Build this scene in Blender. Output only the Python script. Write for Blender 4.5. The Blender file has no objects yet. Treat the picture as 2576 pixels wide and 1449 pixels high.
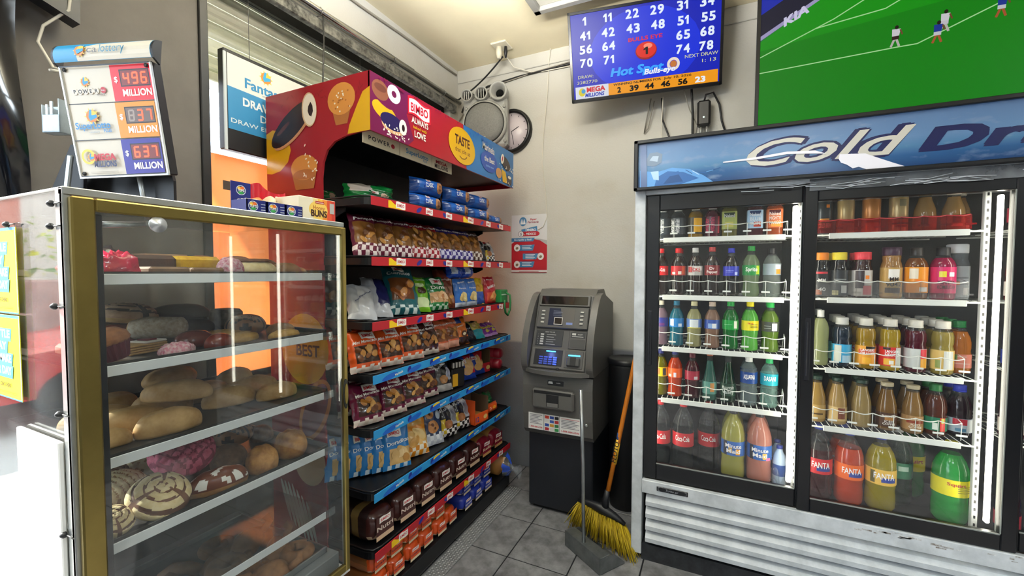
import bpy, math, random
from mathutils import Vector, Matrix, Euler
from mathutils.geometry import tessellate_polygon
SC = bpy.context.scene
COL = SC.collection
RND = random.Random(7)
PI = math.pi

# ---------------------------------------------------------------- camera
YAW, PITCH, ROLL, FPX, EYE = 0.44456, 0.03906, 0.0016, 1076.3, 1.5
cam_d = bpy.data.cameras.new('camera')
cam_d.sensor_fit = 'HORIZONTAL'
cam_d.sensor_width = 36.0
cam_d.lens = 36.0 * FPX / 2576.0
cam_d.clip_start = 0.02
cam = bpy.data.objects.new('camera', cam_d)
COL.objects.link(cam)
_f = Vector((-math.sin(YAW) * math.cos(PITCH), math.cos(YAW) * math.cos(PITCH), -math.sin(PITCH)))
_r = Vector((math.cos(YAW), math.sin(YAW), 0))
_u = _r.cross(_f)
_r2 = _r * math.cos(ROLL) + _u * math.sin(ROLL)
_u2 = _u * math.cos(ROLL) - _r * math.sin(ROLL)
cam.matrix_world = Matrix(((_r2.x, _u2.x, -_f.x, 0), (_r2.y, _u2.y, -_f.y, 0), (_r2.z, _u2.z, -_f.z, EYE), (0, 0, 0, 1)))
SC.camera = cam

# ---------------------------------------------------------------- world, sun, exposure
world = bpy.data.worlds.new('world')
SC.world = world
world.use_nodes = True
_bg = world.node_tree.nodes['Background']
_bg.inputs[0].default_value = (0.74, 0.87, 1.0, 1)
_bg.inputs[1].default_value = 9.0
sun_d = bpy.data.lights.new('sun', 'SUN')
sun_d.energy = 20.0
sun_d.angle = 0.009
sun_d.color = (1.0, 0.95, 0.86)
sun = bpy.data.objects.new('sun', sun_d)
COL.objects.link(sun)
sun.rotation_euler = Vector((0.75, 0.35, -0.55)).to_track_quat('-Z', 'Y').to_euler()
SC.view_settings.view_transform = 'Standard'
SC.view_settings.look = 'None'
SC.view_settings.gamma = 1.0
SC.view_settings.use_curve_mapping = False
SC.view_settings.exposure = 0.0
CEIL = 3.10
LAMPS = [(-0.75, 1.33, 82, 11), (0.75, -1.3, 10, 22), (2.6, 0.4, 8, 34), (-0.75, -0.6, 8, 12)]   # x, y, watts up, watts down; first is an added unseen fixture
LDROP = 0.35
for i, (lx, ly, pu, pd) in enumerate(LAMPS):
    for up in (0, 1, 2):                   # down light, plus up and side lights added to brighten ceiling and wall
        ld = bpy.data.lights.new('fluorescent_and_fill_light', 'AREA')
        ld.shape = 'RECTANGLE'
        ld.size, ld.size_y = 0.85, (0.22 if up < 2 else 0.04)
        ld.energy = (pd, pu, 0.12 * pu)[up]
        ld.color = ((0.78, 0.91, 1.0), (0.97, 0.985, 1.0), (1.0, 0.95, 0.82))[up]
        lo = bpy.data.objects.new('fluorescent_and_fill_light', ld)
        COL.objects.link(lo)
        lo.location = (lx, ly + (0.16 if up == 2 else 0), CEIL - LDROP + (-0.062, 0.012, -0.03)[up])
        lo.rotation_euler = ((0, 0, 0), (math.pi, 0, 0), (math.pi / 2 + 0.5, 0, 0))[up]
        if up == 2:
            ld.spread = math.radians(105)

# ---------------------------------------------------------------- materials
def lin(c):
    if isinstance(c, str):
        c = c.lstrip('#')
        c = [int(c[i:i + 2], 16) / 255 for i in (0, 2, 4)]
        c = [x / 12.92 if x <= 0.04045 else ((x + 0.055) / 1.055) ** 2.4 for x in c]
    return tuple(c)[:3] + (1.0,)
_MC = {}
def mat(col, rough=0.5, metal=0.0, emit=0.0, coat=0.0, noise=0.0, nscale=20.0, bump=0.0, spec=0.5, name=None, col2=None, translucent=0.0, glow=None):
    key = (col, rough, metal, emit, coat, noise, nscale, bump, spec, col2, translucent, glow)
    if key in _MC:
        return _MC[key]
    m = bpy.data.materials.new(name or 'paint_' + (col if isinstance(col, str) else 'rgb').lstrip('#'))
    m.use_nodes = True
    nt = m.node_tree
    b = nt.nodes['Principled BSDF']
    b.inputs['Base Color'].default_value = lin(col)
    b.inputs['Roughness'].default_value = rough
    b.inputs['Metallic'].default_value = metal
    b.inputs['Specular IOR Level'].default_value = spec
    b.inputs['Coat Weight'].default_value = coat
    b.inputs['Coat Roughness'].default_value = 0.08
    if emit:
        b.inputs['Emission Color'].default_value = lin(glow or col)
        b.inputs['Emission Strength'].default_value = emit
    if noise or bump:
        tc = nt.nodes.new('ShaderNodeTexCoord')
        nz = nt.nodes.new('ShaderNodeTexNoise')
        nz.inputs['Scale'].default_value = nscale
        nz.inputs['Detail'].default_value = 6
        nz.inputs['Roughness'].default_value = 0.62
        nt.links.new(tc.outputs['Object'], nz.inputs['Vector'])
        if noise:
            mx = nt.nodes.new('ShaderNodeMix')
            mx.data_type = 'RGBA'
            c = lin(col)
            d = lin(col2) if col2 else tuple(x * (1 - noise) for x in c[:3]) + (1,)
            mx.inputs[6].default_value = c
            mx.inputs[7].default_value = d
            rp = nt.nodes.new('ShaderNodeMapRange')
            rp.inputs[1].default_value = 0.35
            rp.inputs[2].default_value = 0.68
            nt.links.new(nz.outputs[0], rp.inputs[0])
            nt.links.new(rp.outputs[0], mx.inputs[0])
            nt.links.new(mx.outputs[2], b.inputs['Base Color'])
        if bump:
            bp = nt.nodes.new('ShaderNodeBump')
            bp.inputs['Strength'].default_value = min(1.0, bump)
            bp.inputs['Distance'].default_value = 0.004
            nt.links.new(nz.outputs[0], bp.inputs['Height'])
            nt.links.new(bp.outputs[0], b.inputs['Normal'])
    if translucent:
        tr = nt.nodes.new('ShaderNodeBsdfTranslucent')
        tr.inputs[0].default_value = lin(col)
        ms = nt.nodes.new('ShaderNodeMixShader')
        ms.inputs[0].default_value = translucent
        nt.links.new(b.outputs[0], ms.inputs[1])
        nt.links.new(tr.outputs[0], ms.inputs[2])
        nt.links.new(ms.outputs[0], nt.nodes['Material Output'].inputs['Surface'])
    _MC[key] = m
    return m
def clear(tint='#ffffff', rough=0.02, ior=1.45, haze=0.0, name='clear_glass', hazecol='#c8ccd0'):
    key = ('clear', tint, rough, ior, haze, hazecol)
    if key in _MC:
        return _MC[key]
    m = bpy.data.materials.new(name)
    m.use_nodes = True
    nt = m.node_tree
    nt.nodes.remove(nt.nodes['Principled BSDF'])
    tr = nt.nodes.new('ShaderNodeBsdfTransparent')
    tr.inputs[0].default_value = lin(tint)
    gl = nt.nodes.new('ShaderNodeBsdfGlossy')
    gl.inputs['Roughness'].default_value = rough
    fr = nt.nodes.new('ShaderNodeFresnel')
    fr.inputs[0].default_value = ior
    ms = nt.nodes.new('ShaderNodeMixShader')
    ge = nt.nodes.new('ShaderNodeNewGeometry')
    ir = nt.nodes.new('ShaderNodeMapRange')
    ir.inputs[3].default_value = ior
    ir.inputs[4].default_value = 1 / ior
    nt.links.new(ge.outputs['Backfacing'], ir.inputs[0])
    nt.links.new(ir.outputs[0], fr.inputs[0])
    nt.links.new(fr.outputs[0], ms.inputs[0])
    nt.links.new(tr.outputs[0], ms.inputs[1])
    nt.links.new(gl.outputs[0], ms.inputs[2])
    out = ms
    if haze:
        df = nt.nodes.new('ShaderNodeBsdfDiffuse')
        df.inputs[0].default_value = lin(hazecol)
        m2 = nt.nodes.new('ShaderNodeMixShader')
        tc = nt.nodes.new('ShaderNodeTexCoord')
        nz = nt.nodes.new('ShaderNodeTexNoise')
        nz.inputs['Scale'].default_value = 9
        nz.inputs['Detail'].default_value = 8
        nt.links.new(tc.outputs['Object'], nz.inputs['Vector'])
        mr = nt.nodes.new('ShaderNodeMapRange')
        mr.inputs[1].default_value = 0.35
        mr.inputs[2].default_value = 0.75
        mr.inputs[3].default_value = haze * 0.35
        mr.inputs[4].default_value = haze * 1.6
        nt.links.new(nz.outputs[0], mr.inputs[0])
        nt.links.new(mr.outputs[0], m2.inputs[0])
        nt.links.new(ms.outputs[0], m2.inputs[1])
        nt.links.new(df.outputs[0], m2.inputs[2])
        out = m2
    nt.links.new(out.outputs[0], nt.nodes['Material Output'].inputs['Surface'])
    _MC[key] = m
    return m
def liquid(col, clarity=0.35, name='tinted_bottle'):
    """coloured drink seen through glossy plastic: part diffuse, part see-through"""
    key = ('liq', col, clarity)
    if key in _MC:
        return _MC[key]
    m = bpy.data.materials.new(name)
    m.use_nodes = True
    nt = m.node_tree
    b = nt.nodes['Principled BSDF']
    b.inputs['Base Color'].default_value = lin(col)
    b.inputs['Roughness'].default_value = 0.12
    b.inputs['Coat Weight'].default_value = 0.6
    b.inputs['Coat Roughness'].default_value = 0.03
    tl = nt.nodes.new('ShaderNodeBsdfTranslucent')
    tl.inputs[0].default_value = lin(col)
    m1 = nt.nodes.new('ShaderNodeMixShader')
    m1.inputs[0].default_value = 0.3
    tr = nt.nodes.new('ShaderNodeBsdfTransparent')
    c = lin(col)
    tr.inputs[0].default_value = tuple(0.25 + 0.75 * x for x in c[:3]) + (1,)
    m2 = nt.nodes.new('ShaderNodeMixShader')
    m2.inputs[0].default_value = clarity
    nt.links.new(b.outputs[0], m1.inputs[1])
    nt.links.new(tl.outputs[0], m1.inputs[2])
    nt.links.new(m1.outputs[0], m2.inputs[1])
    nt.links.new(tr.outputs[0], m2.inputs[2])
    nt.links.new(m2.outputs[0], nt.nodes['Material Output'].inputs['Surface'])
    _MC[key] = m
    return m
WHITE = mat('#f2f2ee', 0.5)
BLACK = mat('#101114', 0.45)
# ---------------------------------------------------------------- mesh helpers
class MB:
    def __init__(s):
        s.v, s.f, s.m, s.sm, s.mats = [], [], [], [], []
    def mi(s, m):
        if m not in s.mats:
            s.mats.append(m)
        return s.mats.index(m)
    def add(s, vs, fs, m, smooth=False, T=None):
        o = len(s.v)
        if T is not None:
            vs = [tuple(T @ Vector(p)) for p in vs]
        s.v += [tuple(p) for p in vs]
        ml = m if isinstance(m, list) else None
        for i, f in enumerate(fs):
            s.f.append(tuple(o + k for k in f))
            s.m.append(s.mi(ml[i] if ml else m))
            s.sm.append(smooth)
        return s
    def box(s, x0, x1, y0, y1, z0, z1, m, bev=0.0, T=None):
        if bev <= 0:
            vs = [(x, y, z) for x in (x0, x1) for y in (y0, y1) for z in (z0, z1)]
            fs = [(0, 1, 3, 2), (4, 6, 7, 5), (0, 4, 5, 1), (2, 3, 7, 6), (0, 2, 6, 4), (1, 5, 7, 3)]
            return s.add(vs, fs, m, False, T)
        b = min(bev, abs(x1 - x0) / 2.01, abs(y1 - y0) / 2.01, abs(z1 - z0) / 2.01)
        vs, ix = [], {}
        X, Y, Z = (x0, x1), (y0, y1), (z0, z1)
        for i in (0, 1):
            for j in (0, 1):
                for k in (0, 1):
                    sx, sy, sz = 1 - 2 * i, 1 - 2 * j, 1 - 2 * k
                    ix[i, j, k, 0] = len(vs); vs.append((X[i], Y[j] + sy * b, Z[k] + sz * b))
                    ix[i, j, k, 1] = len(vs); vs.append((X[i] + sx * b, Y[j], Z[k] + sz * b))
                    ix[i, j, k, 2] = len(vs); vs.append((X[i] + sx * b, Y[j] + sy * b, Z[k]))
        fs = []
        def face(q):
            c = Vector((sum(vs[a][0] for a in q), sum(vs[a][1] for a in q), sum(vs[a][2] for a in q))) / len(q)
            n = (Vector(vs[q[1]]) - Vector(vs[q[0]])).cross(Vector(vs[q[2]]) - Vector(vs[q[1]]))
            ctr = Vector(((x0 + x1) / 2, (y0 + y1) / 2, (z0 + z1) / 2))
            fs.append(tuple(q) if n.dot(c - ctr) > 0 else tuple(reversed(q)))
        for i in (0, 1):
            face([ix[i, a, c, 0] for a, c in ((0, 0), (1, 0), (1, 1), (0, 1))])
            face([ix[a, i, c, 1] for a, c in ((0, 0), (1, 0), (1, 1), (0, 1))])
            face([ix[a, c, i, 2] for a, c in ((0, 0), (1, 0), (1, 1), (0, 1))])
            for j in (0, 1):
                face([ix[i, j, 0, 0], ix[i, j, 1, 0], ix[i, j, 1, 1], ix[i, j, 0, 1]])
                face([ix[i, 0, j, 0], ix[i, 1, j, 0], ix[i, 1, j, 2], ix[i, 0, j, 2]])
                face([ix[0, i, j, 1], ix[1, i, j, 1], ix[1, i, j, 2], ix[0, i, j, 2]])
                for k in (0, 1):
                    face([ix[i, j, k, 0], ix[i, j, k, 1], ix[i, j, k, 2]])
        return s.add(vs, fs, m, False, T)
    def lathe(s, prof, m, n=18, c=(0, 0, 0), smooth=True, T=None, sq=0.0, mfn=None, a0=0.0, a1=2 * PI, cap=True):
        """profile [(r, z)...] spun about z; sq>0 squares the section"""
        full = abs(a1 - a0 - 2 * PI) < 1e-6
        k = n if full else n + 1
        vs, fs, ms = [], [], []
        for r, z in prof:
            for i in range(k):
                a = a0 + (a1 - a0) * i / n
                q = r
                if sq:
                    ca, sa = abs(math.cos(a)), abs(math.sin(a))
                    p = 2 + 6 * sq
                    q = r / ((ca ** p + sa ** p) ** (1 / p))
                vs.append((c[0] + q * math.cos(a), c[1] + q * math.sin(a), c[2] + z))
        for j in range(len(prof) - 1):
            for i in range(n):
                i2 = (i + 1) % k if full else i + 1
                fs.append((j * k + i, j * k + i2, (j + 1) * k + i2, (j + 1) * k + i))
                ms.append(mfn(j, i) if mfn else m)
        if cap and full:
            if prof[0][0] > 1e-5:
                fs.append(tuple(reversed(range(k)))); ms.append(mfn(0, 0) if mfn else m)
            if prof[-1][0] > 1e-5:
                fs.append(tuple((len(prof) - 1) * k + i for i in range(k))); ms.append(mfn(len(prof) - 2, 0) if mfn else m)
        return s.add(vs, fs, ms, smooth, T)
    def tube(s, pts, r, m, n=6, T=None, closed=False, radii=None):
        P = [Vector(p) for p in pts]
        N = len(P)
        vs, fs = [], []
        up = None
        for i in range(N):
            if closed:
                t = P[(i + 1) % N] - P[i - 1]
            else:
                t = P[min(i + 1, N - 1)] - P[max(i - 1, 0)]
            t = t.normalized() if t.length > 1e-9 else Vector((0, 0, 1))
            if up is None:
                up = Vector((0, 0, 1)) if abs(t.z) < 0.9 else Vector((1, 0, 0))
            a = t.cross(up)
            a = a.normalized() if a.length > 1e-6 else t.orthogonal().normalized()
            up = a.cross(t).normalized()
            rr = radii[i] if radii else r
            for k in range(n):
                th = 2 * PI * k / n
                vs.append(tuple(P[i] + a * (rr * math.cos(th)) + up * (rr * math.sin(th))))
        for i in range(N if closed else N - 1):
            j = (i + 1) % N
            for k in range(n):
                k2 = (k + 1) % n
                fs.append((i * n + k, i * n + k2, j * n + k2, j * n + k))
        if not closed:
            fs.append(tuple(reversed(range(n))))
            fs.append(tuple((N - 1) * n + k for k in range(n)))
        return s.add(vs, fs, m, True, T)
    def grid(s, fn, nu, nv, m, smooth=True, T=None, mfn=None, closeu=False, flip=False):
        k = nu if closeu else nu + 1
        vs = [fn(i / nu, j / nv) for j in range(nv + 1) for i in range(k)]
        fs, ms = [], []
        for j in range(nv):
            for i in range(nu):
                i2 = (i + 1) % k if closeu else i + 1
                q = (j * k + i, j * k + i2, (j + 1) * k + i2, (j + 1) * k + i)
                fs.append(tuple(reversed(q)) if flip else q)
                ms.append(mfn((i + .5) / nu, (j + .5) / nv, i, j) if mfn else m)
        return s.add(vs, fs, ms, smooth, T)
    def prism(s, pts, d, m, axis='y', off=0.0, T=None, smooth=False):
        """2D outline pulled along an axis: axis y takes (x,z), x takes (y,z), z takes (x,y)"""
        n = len(pts)
        def P(p, h):
            if axis == 'y': return (p[0], h, p[1])
            if axis == 'x': return (h, p[0], p[1])
            return (p[0], p[1], h)
        vs = [P(p, off) for p in pts] + [P(p, off + d) for p in pts]
        tris = [tuple(t) for t in tessellate_polygon([[Vector((p[0], p[1], 0)) for p in pts]])]
        area = sum(pts[i][0] * pts[(i + 1) % n][1] - pts[(i + 1) % n][0] * pts[i][1] for i in range(n))
        out = []
        flip = (area > 0) == (axis == 'y')
        for a, b, c in tris:
            cr = (pts[b][0] - pts[a][0]) * (pts[c][1] - pts[a][1]) - (pts[c][0] - pts[a][0]) * (pts[b][1] - pts[a][1])
            if cr < 0:
                b, c = c, b
            out.append((a, b, c) if axis == 'y' else (c, b, a))
            out.append((n + c, n + b, n + a) if axis == 'y' else (n + a, n + b, n + c))
        fs = out + [((i, n + i, n + (i + 1) % n, (i + 1) % n) if flip else ((i + 1) % n, n + (i + 1) % n, n + i, i)) for i in range(n)]
        return s.add(vs, fs, m, smooth, T)
    def build(s, name, parent=None, loc=None, rot=None):
        me = bpy.data.meshes.new(name)
        me.from_pydata(s.v, [], s.f)
        for m in s.mats:
            me.materials.append(m)
        me.polygons.foreach_set('material_index', s.m)
        me.polygons.foreach_set('use_smooth', s.sm)
        me.update()
        o = bpy.data.objects.new(name, me)
        COL.objects.link(o)
        if parent is not None:
            o.parent = parent
        if loc is not None:
            o.location = loc
        if rot is not None:
            o.rotation_euler = rot
        return o
def tag(o, label=None, cat=None, group=None, kind=None):
    if label: o['label'] = label
    if cat: o['category'] = cat
    if group: o['group'] = group
    if kind: o['kind'] = kind
    return o
def thing(name, label, cat, loc=(0, 0, 0), rot=(0, 0, 0), group=None):
    o = bpy.data.objects.new(name, None)
    o.empty_display_size = 0.05
    COL.objects.link(o)
    o.location = loc
    o.rotation_euler = rot
    return tag(o, label, cat, group)
def struct(o):
    o['kind'] = 'structure'
    return o
def copy_tree(o, parent=None, loc=None, rot=None, label=None, group=None, scale=None):
    c = o.copy()
    COL.objects.link(c)
    if parent is not None: c.parent = parent
    if loc is not None: c.location = loc
    if rot is not None: c.rotation_euler = rot
    if scale is not None: c.scale = scale
    if label: c['label'] = label
    if group: c['group'] = group
    for ch in o.children:
        copy_tree(ch, c)
    return c
# ---------------------------------------------------------------- lettering and flat print
_TC = {}
def glyphs(s, bold=0.0, shear=0.0, spacing=1.0):
    k = (s, bold, shear, spacing)
    if k in _TC:
        return _TC[k]
    cu = bpy.data.curves.new('lettering', 'FONT')
    cu.body = s
    cu.resolution_u = 3
    cu.offset = bold
    cu.shear = shear
    cu.space_character = spacing
    cu.fill_mode = 'FRONT'
    ob = bpy.data.objects.new('lettering', cu)
    COL.objects.link(ob)
    dg = bpy.context.evaluated_depsgraph_get()
    ev = ob.evaluated_get(dg)
    me = ev.to_mesh()
    vs = [(v.co.x, v.co.y) for v in me.vertices]
    fs = [tuple(p.vertices) for p in me.polygons]
    ev.to_mesh_clear()
    bpy.data.objects.remove(ob)
    bpy.data.curves.remove(cu)
    if not vs:
        vs, fs = [(0, 0), (0.01, 0), (0, 0.01)], [(0, 1, 2)]
    x0, x1 = min(v[0] for v in vs), max(v[0] for v in vs)
    vs = [(x - (x0 + x1) / 2, y) for x, y in vs]
    _TC[k] = (vs, fs, x1 - x0)
    return _TC[k]
class Print:
    """flat print laid on a surface: fn(u, v, h) -> point, h = height off the surface"""
    def __init__(s, mb, fn, h0=0.0003, dh=0.00003):
        s.mb, s.fn, s.h, s.dh, s.rings = mb, fn, h0, dh, 1
    def raw(s, vs, fs, m):
        s.mb.add([s.fn(u, v, s.h) for u, v in vs], fs, m)
        s.h += s.dh
    def rect(s, u0, v0, u1, v1, m, nu=1, nv=1):
        vs = [(u0 + (u1 - u0) * i / nu, v0 + (v1 - v0) * j / nv) for j in range(nv + 1) for i in range(nu + 1)]
        s.raw(vs, [(j * (nu + 1) + i, j * (nu + 1) + i + 1, (j + 1) * (nu + 1) + i + 1, (j + 1) * (nu + 1) + i) for j in range(nv) for i in range(nu)], m)
    def ell(s, cu, cv, ru, rv, m, n=20, rot=0.0, a0=0.0, a1=2 * PI):
        c, d = math.cos(rot), math.sin(rot)
        k = n if abs(a1 - a0 - 2 * PI) < 1e-6 else n + 1
        vs, fs = [(cu, cv)], []
        R = s.rings
        for q in range(R):
            t = (q + 1) / R
            for i in range(k):
                a = a0 + (a1 - a0) * i / n
                x, y = t * ru * math.cos(a), t * rv * math.sin(a)
                vs.append((cu + x * c - y * d, cv + x * d + y * c))
            for i in range(n):
                j = (i + 1) % k
                if q == 0:
                    fs.append((0, 1 + i, 1 + j))
                else:
                    o, p = 1 + (q - 1) * k, 1 + q * k
                    fs.append((o + i, p + i, p + j, o + j))
        s.raw(vs, [f for f in fs if len(set(f)) == len(f)], m)
    def ring(s, cu, cv, r0, r1, m, n=24, asp=1.0):
        vs = []
        for i in range(n):
            a = 2 * PI * i / n
            vs += [(cu + r0 * math.cos(a) * asp, cv + r0 * math.sin(a)), (cu + r1 * math.cos(a) * asp, cv + r1 * math.sin(a))]
        s.raw(vs, [(2 * i, 2 * i + 1, (2 * i + 3) % (2 * n), (2 * i + 2) % (2 * n)) for i in range(n)], m)
    def poly(s, pts, m):
        fs = []
        for t in tessellate_polygon([[Vector((p[0], p[1], 0)) for p in pts]]):
            a, b, c = [pts[i] for i in t]
            cr = (b[0] - a[0]) * (c[1] - a[1]) - (c[0] - a[0]) * (b[1] - a[1])
            fs.append(tuple(t) if cr > 0 else tuple(reversed(t)))
        s.raw(pts, fs, m)
    def line(s, pts, w, m):
        for a, b in zip(pts, pts[1:]):
            dx, dy = b[0] - a[0], b[1] - a[1]
            l = math.hypot(dx, dy) or 1
            nx, ny = -dy / l * w / 2, dx / l * w / 2
            s.raw([(a[0] + nx, a[1] + ny), (a[0] - nx, a[1] - ny), (b[0] - nx, b[1] - ny), (b[0] + nx, b[1] + ny)], [(0, 1, 2, 3)], m)
    def text(s, t, u, v, hgt, m, w=None, bold=0.012, shear=0.0, rot=0.0, outline=None, ow=0.04, align='c', spacing=1.0):
        """cap height hgt, baseline centre at (u, v); w squeezes to that width"""
        for b, mm in (((bold + ow, outline), (bold, m)) if outline else ((bold, m),)):
            vs, fs, tw = glyphs(t, min(b, 0.006), shear, spacing)
            e = b - 0.006                      # heavier strokes: shifted copies of the thin letters
            sh = [(0, 0)]
            if e > 0.003:
                sh += [(math.cos(q) * e, math.sin(q) * e) for q in ([PI / 4 * k for k in range(8)] if outline and mm is outline else [PI / 4 + PI / 2 * k for k in range(4)])]
                tw += 2 * e
            sy = hgt / 0.7
            sx = (w / tw) if w else sy
            du = 0 if align == 'c' else (tw * sx / 2 if align == 'l' else -tw * sx / 2)
            c, d = math.cos(rot), math.sin(rot)
            keep = s.dh
            s.dh = min(keep, 0.00003)
            for a, g in sh:
                s.raw([(u + ((x + a) * sx + du) * c - (y + g) * sy * d, v + ((x + a) * sx + du) * d + (y + g) * sy * c) for x, y in vs], fs, mm)
            s.dh = keep
            s.h += keep
    def logo(s, t, u, v, w, h, bg, edge, fg, bold=0.02):
        """small wavy-topped brand patch"""
        n = 8
        def outline(g):
            top = [(u - w / 2 - g + (w + 2 * g) * i / n, v + h / 2 + g + 0.12 * h * math.sin(2 * PI * i / n)) for i in range(n + 1)]
            bot = [(u + w / 2 + g - (w + 2 * g) * i / n, v - h / 2 - g - 0.12 * h * math.sin(2 * PI * i / n)) for i in range(n + 1)]
            return bot[::-1][:0] + [(x, y) for x, y in bot] + top
        s.poly(outline(0.16 * h), edge)
        s.poly(outline(0), bg)
        s.text(t, u, v - h * 0.3, h * 0.6, fg, w=w * 0.86, bold=bold)
def plane_fn(o, ux, vx):
    o, ux, vx = Vector(o), Vector(ux), Vector(vx)
    n = ux.cross(vx).normalized()
    return lambda u, v, h: tuple(o + ux * u + vx * v + n * h)
# ================================================================ THE ROOM
XW, YB = -1.90, 2.975            # window wall plane, back wall plane
def wall_mat():
    m = bpy.data.materials.new('plaster_wall')
    m.use_nodes = True
    nt = m.node_tree
    b = nt.nodes['Principled BSDF']
    b.inputs['Roughness'].default_value = 0.75
    tc = nt.nodes.new('ShaderNodeTexCoord')
    sp = nt.nodes.new('ShaderNodeSeparateXYZ')
    nt.links.new(tc.outputs['Object'], sp.inputs[0])
    n1 = nt.nodes.new('ShaderNodeTexNoise')
    n1.inputs['Scale'].default_value = 3.0
    n1.inputs['Detail'].default_value = 8
    n2 = nt.nodes.new('ShaderNodeTexNoise')
    n2.inputs['Scale'].default_value = 90.0
    n2.inputs['Detail'].default_value = 4
    for n in (n1, n2):
        nt.links.new(tc.outputs['Object'], n.inputs['Vector'])
    ad = nt.nodes.new('ShaderNodeMath')
    ad.operation = 'MULTIPLY_ADD'
    ad.inputs[1].default_value = 0.03
    nt.links.new(n1.outputs[0], ad.inputs[0])
    nt.links.new(sp.outputs['Z'], ad.inputs[2])
    st = nt.nodes.new('ShaderNodeMapRange')
    st.inputs[1].default_value = 0.965
    st.inputs[2].default_value = 0.985
    nt.links.new(ad.outputs[0], st.inputs[0])
    mx = nt.nodes.new('ShaderNodeMix')
    mx.data_type = 'RGBA'
    mx.inputs[6].default_value = lin('#7c7f86')
    mx.inputs[7].default_value = lin('#bdbbb4')
    nt.links.new(st.outputs[0], mx.inputs[0])
    dt = nt.nodes.new('ShaderNodeMix')
    dt.data_type = 'RGBA'
    dt.blend_type = 'MULTIPLY'
    mr = nt.nodes.new('ShaderNodeMapRange')
    mr.inputs[1].default_value = 0.52
    mr.inputs[2].default_value = 0.8
    mr.inputs[4].default_value = 0.6
    nt.links.new(n1.outputs[0], mr.inputs[0])
    nt.links.new(mr.outputs[0], dt.inputs[0])
    nt.links.new(mx.outputs[2], dt.inputs[6])
    dt.inputs[7].default_value = lin('#e6dfd0')
    nt.links.new(dt.outputs[2], b.inputs['Base Color'])
    bp = nt.nodes.new('ShaderNodeBump')
    bp.inputs['Strength'].default_value = 0.35
    bp.inputs['Distance'].default_value = 0.004
    nt.links.new(n2.outputs[0], bp.inputs['Height'])
    nt.links.new(bp.outputs[0], b.inputs['Normal'])
    return m
PLASTER = wall_mat()
STUCCO = mat('#66625f', 0.85, noise=0.16, nscale=6, bump=0.5, name='grey_stucco')
CREAM = mat('#eee3c4', 0.7, noise=0.08, nscale=2.5, bump=0.1, name='ceiling_paint')
struct(MB().box(-2.1, 4.2, YB, YB + 0.12, -0.05, CEIL + 0.1, PLASTER).build('wall_back'))
struct(MB().box(4.2, 4.3, -4, YB + .12, -0.05, CEIL + 0.1, PLASTER).build('wall_right'))
struct(MB().box(-2.1, 4.3, -4.1, -4, -0.05, CEIL + 0.1, PLASTER).build('wall_rear'))
struct(MB().box(-2.1, 4.3, -4.1, YB + .12, CEIL, CEIL + 0.1, CREAM).build('ceiling'))
wl = MB()
wl.box(-2.1, XW, 0.47, 1.05, -0.05, CEIL, STUCCO)
wl.box(-2.1, XW, -4, -3.2, -0.05, CEIL, STUCCO)
wl.box(-2.1, XW, -3.2, 0.47, 2.75, CEIL, STUCCO)
wl.box(-2.1, XW, 1.05, 2.86, -0.05, 1.0, STUCCO)
wl.box(-2.1, XW, 1.05, 2.86, 2.83, CEIL, PLASTER)
wl.box(-2.1, XW, 2.86, YB, -0.05, CEIL, PLASTER)
struct(wl.build('wall_left'))
# crown line on the back wall
struct(MB().box(XW, 4.2, YB - 0.012, YB, CEIL - 0.10, CEIL, PLASTER, 0.004).build('trim_1'))
# ---- floor and tiles
GROUT = mat('#15161a', 0.8, name='dark_grout')
fl = struct(MB().box(-2.1, 4.3, -4.1, YB + 0.12, -0.06, -0.003, GROUT).build('floor'))
def tile_mat():
    m = mat('#8a8a8c', 0.38, noise=0.42, nscale=11, name='marbled_tile', col2='#555456')
    return m
TILE = tile_mat()
tb = MB().box(-0.1595, 0.1595, -0.1630, 0.1630, -0.008, 0, TILE, 0.0015)
t0 = tb.build('tile', fl)
first = True
for i in range(-3, 9):
    for j in range(-7, 10):
        cx, cy = -0.966 + 0.1635 + (i) * 0.326, 1.972 + 0.1665 + (j - 6) * 0.333
        if cx < -1.9 or cy > 2.85 or cy < -0.6 or cx > 1.9:
            continue
        if first:
            o = t0
            first = False
        else:
            o = t0.copy()
            COL.objects.link(o)
            o.parent = fl
        o.location = (cx, cy, 0)
        o.rotation_euler = (0, 0, RND.choice((0, PI)))
# ---- front window with roller shutter behind it
win = struct(MB().box(XW - 0.05, XW + 0.012, 1.045, 1.078, 1.0, 2.84, mat('#17181a', 0.5, noise=0.5, nscale=30), 0.003).build('window_1'))
g = MB()
g.box(XW - 0.10, XW - 0.06, 1.078, 2.86, 2.74, 2.80, mat('#2c2f2c', 0.5, noise=0.3, nscale=40))
g.box(XW - 0.10, XW - 0.06, 2.82, 2.86, 1.0, 2.74, mat('#2c2f2c', 0.5, noise=0.3, nscale=40))
g.box(XW - 0.10, XW - 0.06, 1.078, 2.86, 1.0, 1.03, mat('#2c2f2c', 0.5, noise=0.3, nscale=40))
g.build('window_frame', win)
MB().box(XW - 0.084, XW - 0.078, 1.078, 2.82, 1.03, 2.74, clear(haze=0.02)).build('pane', win)
ORANGE = mat('#ffc48e', 0.6, noise=0.25, nscale=2, name='orange_vinyl', translucent=0.5, col2='#ffd8c0')
op = MB().box(XW - 0.074, XW - 0.071, 1.080, 2.81, 1.03, 2.01, ORANGE).build('window_film', win)
tag(op, 'orange film over the lower window')
tag(MB().box(XW - 0.0705, XW - 0.0700, 1.17, 1.21, 1.86, 1.90, mat('#4a4038', 0.6)).build('sticker', win))
sh = thing('roller_shutter', 'cream corrugated roller shutter half lowered outside the front window', 'shutter', (XW - 0.226, 1.95, 2.42))
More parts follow.
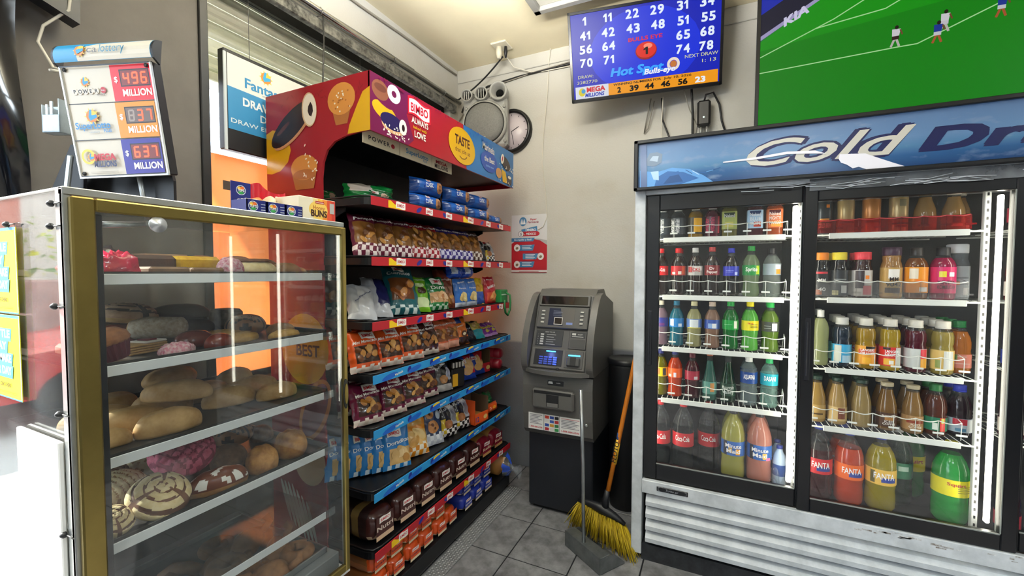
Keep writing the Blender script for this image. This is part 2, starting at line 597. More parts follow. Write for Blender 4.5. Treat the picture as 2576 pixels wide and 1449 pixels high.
SHM = mat('#dde0c4', 0.55, noise=0.18, nscale=8, name='cream_slat')
SB = MB()
pr = []
for k in range(9):
    t = k / 8
    pr.append((0.012 * math.sin(PI * t) + 0.006 * math.sin(3 * PI * t), t * 0.074))
SB.prism([(x, z) for x, z in pr] + [(-0.006, 0.074), (-0.006, 0)], 1.86, SHM, 'y', -0.93, smooth=False)
s0 = SB.build('slat', sh)
for k in range(1, 6):
    o = s0.copy(); COL.objects.link(o); o.parent = sh; o.location = (0, 0, 0.078 * k)
bb = MB().box(-0.015, 0.02, -0.93, 0.93, -0.045, -0.004, SHM, 0.004).build('bottom_bar', sh)
# dirty head trim, conduit, cables
struct(MB().box(XW, XW + 0.035, 1.05, 2.9, 2.745, 2.80, mat('#8a8a86', 0.6, noise=0.9, nscale=26, col2='#1b1b1b', bump=0.6), 0.004).build('trim_2'))
pipe = thing('metal_conduit', 'long shiny metal conduit pipe above the front window', 'pipe', (XW + 0.05, 0.2, 2.825))
MB().tube([(0, 0, 0), (0, 1.3, 0), (0, 2.72, 0)], 0.017, mat('#c9c9c6', 0.22, 1.0, noise=0.15), 12).build('tube', pipe)
clip0 = None
for k in range(5):
    c = MB()
    c.tube([(0.0, 0.3 + 0.55 * k, 0.021), (0.021, 0.3 + 0.55 * k, 0), (0.0, 0.3 + 0.55 * k, -0.021), (-0.045, .3 + .55 * k, -.021)], 0.003, mat('#8d8d8a', 0.4, 0.8), 5)
    c.build('clip', pipe)
CBK = mat('#17171a', 0.5)
CGY = mat('#8f8a80', 0.6)
CWH = mat('#d4cfc2', 0.6)
def sag(a, b, n=10, d=0.02, wob=0.0):
    a, b = Vector(a), Vector(b)
    out = []
    for i in range(n + 1):
        t = i / n
        p = a.lerp(b, t)
        p.z -= d * 4 * t * (1 - t)
        p.z += wob * math.sin(t * 17 + a.y * 3)
        p.y += wob * 0.5 * math.sin(t * 11) if abs(b.y - a.y) < 0.2 else 0
        out.append(p)
    return out
def cable(pts, r, m, label, name='cable'):
    o = MB().tube(pts, r, m, 6).build(name)
    return tag(o, label, 'cable')
cable(sag((XW + .02, .2, 2.86), (XW + .02, 2.93, 2.855), 14, .01, .004), .008, CBK, 'thick black cable running just above the metal conduit')
cable(sag((XW + .012, .2, 2.885), (XW + .012, 2.4, 2.875), 14, .012, .003), .005, CBK, 'thin black cable clipped above the thick black one')
cable(sag((XW + .012, .2, 3.06), (XW + .012, 2.93, 3.06), 16, .02, .006), .007, CGY, 'grey cable along the wall and ceiling joint over the window')
cable([(XW + .03, 1.62, 2.86), (XW + .05, 1.62, 2.80), (XW + .06, 1.61, 2.66), (XW + .06, 1.60, 2.45), (XW + .06, 1.60, 2.3)], .004, CBK, 'black wire dropping from the conduit behind the snack rack header')
cable(sag((XW + .02, 2.93, 2.855), (-1.41, 2.80, 3.04), 10, .03), .006, CBK, 'black cable from the conduit end to the ceiling outlet')
cable([(XW + .05, 2.95, 2.76), (-1.80, 2.95, 2.86), (-1.62, 2.962, 2.93), (-1.35, 2.962, 2.955), (-1.05, 2.962, 2.965), (-.75, 2.962, 2.975)], .007, CBK, 'black cable bundle clipped along the back wall to the television')
cable([(-1.88, 2.955, 2.70), (-1.74, 2.955, 2.85), (-1.55, 2.96, 2.925), (-1.2, 2.96, 2.965), (-.9, 2.962, 2.985)], .004, CGY, 'grey cable above the loudspeaker along the back wall')
cable([(-1.40, 2.80, 3.06), (-1.37, 2.90, 3.0), (-1.25, 2.962, 2.965), (-1.15, 2.962, 2.955), (-.8, 2.962, 2.95)], .004, CWH, 'white cable from the ceiling outlet to the back wall bundle')
cable([(-1.10, 2.94, 3.095), (-1.12, 2.965, 3.0), (-1.13, 2.968, 2.8), (-1.16, 2.968, 2.5), (-1.17, 2.97, 2.3), (-1.14, 2.97, 2.05), (-1.13, 2.97, 1.9), (-1.16, 2.97, 1.83), (-1.20, 2.97, 1.81)], .003, CWH, 'thin loose beige wire hanging down the back wall')
# ceiling outlet box
ou = thing('ceiling_outlet', 'white square outlet on the ceiling with a black plug', 'outlet', (-1.40, 2.76, CEIL))
MB().box(-.06, .06, -.06, .06, -.012, 0, mat('#d9d2bd', .5), .004).build('plate', ou)
MB().lathe([(.022, -.012), (.022, -.06), (.014, -.09)], mat('#cfc8b4', .5), 10, (-.02, 0, 0)).build('adapter', ou)
MB().lathe([(.010, -.012), (.014, -.05), (.006, -.09)], CBK, 10, (.028, .01, 0)).build('plug', ou)
# ceiling hatch
ha = thing('ceiling_hatch', 'shallow square ceiling hatch with dark frame at top edge', 'hatch', (-.45, 2.0, CEIL))
HM = mat('#8b8a85', .6, noise=.1)
hb = MB()
hb.box(-.56, -.52, -.5, .45, -.06, 0, HM, .003); hb.box(.52, .56, -.5, .45, -.06, 0, HM, .003)
hb.box(-.56, .56, .41, .45, -.06, 0, HM, .003); hb.box(-.56, .56, -.5, -.46, -.06, 0, HM, .003)
hb.build('frame', ha)
MB().box(-.52, .52, -.46, .41, -.035, -.02, mat('#b9b7ae', .6), .003).build('panel', ha)
MB().lathe([(.09, -.035), (.085, -.055), (.05, -.062), (0, -.063)], CBK, 16, (.02, -.12, 0)).build('vent_cap', ha)
# ceiling fixtures that hold the lights
for lx, ly, pu, pd in LAMPS:
    near = {(-0.75, 1.33): 'unseen ceiling fixture added over the aisle to brighten the corner', (0.75, -1.3): 'fluorescent ceiling fixture behind the viewer', (2.6, 0.4): 'fluorescent ceiling fixture at the far right of the store', (-0.75, -0.6): 'fluorescent ceiling fixture nearest the shop entrance'}[(lx, ly)]
    t = thing('ceiling_light', near, 'ceiling light', (lx, ly, CEIL), group='fluorescent ceiling fixtures')
    b = MB()
    b.box(-.46, .46, -.15, -.125, -LDROP - .055, -LDROP, WHITE, .003); b.box(-.46, .46, .125, .15, -LDROP - .055, -LDROP, WHITE, .003)
    b.box(-.46, -.43, -.125, .125, -LDROP - .055, -LDROP, WHITE, .003); b.box(.43, .46, -.125, .125, -LDROP - .055, -LDROP, WHITE, .003)
    b.build('frame', t)
    MB().box(-.43, .43, -.125, .125, -LDROP - .045, -LDROP - .01, mat('#fffaf0', .5, emit=3.0)).build('diffuser', t)
    for hx in (-.4, .4):
        MB().tube([(hx, 0, 0), (hx, 0, -LDROP)], .006, WHITE, 6).build('hanger', t)
# ================================================================ STREET OUTSIDE THE SHOP FRONT
struct(MB().box(-16, -2.1, -10, 8, -.12, -.02, mat('#b9b4aa', .8, noise=.15, nscale=3, name='pavement')).build('street_ground'))
struct(MB().box(-4.7, -2.1, 0.15, 4.0, 3.35, 3.42, mat('#9a958c', .7)).build('added_sun_awning'))  # unseen awning added to keep sun patches off the cooler
bw = thing('brick_building', 'pinkish brick building across the street mirrored in the pastry case', 'building', (-13, -3, 0))
BR = bpy.data.materials.new('brick_facade')
BR.use_nodes = True
_n = BR.node_tree
_t = _n.nodes.new('ShaderNodeTexBrick')
_t.inputs['Color1'].default_value = lin('#b5664f'); _t.inputs['Color2'].default_value = lin('#c77f66'); _t.inputs['Mortar'].default_value = lin('#cbb9a8')
_t.inputs['Scale'].default_value = 3.0
_c = _n.nodes.new('ShaderNodeTexCoord')
_n.links.new(_c.outputs['Generated'], _t.inputs['Vector'])
_n.links.new(_t.outputs[0], _n.nodes['Principled BSDF'].inputs['Base Color'])
MB().box(-.4, 0, -7, 7, 0, 5, BR).build('facade', bw)
for k in range(4):
    MB().box(-.02, .03, -5.5 + 3 * k, -3.9 + 3 * k, 2.5, 3.4, mat('#20262c', .15), .01).build('window', bw)
pb = MB().box(-9.9, -9.1, -7, 5, 0, 1.35, mat('#b98a7c', .8, noise=.3, nscale=5), .02).build('planter_wall')
tag(pb, 'low reddish planter wall across the street', 'planter')
hg = MB()
LF = [mat('#c7c22f', .6, translucent=.3), mat('#8fa32c', .6, translucent=.3), mat('#5d7a2c', .6)]
for k in range(1300):
    p = Vector((RND.uniform(-9.85, -9.15), RND.uniform(-6.9, 4.9), 1.362 + abs(RND.gauss(0, .38))))
    a, b_ = Vector((RND.uniform(-1, 1), RND.uniform(-1, 1), RND.uniform(.2, 1))).normalized(), Vector((RND.uniform(-1, 1), RND.uniform(-1, 1), RND.uniform(-.3, .3))).normalized()
    l = RND.uniform(.08, .17)
    hg.add([p - b_ * l * .25, p + a * l * .5 - b_ * l * .3, p + a * l, p + a * l * .5 + b_ * l * .3], [(0, 1, 2, 3)], RND.choice(LF))
tag(hg.build('hedge'), 'yellow green hedge growing in the planter across the street', 'hedge', kind='stuff')
car = thing('parked_car', 'red car parked at the kerb outside the shop front', 'car', (-6.6, -2.6, 0), (0, 0, PI / 2))
car.scale = (1, 1, .82)
RED = mat('#c4161c', .25, coat=.8)
prof = [(-2.1, .35), (2.1, .35), (2.15, .7), (1.9, .85), (1.0, .95), (.45, 1.38), (-1.1, 1.40), (-1.75, 1.0), (-2.1, .92)]
MB().prism(prof, 1.7, RED, 'y', -.85).build('body', car)
MB().prism([(.85, .97), (.42, 1.32), (-1.05, 1.34), (-1.5, 1.0)], 1.72, mat('#1a2026', .1), 'y', -.86).build('side_window', car)
for wx in (-1.35, 1.35):
    for wy in (-.86, .68):
        MB().lathe([(.33, 0), (.33, .18), (.2, .19), (0, .19)], mat('#17171a', .7), 18, T=Matrix.Translation((wx, wy, .33)) @ Matrix.Rotation(-PI / 2, 4, 'X')).build('wheel', car)
# storefront glass and frame
sf = struct(MB().box(-2.06, -2.0, .41, .47, 0, 2.75, mat('#26282a', .4), .004).build('window_2'))
f2 = MB()
FM = mat('#26282a', .4)
for y in (-3.2, -1.4):
    f2.box(-2.06, -2.0, y, y + .06, 0, 2.75, FM)
f2.box(-2.06, -2.0, -3.2, .47, 2.69, 2.75, FM); f2.box(-2.06, -2.0, -3.2, .47, 0, .08, FM)
f2.build('window_frame', sf)
for y0, y1 in ((-3.14, -1.4), (-1.34, .41)):
    MB().box(-2.034, -2.028, y0, y1, .08, 2.69, clear()).build('pane', sf)
# ================================================================ DRINKS COOLER
def wbuild(mb, name, root):
    """mesh made in world coordinates, hung under an unrotated root"""
    if root is None:
        return mb.build(name)
    r = root
    off = Vector(r.location)
    while r.parent is not None:
        r = r.parent
        off += Vector(r.location)
    mb.v = [(x - off.x, y - off.y, z - off.z) for x, y, z in mb.v]
    return mb.build(name, root)
ck = thing('drinks_cooler', 'white drinks cooler with black sliding glass doors and blue sign', 'cooler', (0.67, 2.6, 0))
CW = mat('#cfd3d6', 0.42, noise=0.10, nscale=12, name='white_enamel', col2='#b0b5b8')
CB = mat('#0d0e12', 0.35, name='black_aluminium')
CI = mat('#2b2e31', 0.55, noise=0.25, nscale=14, name='cooler_lining')
XE = 1.74
b = MB()
b.box(-.378, -.326, 2.25, 2.93, .03, 1.912, CW, .003)
b.box(XE - .05, XE, 2.25, 2.93, .03, 1.912, CW, .003)
b.box(-.326, XE - .05, 2.25, 2.93, 1.885, 1.912, CW, .002)
b.box(-.36, XE - .02, 2.26, 2.93, 2.07, 2.12, CW, .003)
b.box(-.326, XE - .05, 2.90, 2.93, .1, 1.885, CI)
b.box(-.326, XE - .05, 2.31, 2.90, .36, .40, CI)
wbuild(b, 'cabinet_body', ck)
b = MB()
b.box(-.326, XE - .05, 2.242, 2.27, .362, .43, CW, .003)
b2 = mat('#6d6257', .8, noise=.8, nscale=60, col2='#d8dbdc')
wbuild(b, 'lower_panel', ck)
b = MB()
for k in range(26):
    x = RND.uniform(.55, 1.3)
    b.box(x, x + RND.uniform(.01, .05), 2.2412, 2.2422, (z := RND.uniform(.395, .425)), z + RND.uniform(.002, .008), b2)
tag(wbuild(b, 'paint_chips', ck), 'chipped paint on the lower panel edge', kind='stuff')
b = MB().box(-.326, XE - .05, 2.33, 2.36, 0, .36, mat('#0b0b0d', .6)).box(-.326, XE - .05, 2.26, 2.34, 0, .085, mat('#15161a', .7, noise=.4, nscale=20, col2='#2d2f33'))
wbuild(b, 'kick_plate', ck)
lv = MB()
LZ = .064
lp = [(2.246, .0), (2.244, .022), (2.258, .040), (2.300, .062), (2.303, .060), (2.262, .036), (2.250, .020), (2.250, 0)]
lv.prism(lp, XE - .06 + .306, CW, 'x', -.306, smooth=False)
l0 = wbuild(lv, 'louver', ck)
for k in range(4):
    o = l0 if k == 0 else l0.copy()
    if k:
        COL.objects.link(o); o.parent = ck
    o.location = (0, 0, .105 + LZ * k)
# badge
b = MB().box(-.252, -.105, 2.237, 2.243, .388, .412, mat('#14151a', .3), .002)
P = Print(b, plane_fn((-.178, 2.237, .4), (1, 0, 0), (0, 0, 1)))
SIL = mat('#b9bcc2', .35, .6)
P.text('Turbo air', 0, -.005, .011, SIL, shear=.25, bold=.005)
for s in (-1, 1):
    P.line([(s * .058, .008), (s * .066, .008), (s * .066, -.008), (s * .058, -.008)], .0016, SIL)
wbuild(b, 'badge', ck)
# doors
def door(x0, x1, gx0, gx1, z0, z1, gz0, gz1, y):
    d = MB()
    d.box(x0, gx0, y, y + .035, z0, z1, CB, .003); d.box(gx1, x1, y, y + .035, z0, z1, CB, .003)
    d.box(gx0, gx1, y, y + .035, gz1, z1, CB, .003); d.box(gx0, gx1, y, y + .035, z0, gz0, CB, .003)
    dd = wbuild(d, 'door', ck)
    e = MB()
    t = .005
    EM = mat('#8e938f', .35, .3)
    e.box(gx0, gx1, y - .001, y + .004, gz0, gz0 + t, EM); e.box(gx1 - t * .6, gx1, y - .001, y + .004, gz0, gz1, EM)
    wbuild(e, 'glazing_bead', dd)
    wbuild(MB().box(gx0, gx1, y + .012, y + .017, gz0, gz1, clear(haze=.012, name='door_glass')), 'pane', dd)
    h = MB()
    hx = x0 + .012
    h.box(hx, hx + .022, y - .004, y, 1.02, 1.30, mat('#1c1d22', .3), .003); h.box(hx + .005, hx + .012, y - .008, y - .004, 1.04, 1.28, mat('#2c2d33', .25), .002)
    wbuild(h, 'handle', dd)
    return dd
door(-.324, .385, -.260, .340, .432, 1.884, .512, 1.806, 2.272)
door(.345, 1.048, .394, 1.003, .432, 1.884, .492, 1.808, 2.250)
door(1.030, 1.69, 1.062, 1.63, .432, 1.884, .505, 1.806, 2.272)
b = MB().box(.36, XE - .06, 2.244, 2.249, 1.850, 1.900, clear('#aab0b8', .25, 1.6, .2))
tp = wbuild(b, 'packing_tape', ck)
b = MB()
for k in range(26):
    x = RND.uniform(.05, 1.3); z = 1.868 + .012 * math.sin(x * 7) + RND.uniform(-.012, .016)
    b.tube([(x, 2.242, z), (x + .06, 2.240, z + RND.uniform(-.008, .01)), (x + .13, 2.242, z + RND.uniform(-.012, .012))], .0016, mat('#d5d8de', .15), 4)
wbuild(b, 'tape_creases', tp)['kind'] = 'stuff'
# header sign
sg = MB()
sg.box(-.378, XE, 2.215, 2.50, 1.904, 2.142, CB, .004)
s0 = wbuild(sg, 'sign_box', ck)
b = MB()
for x0, x1, z0, z1 in ((-.378, XE, 2.128, 2.146), (-.378, XE, 1.900, 1.916), (-.378, -.358, 1.9, 2.146), (XE - .02, XE, 1.9, 2.146)):
    b.box(x0, x1, 2.198, 2.216, z0, z1, CB, .003)
wbuild(b, 'sign_frame', s0)
def sky_print():
    m = bpy.data.materials.new('printed_sky')
    m.use_nodes = True
    nt = m.node_tree
    bs = nt.nodes['Principled BSDF']
    bs.inputs['Roughness'].default_value = 0.22
    tc = nt.nodes.new('ShaderNodeTexCoord')
    sp = nt.nodes.new('ShaderNodeSeparateXYZ')
    nt.links.new(tc.outputs['Generated'], sp.inputs[0])
    cr = nt.nodes.new('ShaderNodeValToRGB')
    e = cr.color_ramp.elements
    e[0].position, e[0].color = 0.0, lin('#1d3f70')
    e[1].position, e[1].color = 1.0, lin('#56749f')
    for p_, c_ in ((.22, '#2a5688'), (.38, '#4a769f'), (.55, '#5d80aa')):
        n = cr.color_ramp.elements.new(p_); n.color = lin(c_)
    nt.links.new(sp.outputs['Z'], cr.inputs[0])
    mp = nt.nodes.new('ShaderNodeMapping')
    mp.inputs['Scale'].default_value = (9, 1, 2.2)
    nz = nt.nodes.new('ShaderNodeTexNoise')
    nz.inputs['Scale'].default_value = 2.2
    nz.inputs['Detail'].default_value = 6
    nt.links.new(tc.outputs['Generated'], mp.inputs[0])
    nt.links.new(mp.outputs[0], nz.inputs['Vector'])
    mr = nt.nodes.new('ShaderNodeMapRange')
    mr.inputs[1].default_value, mr.inputs[2].default_value, mr.inputs[4].default_value = .56, .72, .55
    nt.links.new(nz.outputs[0], mr.inputs[0])
    mx = nt.nodes.new('ShaderNodeMix')
    mx.data_type = 'RGBA'
    nt.links.new(mr.outputs[0], mx.inputs[0])
    nt.links.new(cr.outputs[0], mx.inputs[6])
    mx.inputs[7].default_value = lin('#8094b0')
    nt.links.new(mx.outputs[2], bs.inputs['Base Color'])
    return m
b = MB().box(-.358, XE - .02, 2.2125, 2.2145, 1.916, 2.128, sky_print())
sp_ = wbuild(b, 'sign_face', s0)
b = MB()
NAVY = mat('#121a4e', .3); LWH = mat('#c4c2ba', .3)
P = Print(b, plane_fn((0, 2.2122, 0), (1, 0, 0), (0, 0, 1)), .0003, .00003)
P.text('Cold', .405, 1.972, .108, LWH, w=.585, bold=.012, shear=.42, outline=NAVY, ow=.055)
P.text('Drinks', 1.052, 1.972, .085, NAVY, w=.70, bold=.05, shear=.28)
# ice cube in water printed at the left end
WB = [mat('#2f5f9e', .25), mat('#5b93cf', .25), mat('#244a80', .25), mat('#a9c8e6', .25)]
P.poly([(-.35, 1.918), (-.02, 1.918), (-.06, 1.95), (-.12, 1.985), (-.2, 2.0), (-.27, 1.985), (-.35, 2.0)], WB[1])
P.poly([(-.28, 1.918), (-.16, 1.918), (-.08, 1.94), (-.15, 1.975), (-.22, 1.985), (-.27, 1.96)], WB[0])
P.poly([(-.24, 1.925), (-.15, 1.93), (-.17, 1.965), (-.21, 1.96)], WB[2])
P.poly([(-.30, 1.99), (-.285, 1.95), (-.26, 1.945), (-.262, 1.99)], WB[3])
P.poly([(-.32, 2.05), (-.305, 2.08), (-.27, 2.082), (-.245, 2.07), (-.25, 2.03), (-.275, 2.015), (-.315, 2.02)], mat('#6d7f96', .25))
P.poly([(-.305, 2.045), (-.29, 2.065), (-.262, 2.062), (-.268, 2.035)], mat('#9fb2c8', .2))
for k in range(7):
    x = -.2 + .03 * k
    P.line([(x, 1.975 + .01 * math.sin(k)), (x + .03, 1.968 + .012 * math.cos(k))], .003, WB[k % 4])
wbuild(b, 'lettering', s0)
b = MB()
TW = mat('#ecebf6', .35)  # bent light reflection on the broken sign plastic, painted as flat white shapes
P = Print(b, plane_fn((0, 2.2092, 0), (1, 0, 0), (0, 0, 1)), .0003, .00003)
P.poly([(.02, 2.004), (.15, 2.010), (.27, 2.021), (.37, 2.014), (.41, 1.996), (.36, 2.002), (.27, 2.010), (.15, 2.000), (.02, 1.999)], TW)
tag(wbuild(b, 'reflection_streak', s0), 'white reflection painted across the cracked sign face')
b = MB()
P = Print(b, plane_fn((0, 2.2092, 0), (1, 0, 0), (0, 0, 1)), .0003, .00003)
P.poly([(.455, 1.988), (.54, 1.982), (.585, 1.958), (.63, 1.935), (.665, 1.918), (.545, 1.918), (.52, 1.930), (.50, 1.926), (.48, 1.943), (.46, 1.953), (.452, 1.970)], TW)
tag(wbuild(b, 'reflection_patch', s0), 'white reflection patch painted on the cracked sign face')  # second piece of the painted reflection
b = MB()
P = Print(b, plane_fn((0, 2.2092, 0), (1, 0, 0), (0, 0, 1)), .0003, .00003)
P.line([(-.335, 2.126), (-.33, 1.918)], .03, mat('#5a6c92', .15))
wbuild(b, 'loose_film', s0)
# inside: lights, rails, shelves
LEDM = mat('#fffbe8', .4, emit=14.0, name='cooler_tube')
for x0, x1, z0, z1 in ((.312, .332, .52, 1.80), (.985, 1.0, .50, 1.80), (-.318, -.30, .52, 1.80), (1.6, 1.615, .52, 1.8)):
    wbuild(MB().box(x0, x1, 2.315, 2.335, z0, z1, LEDM, .004), 'light_tube', ck)
RAIL = mat('#c9ccc8', .45)
for x in (.338, .962, 1.04):
    b = MB().box(x, x + .02, 2.36, 2.38, .42, 1.86, RAIL, .002)
    for k in range(44):
        b.box(x + .007, x + .013, 2.3592, 2.3602, .46 + .032 * k, .472 + .032 * k, CB)
    wbuild(b, 'shelf_rail', ck)
wbuild(MB().box(.341, .391, 2.40, 2.90, .40, 1.885, mat('#50545a', .5, noise=.3)), 'divider', ck)
WIRE = mat('#dfe3de', .35, name='white_wire')
BAYS = {'L': (-.30, .335, (1.672, 1.376, 1.106, .834)), 'R': (.405, .965, (1.670, 1.382, 1.064, .796)), 'T': (1.065, 1.66, (1.672, 1.376, 1.1, .82))}
FLOORZ = {'L': .436, 'R': .42, 'T': .43}
for bay, (x0, x1, zs) in BAYS.items():
    for si, z in enumerate(zs):
        s = MB().box(x0 + .05, x1 - .045, 2.350, 2.358, z - .022, z + .003, WIRE, .002)
        s.tube([(x0, 2.356, z - .006), (x1, 2.356, z - .006)], .004, WIRE, 5)
        s.tube([(x0, 2.85, z - .006), (x1, 2.85, z - .006)], .004, WIRE, 5)
        so = wbuild(s, 'shelf', ck)
        w = MB()
        k = x0
        while k < x1:
            w.tube([(k, 2.356, z - .002), (k, 2.85, z - .002)], .002, WIRE, 4)
            k += .026
        for y in (2.5, 2.68):
            w.tube([(x0, y, z - .005), (x1, y, z - .005)], .003, WIRE, 4)
        wbuild(w, 'shelf_wires', so)
        # guard in front of the drinks
        gm = WIRE
        if bay == 'R' and si == 0:
            gm = clear('#f0a0a0', .1, 1.45, .12, hazecol='#d02028', name='red_acrylic')
        if bay == 'R' and si == 1:
            gm = clear('#ffffff', .1, 1.45, .08, name='clear_acrylic')
        gd = MB()
        gz = z + (.065 if si == 0 else .078)
        pts = []
        for i in range(57):
            x = x0 + .015 + (x1 - x0 - .05) * i / 56
            pts.append((x, 2.378 - .012 * abs(math.sin(PI * i / 8)), gz - .006 * abs(math.sin(PI * i / 8))))
        gd.tube(pts, .0022, gm if gm is WIRE else (mat('#c03038', .3) if si == 0 else WIRE), 5)
        for i in (0, 8, 16, 24, 32, 40, 48, 56):
            p = pts[i]
            gd.tube([p, (p[0], 2.380, gz - .03), (p[0], 2.382, z + .004)], .0016, gm, 4)
            gd.box(p[0] - .018, p[0] + .018, 2.374, 2.378, z + .022, z + .030, gm, .001)
        if gm is not WIRE:
            gd.box(x0 + .01, x1 - .03, 2.379, 2.381, z + .006, gz, gm)
        p = pts[-1]
        gd.tube([p, (p[0] + .006, 2.46, gz + .01), (p[0] + .004, 2.50, z + .004)], .002, gm, 4)
        wbuild(gd, 'bottle_guard', so)
# ---------------------------------------------------------------- bottles
PROF = {
 'soda': ([(0, .70), (.015, .90), (.05, .98), (.14, .95), (.25, .87), (.34, .93), (.42, .98), (.62, .98), (.69, .93), (.76, .74), (.83, .48), (.88, .38), (.93, .36)], (.92, .42), (.42, .62)),
 'twol': ([(0, .62), (.02, .86), (.07, 1), (.20, .99), (.30, .95), (.36, 1), (.58, 1), (.68, .96), (.77, .80), (.85, .54), (.91, .32), (.95, .30)], (.945, .34), (.37, .57)),
 'juice': ([(0, .85), (.02, .97), (.06, 1), (.46, 1), (.50, .95), (.54, .88), (.58, .95), (.62, .98), (.73, .96), (.80, .84), (.86, .62), (.90, .58)], (.875, .66), (.09, .46)),
 'coffee': ([(0, .85), (.02, .98), (.06, 1), (.42, 1), (.55, .95), (.68, .78), (.78, .62), (.86, .55), (.93, .53)], (.93, .62), (.08, .38)),
 'can': ([(0, .78), (.03, 1), (.88, 1), (.94, .9), (.97, .86), (.975, .80)], None, (.03, .88)),
 'square': ([(0, .93), (.03, 1), (.78, 1), (.84, .82), (.88, .52), (.92, .5)], (.90, .56), (.22, .74)),
 'tall': ([(0, .72), (.02, .84), (.06, .86), (.36, .86), (.50, .72), (.68, .48), (.82, .36), (.94, .33)], (.94, .38), (.14, .40)),
 'jar': ([(0, .90), (.03, 1), (.62, 1), (.69, .90), (.73, .82), (.78, .86), (.85, .84)], (.84, .88), (.04, .60)),
 'round': ([(0, .88), (.03, 1), (.66, 1), (.74, .86), (.80, .62), (.86, .5)], (.85, .54), (.12, .62)),
 'water': ([(0, .85), (.03, .96), (.12, 1), (.2, .94), (.3, 1), (.42, .95), (.52, 1), (.68, 1), (.77, .84), (.85, .52), (.90, .36)], (.89, .42), (.45, .68)),
 'pet': ([(0, .62), (.02, .90), (.06, 1), (.10, .98), (.38, .98), (.44, .93), (.50, .98), (.60, .96), (.70, .86), (.80, .64), (.86, .48), (.91, .44)], (.89, .52), (.12, .38)),
}
CLEARP = clear('#e6ecec', .04, 1.35, .05, name='clear_bottle_plastic')
BC = {}
def bottle(kind, r, h, liq, clar, cap, lab, txt=None, tcol='#ffffff', fill=.80, lab2=None, name='drink_bottle'):
    """returns a hidden-from-nowhere prototype builder: parts body, cap, label"""
    key = (kind, r, h, liq, clar, cap, lab, txt, tcol, fill, tuple(lab2 or ()))
    prof, cp, (l0, l1) = PROF[kind]
    sq = .8 if kind == 'square' else 0
    LQ = liquid(liq, clar)
    root = thing(name, '', '')
    if key in BC:
        for me, nm in BC[key]:
            o = bpy.data.objects.new(nm, me); COL.objects.link(o); o.parent = root
        return root
    parts = []
    b = MB()
    pts = [(p[1] * r, p[0] * h) for p in prof]
    if kind == 'can':
        TOP = mat('#b8bcc0', .3, .9)
        b.lathe([(0, 0)] + pts + [(0, pts[-1][1])], LQ, 20, mfn=lambda j, i: TOP if j >= len(pts) - 3 else mat(lab, .3, .3))
    else:
        b.lathe([(0, .004)] + pts, LQ, 20, sq=sq, mfn=lambda j, i: LQ if j == 0 or prof[max(0, j - 1)][0] < fill else CLEARP)
    parts.append((b.build('body', root).data, 'body'))
    if cp:
        b = MB()
        z0, cr = cp[0] * h, cp[1] * r
        CM = mat(cap, .4)
        b.lathe([(cr * .96, z0 - .002), (cr, z0), (cr, h * .992), (cr * .9, h), (0, h)], CM, 18)
        if kind in ('soda', 'twol', 'juice', 'pet', 'water'):
            b.lathe([(cr * 1.03, z0 - .004), (cr * 1.03, z0 + .001)], CM, 18)
        parts.append((b.build('cap', root).data, 'cap'))
    if lab:
        b = MB()
        rr = r * max(p[1] for p in prof if l0 - .06 <= p[0] <= l1 + .06) + .0007
        LM = mat(lab, .35)
        z0, z1 = l0 * h, l1 * h
        if kind != 'can':
            b.lathe([(rr, z0), (rr, z0 + (z1 - z0) * .5), (rr, z1)], LM, 28, sq=sq, cap=False)
        if sq:
            F = plane_fn((0, -rr, 0), (1, 0, 0), (0, 0, 1))
        else:
            F = lambda u, v, hh: ((rr + hh) * math.sin(u / rr), -(rr + hh) * math.cos(u / rr), v)
        P = Print(b, F, .0008, .0004)
        hl = z1 - z0
        if lab2:
            for (u0, u1, v0, v1, c) in lab2:
                P.rect(u0 * r, z0 + v0 * hl, u1 * r, z0 + v1 * hl, mat(c, .35), 6)
        if txt:
            ls = txt.split('|')
            for q, t in enumerate(ls):
                if t.startswith('^'):      # upright lettering up the label
                    vs, fs, tw = glyphs(t[1:], .012)
                    sc = hl * .86 / tw
                    P.raw([(-y * sc * 1.25 + r * (.25 - .75 * q), z0 + hl * .5 + x * sc) for x, y in vs], fs, mat(tcol, .4))
                else:
                    hh = hl * .62 / max(1.6, len(ls) * 1.15)
                    P.text(t, 0, z0 + hl * (.86 - (q + .82) * .72 / max(1.3, len(ls))), hh, mat(tcol, .4), w=min(r * 1.35, hh * .75 * len(t) + .004), bold=.02)
        parts.append((b.build('label_wrap', root).data, 'label_wrap'))
    BC[key] = parts
    return root
ORD = ['first', 'second', 'third', 'fourth', 'fifth', 'sixth', 'seventh', 'eighth', 'ninth', 'tenth', 'eleventh', 'twelfth']
ROWN = ['front', 'second', 'third', 'fourth']
SHN = ['top shelf', 'second shelf', 'third shelf', 'fourth shelf', 'cooler floor']
def place(bay, si, items):
    z = (BAYS[bay][2] + (FLOORZ[bay],))[si]
    side = {'L': 'left door', 'R': 'right door', 'T': 'far right door'}[bay]
    for k, (x, spec, desc, name, rows, dy) in enumerate(items):
        for rw in range(rows):
            o = bottle(*spec[:7], **spec[7]) if len(spec) > 7 else bottle(*spec)
            o.name = name
            rad = spec[1]
            o.location = (x + .003 * rw, 2.395 + rad + dy + rw * (2 * rad + .006), z + .002)
            o.rotation_euler = (0, 0, 0 if rw == 0 else RND.uniform(-1.5, 1.5))
            cat = 'can' if 'can' in name else 'bottle'
            tag(o, f'{desc}, {ORD[k]} from left in {ROWN[rw]} row, {SHN[si]}, {side}', cat, f'drinks on the {SHN[si]} behind the {side}')
def S(kind, r, h, liq, clar, cap, lab, **kw):
    return (kind, r, h, liq, clar, cap, lab, kw)
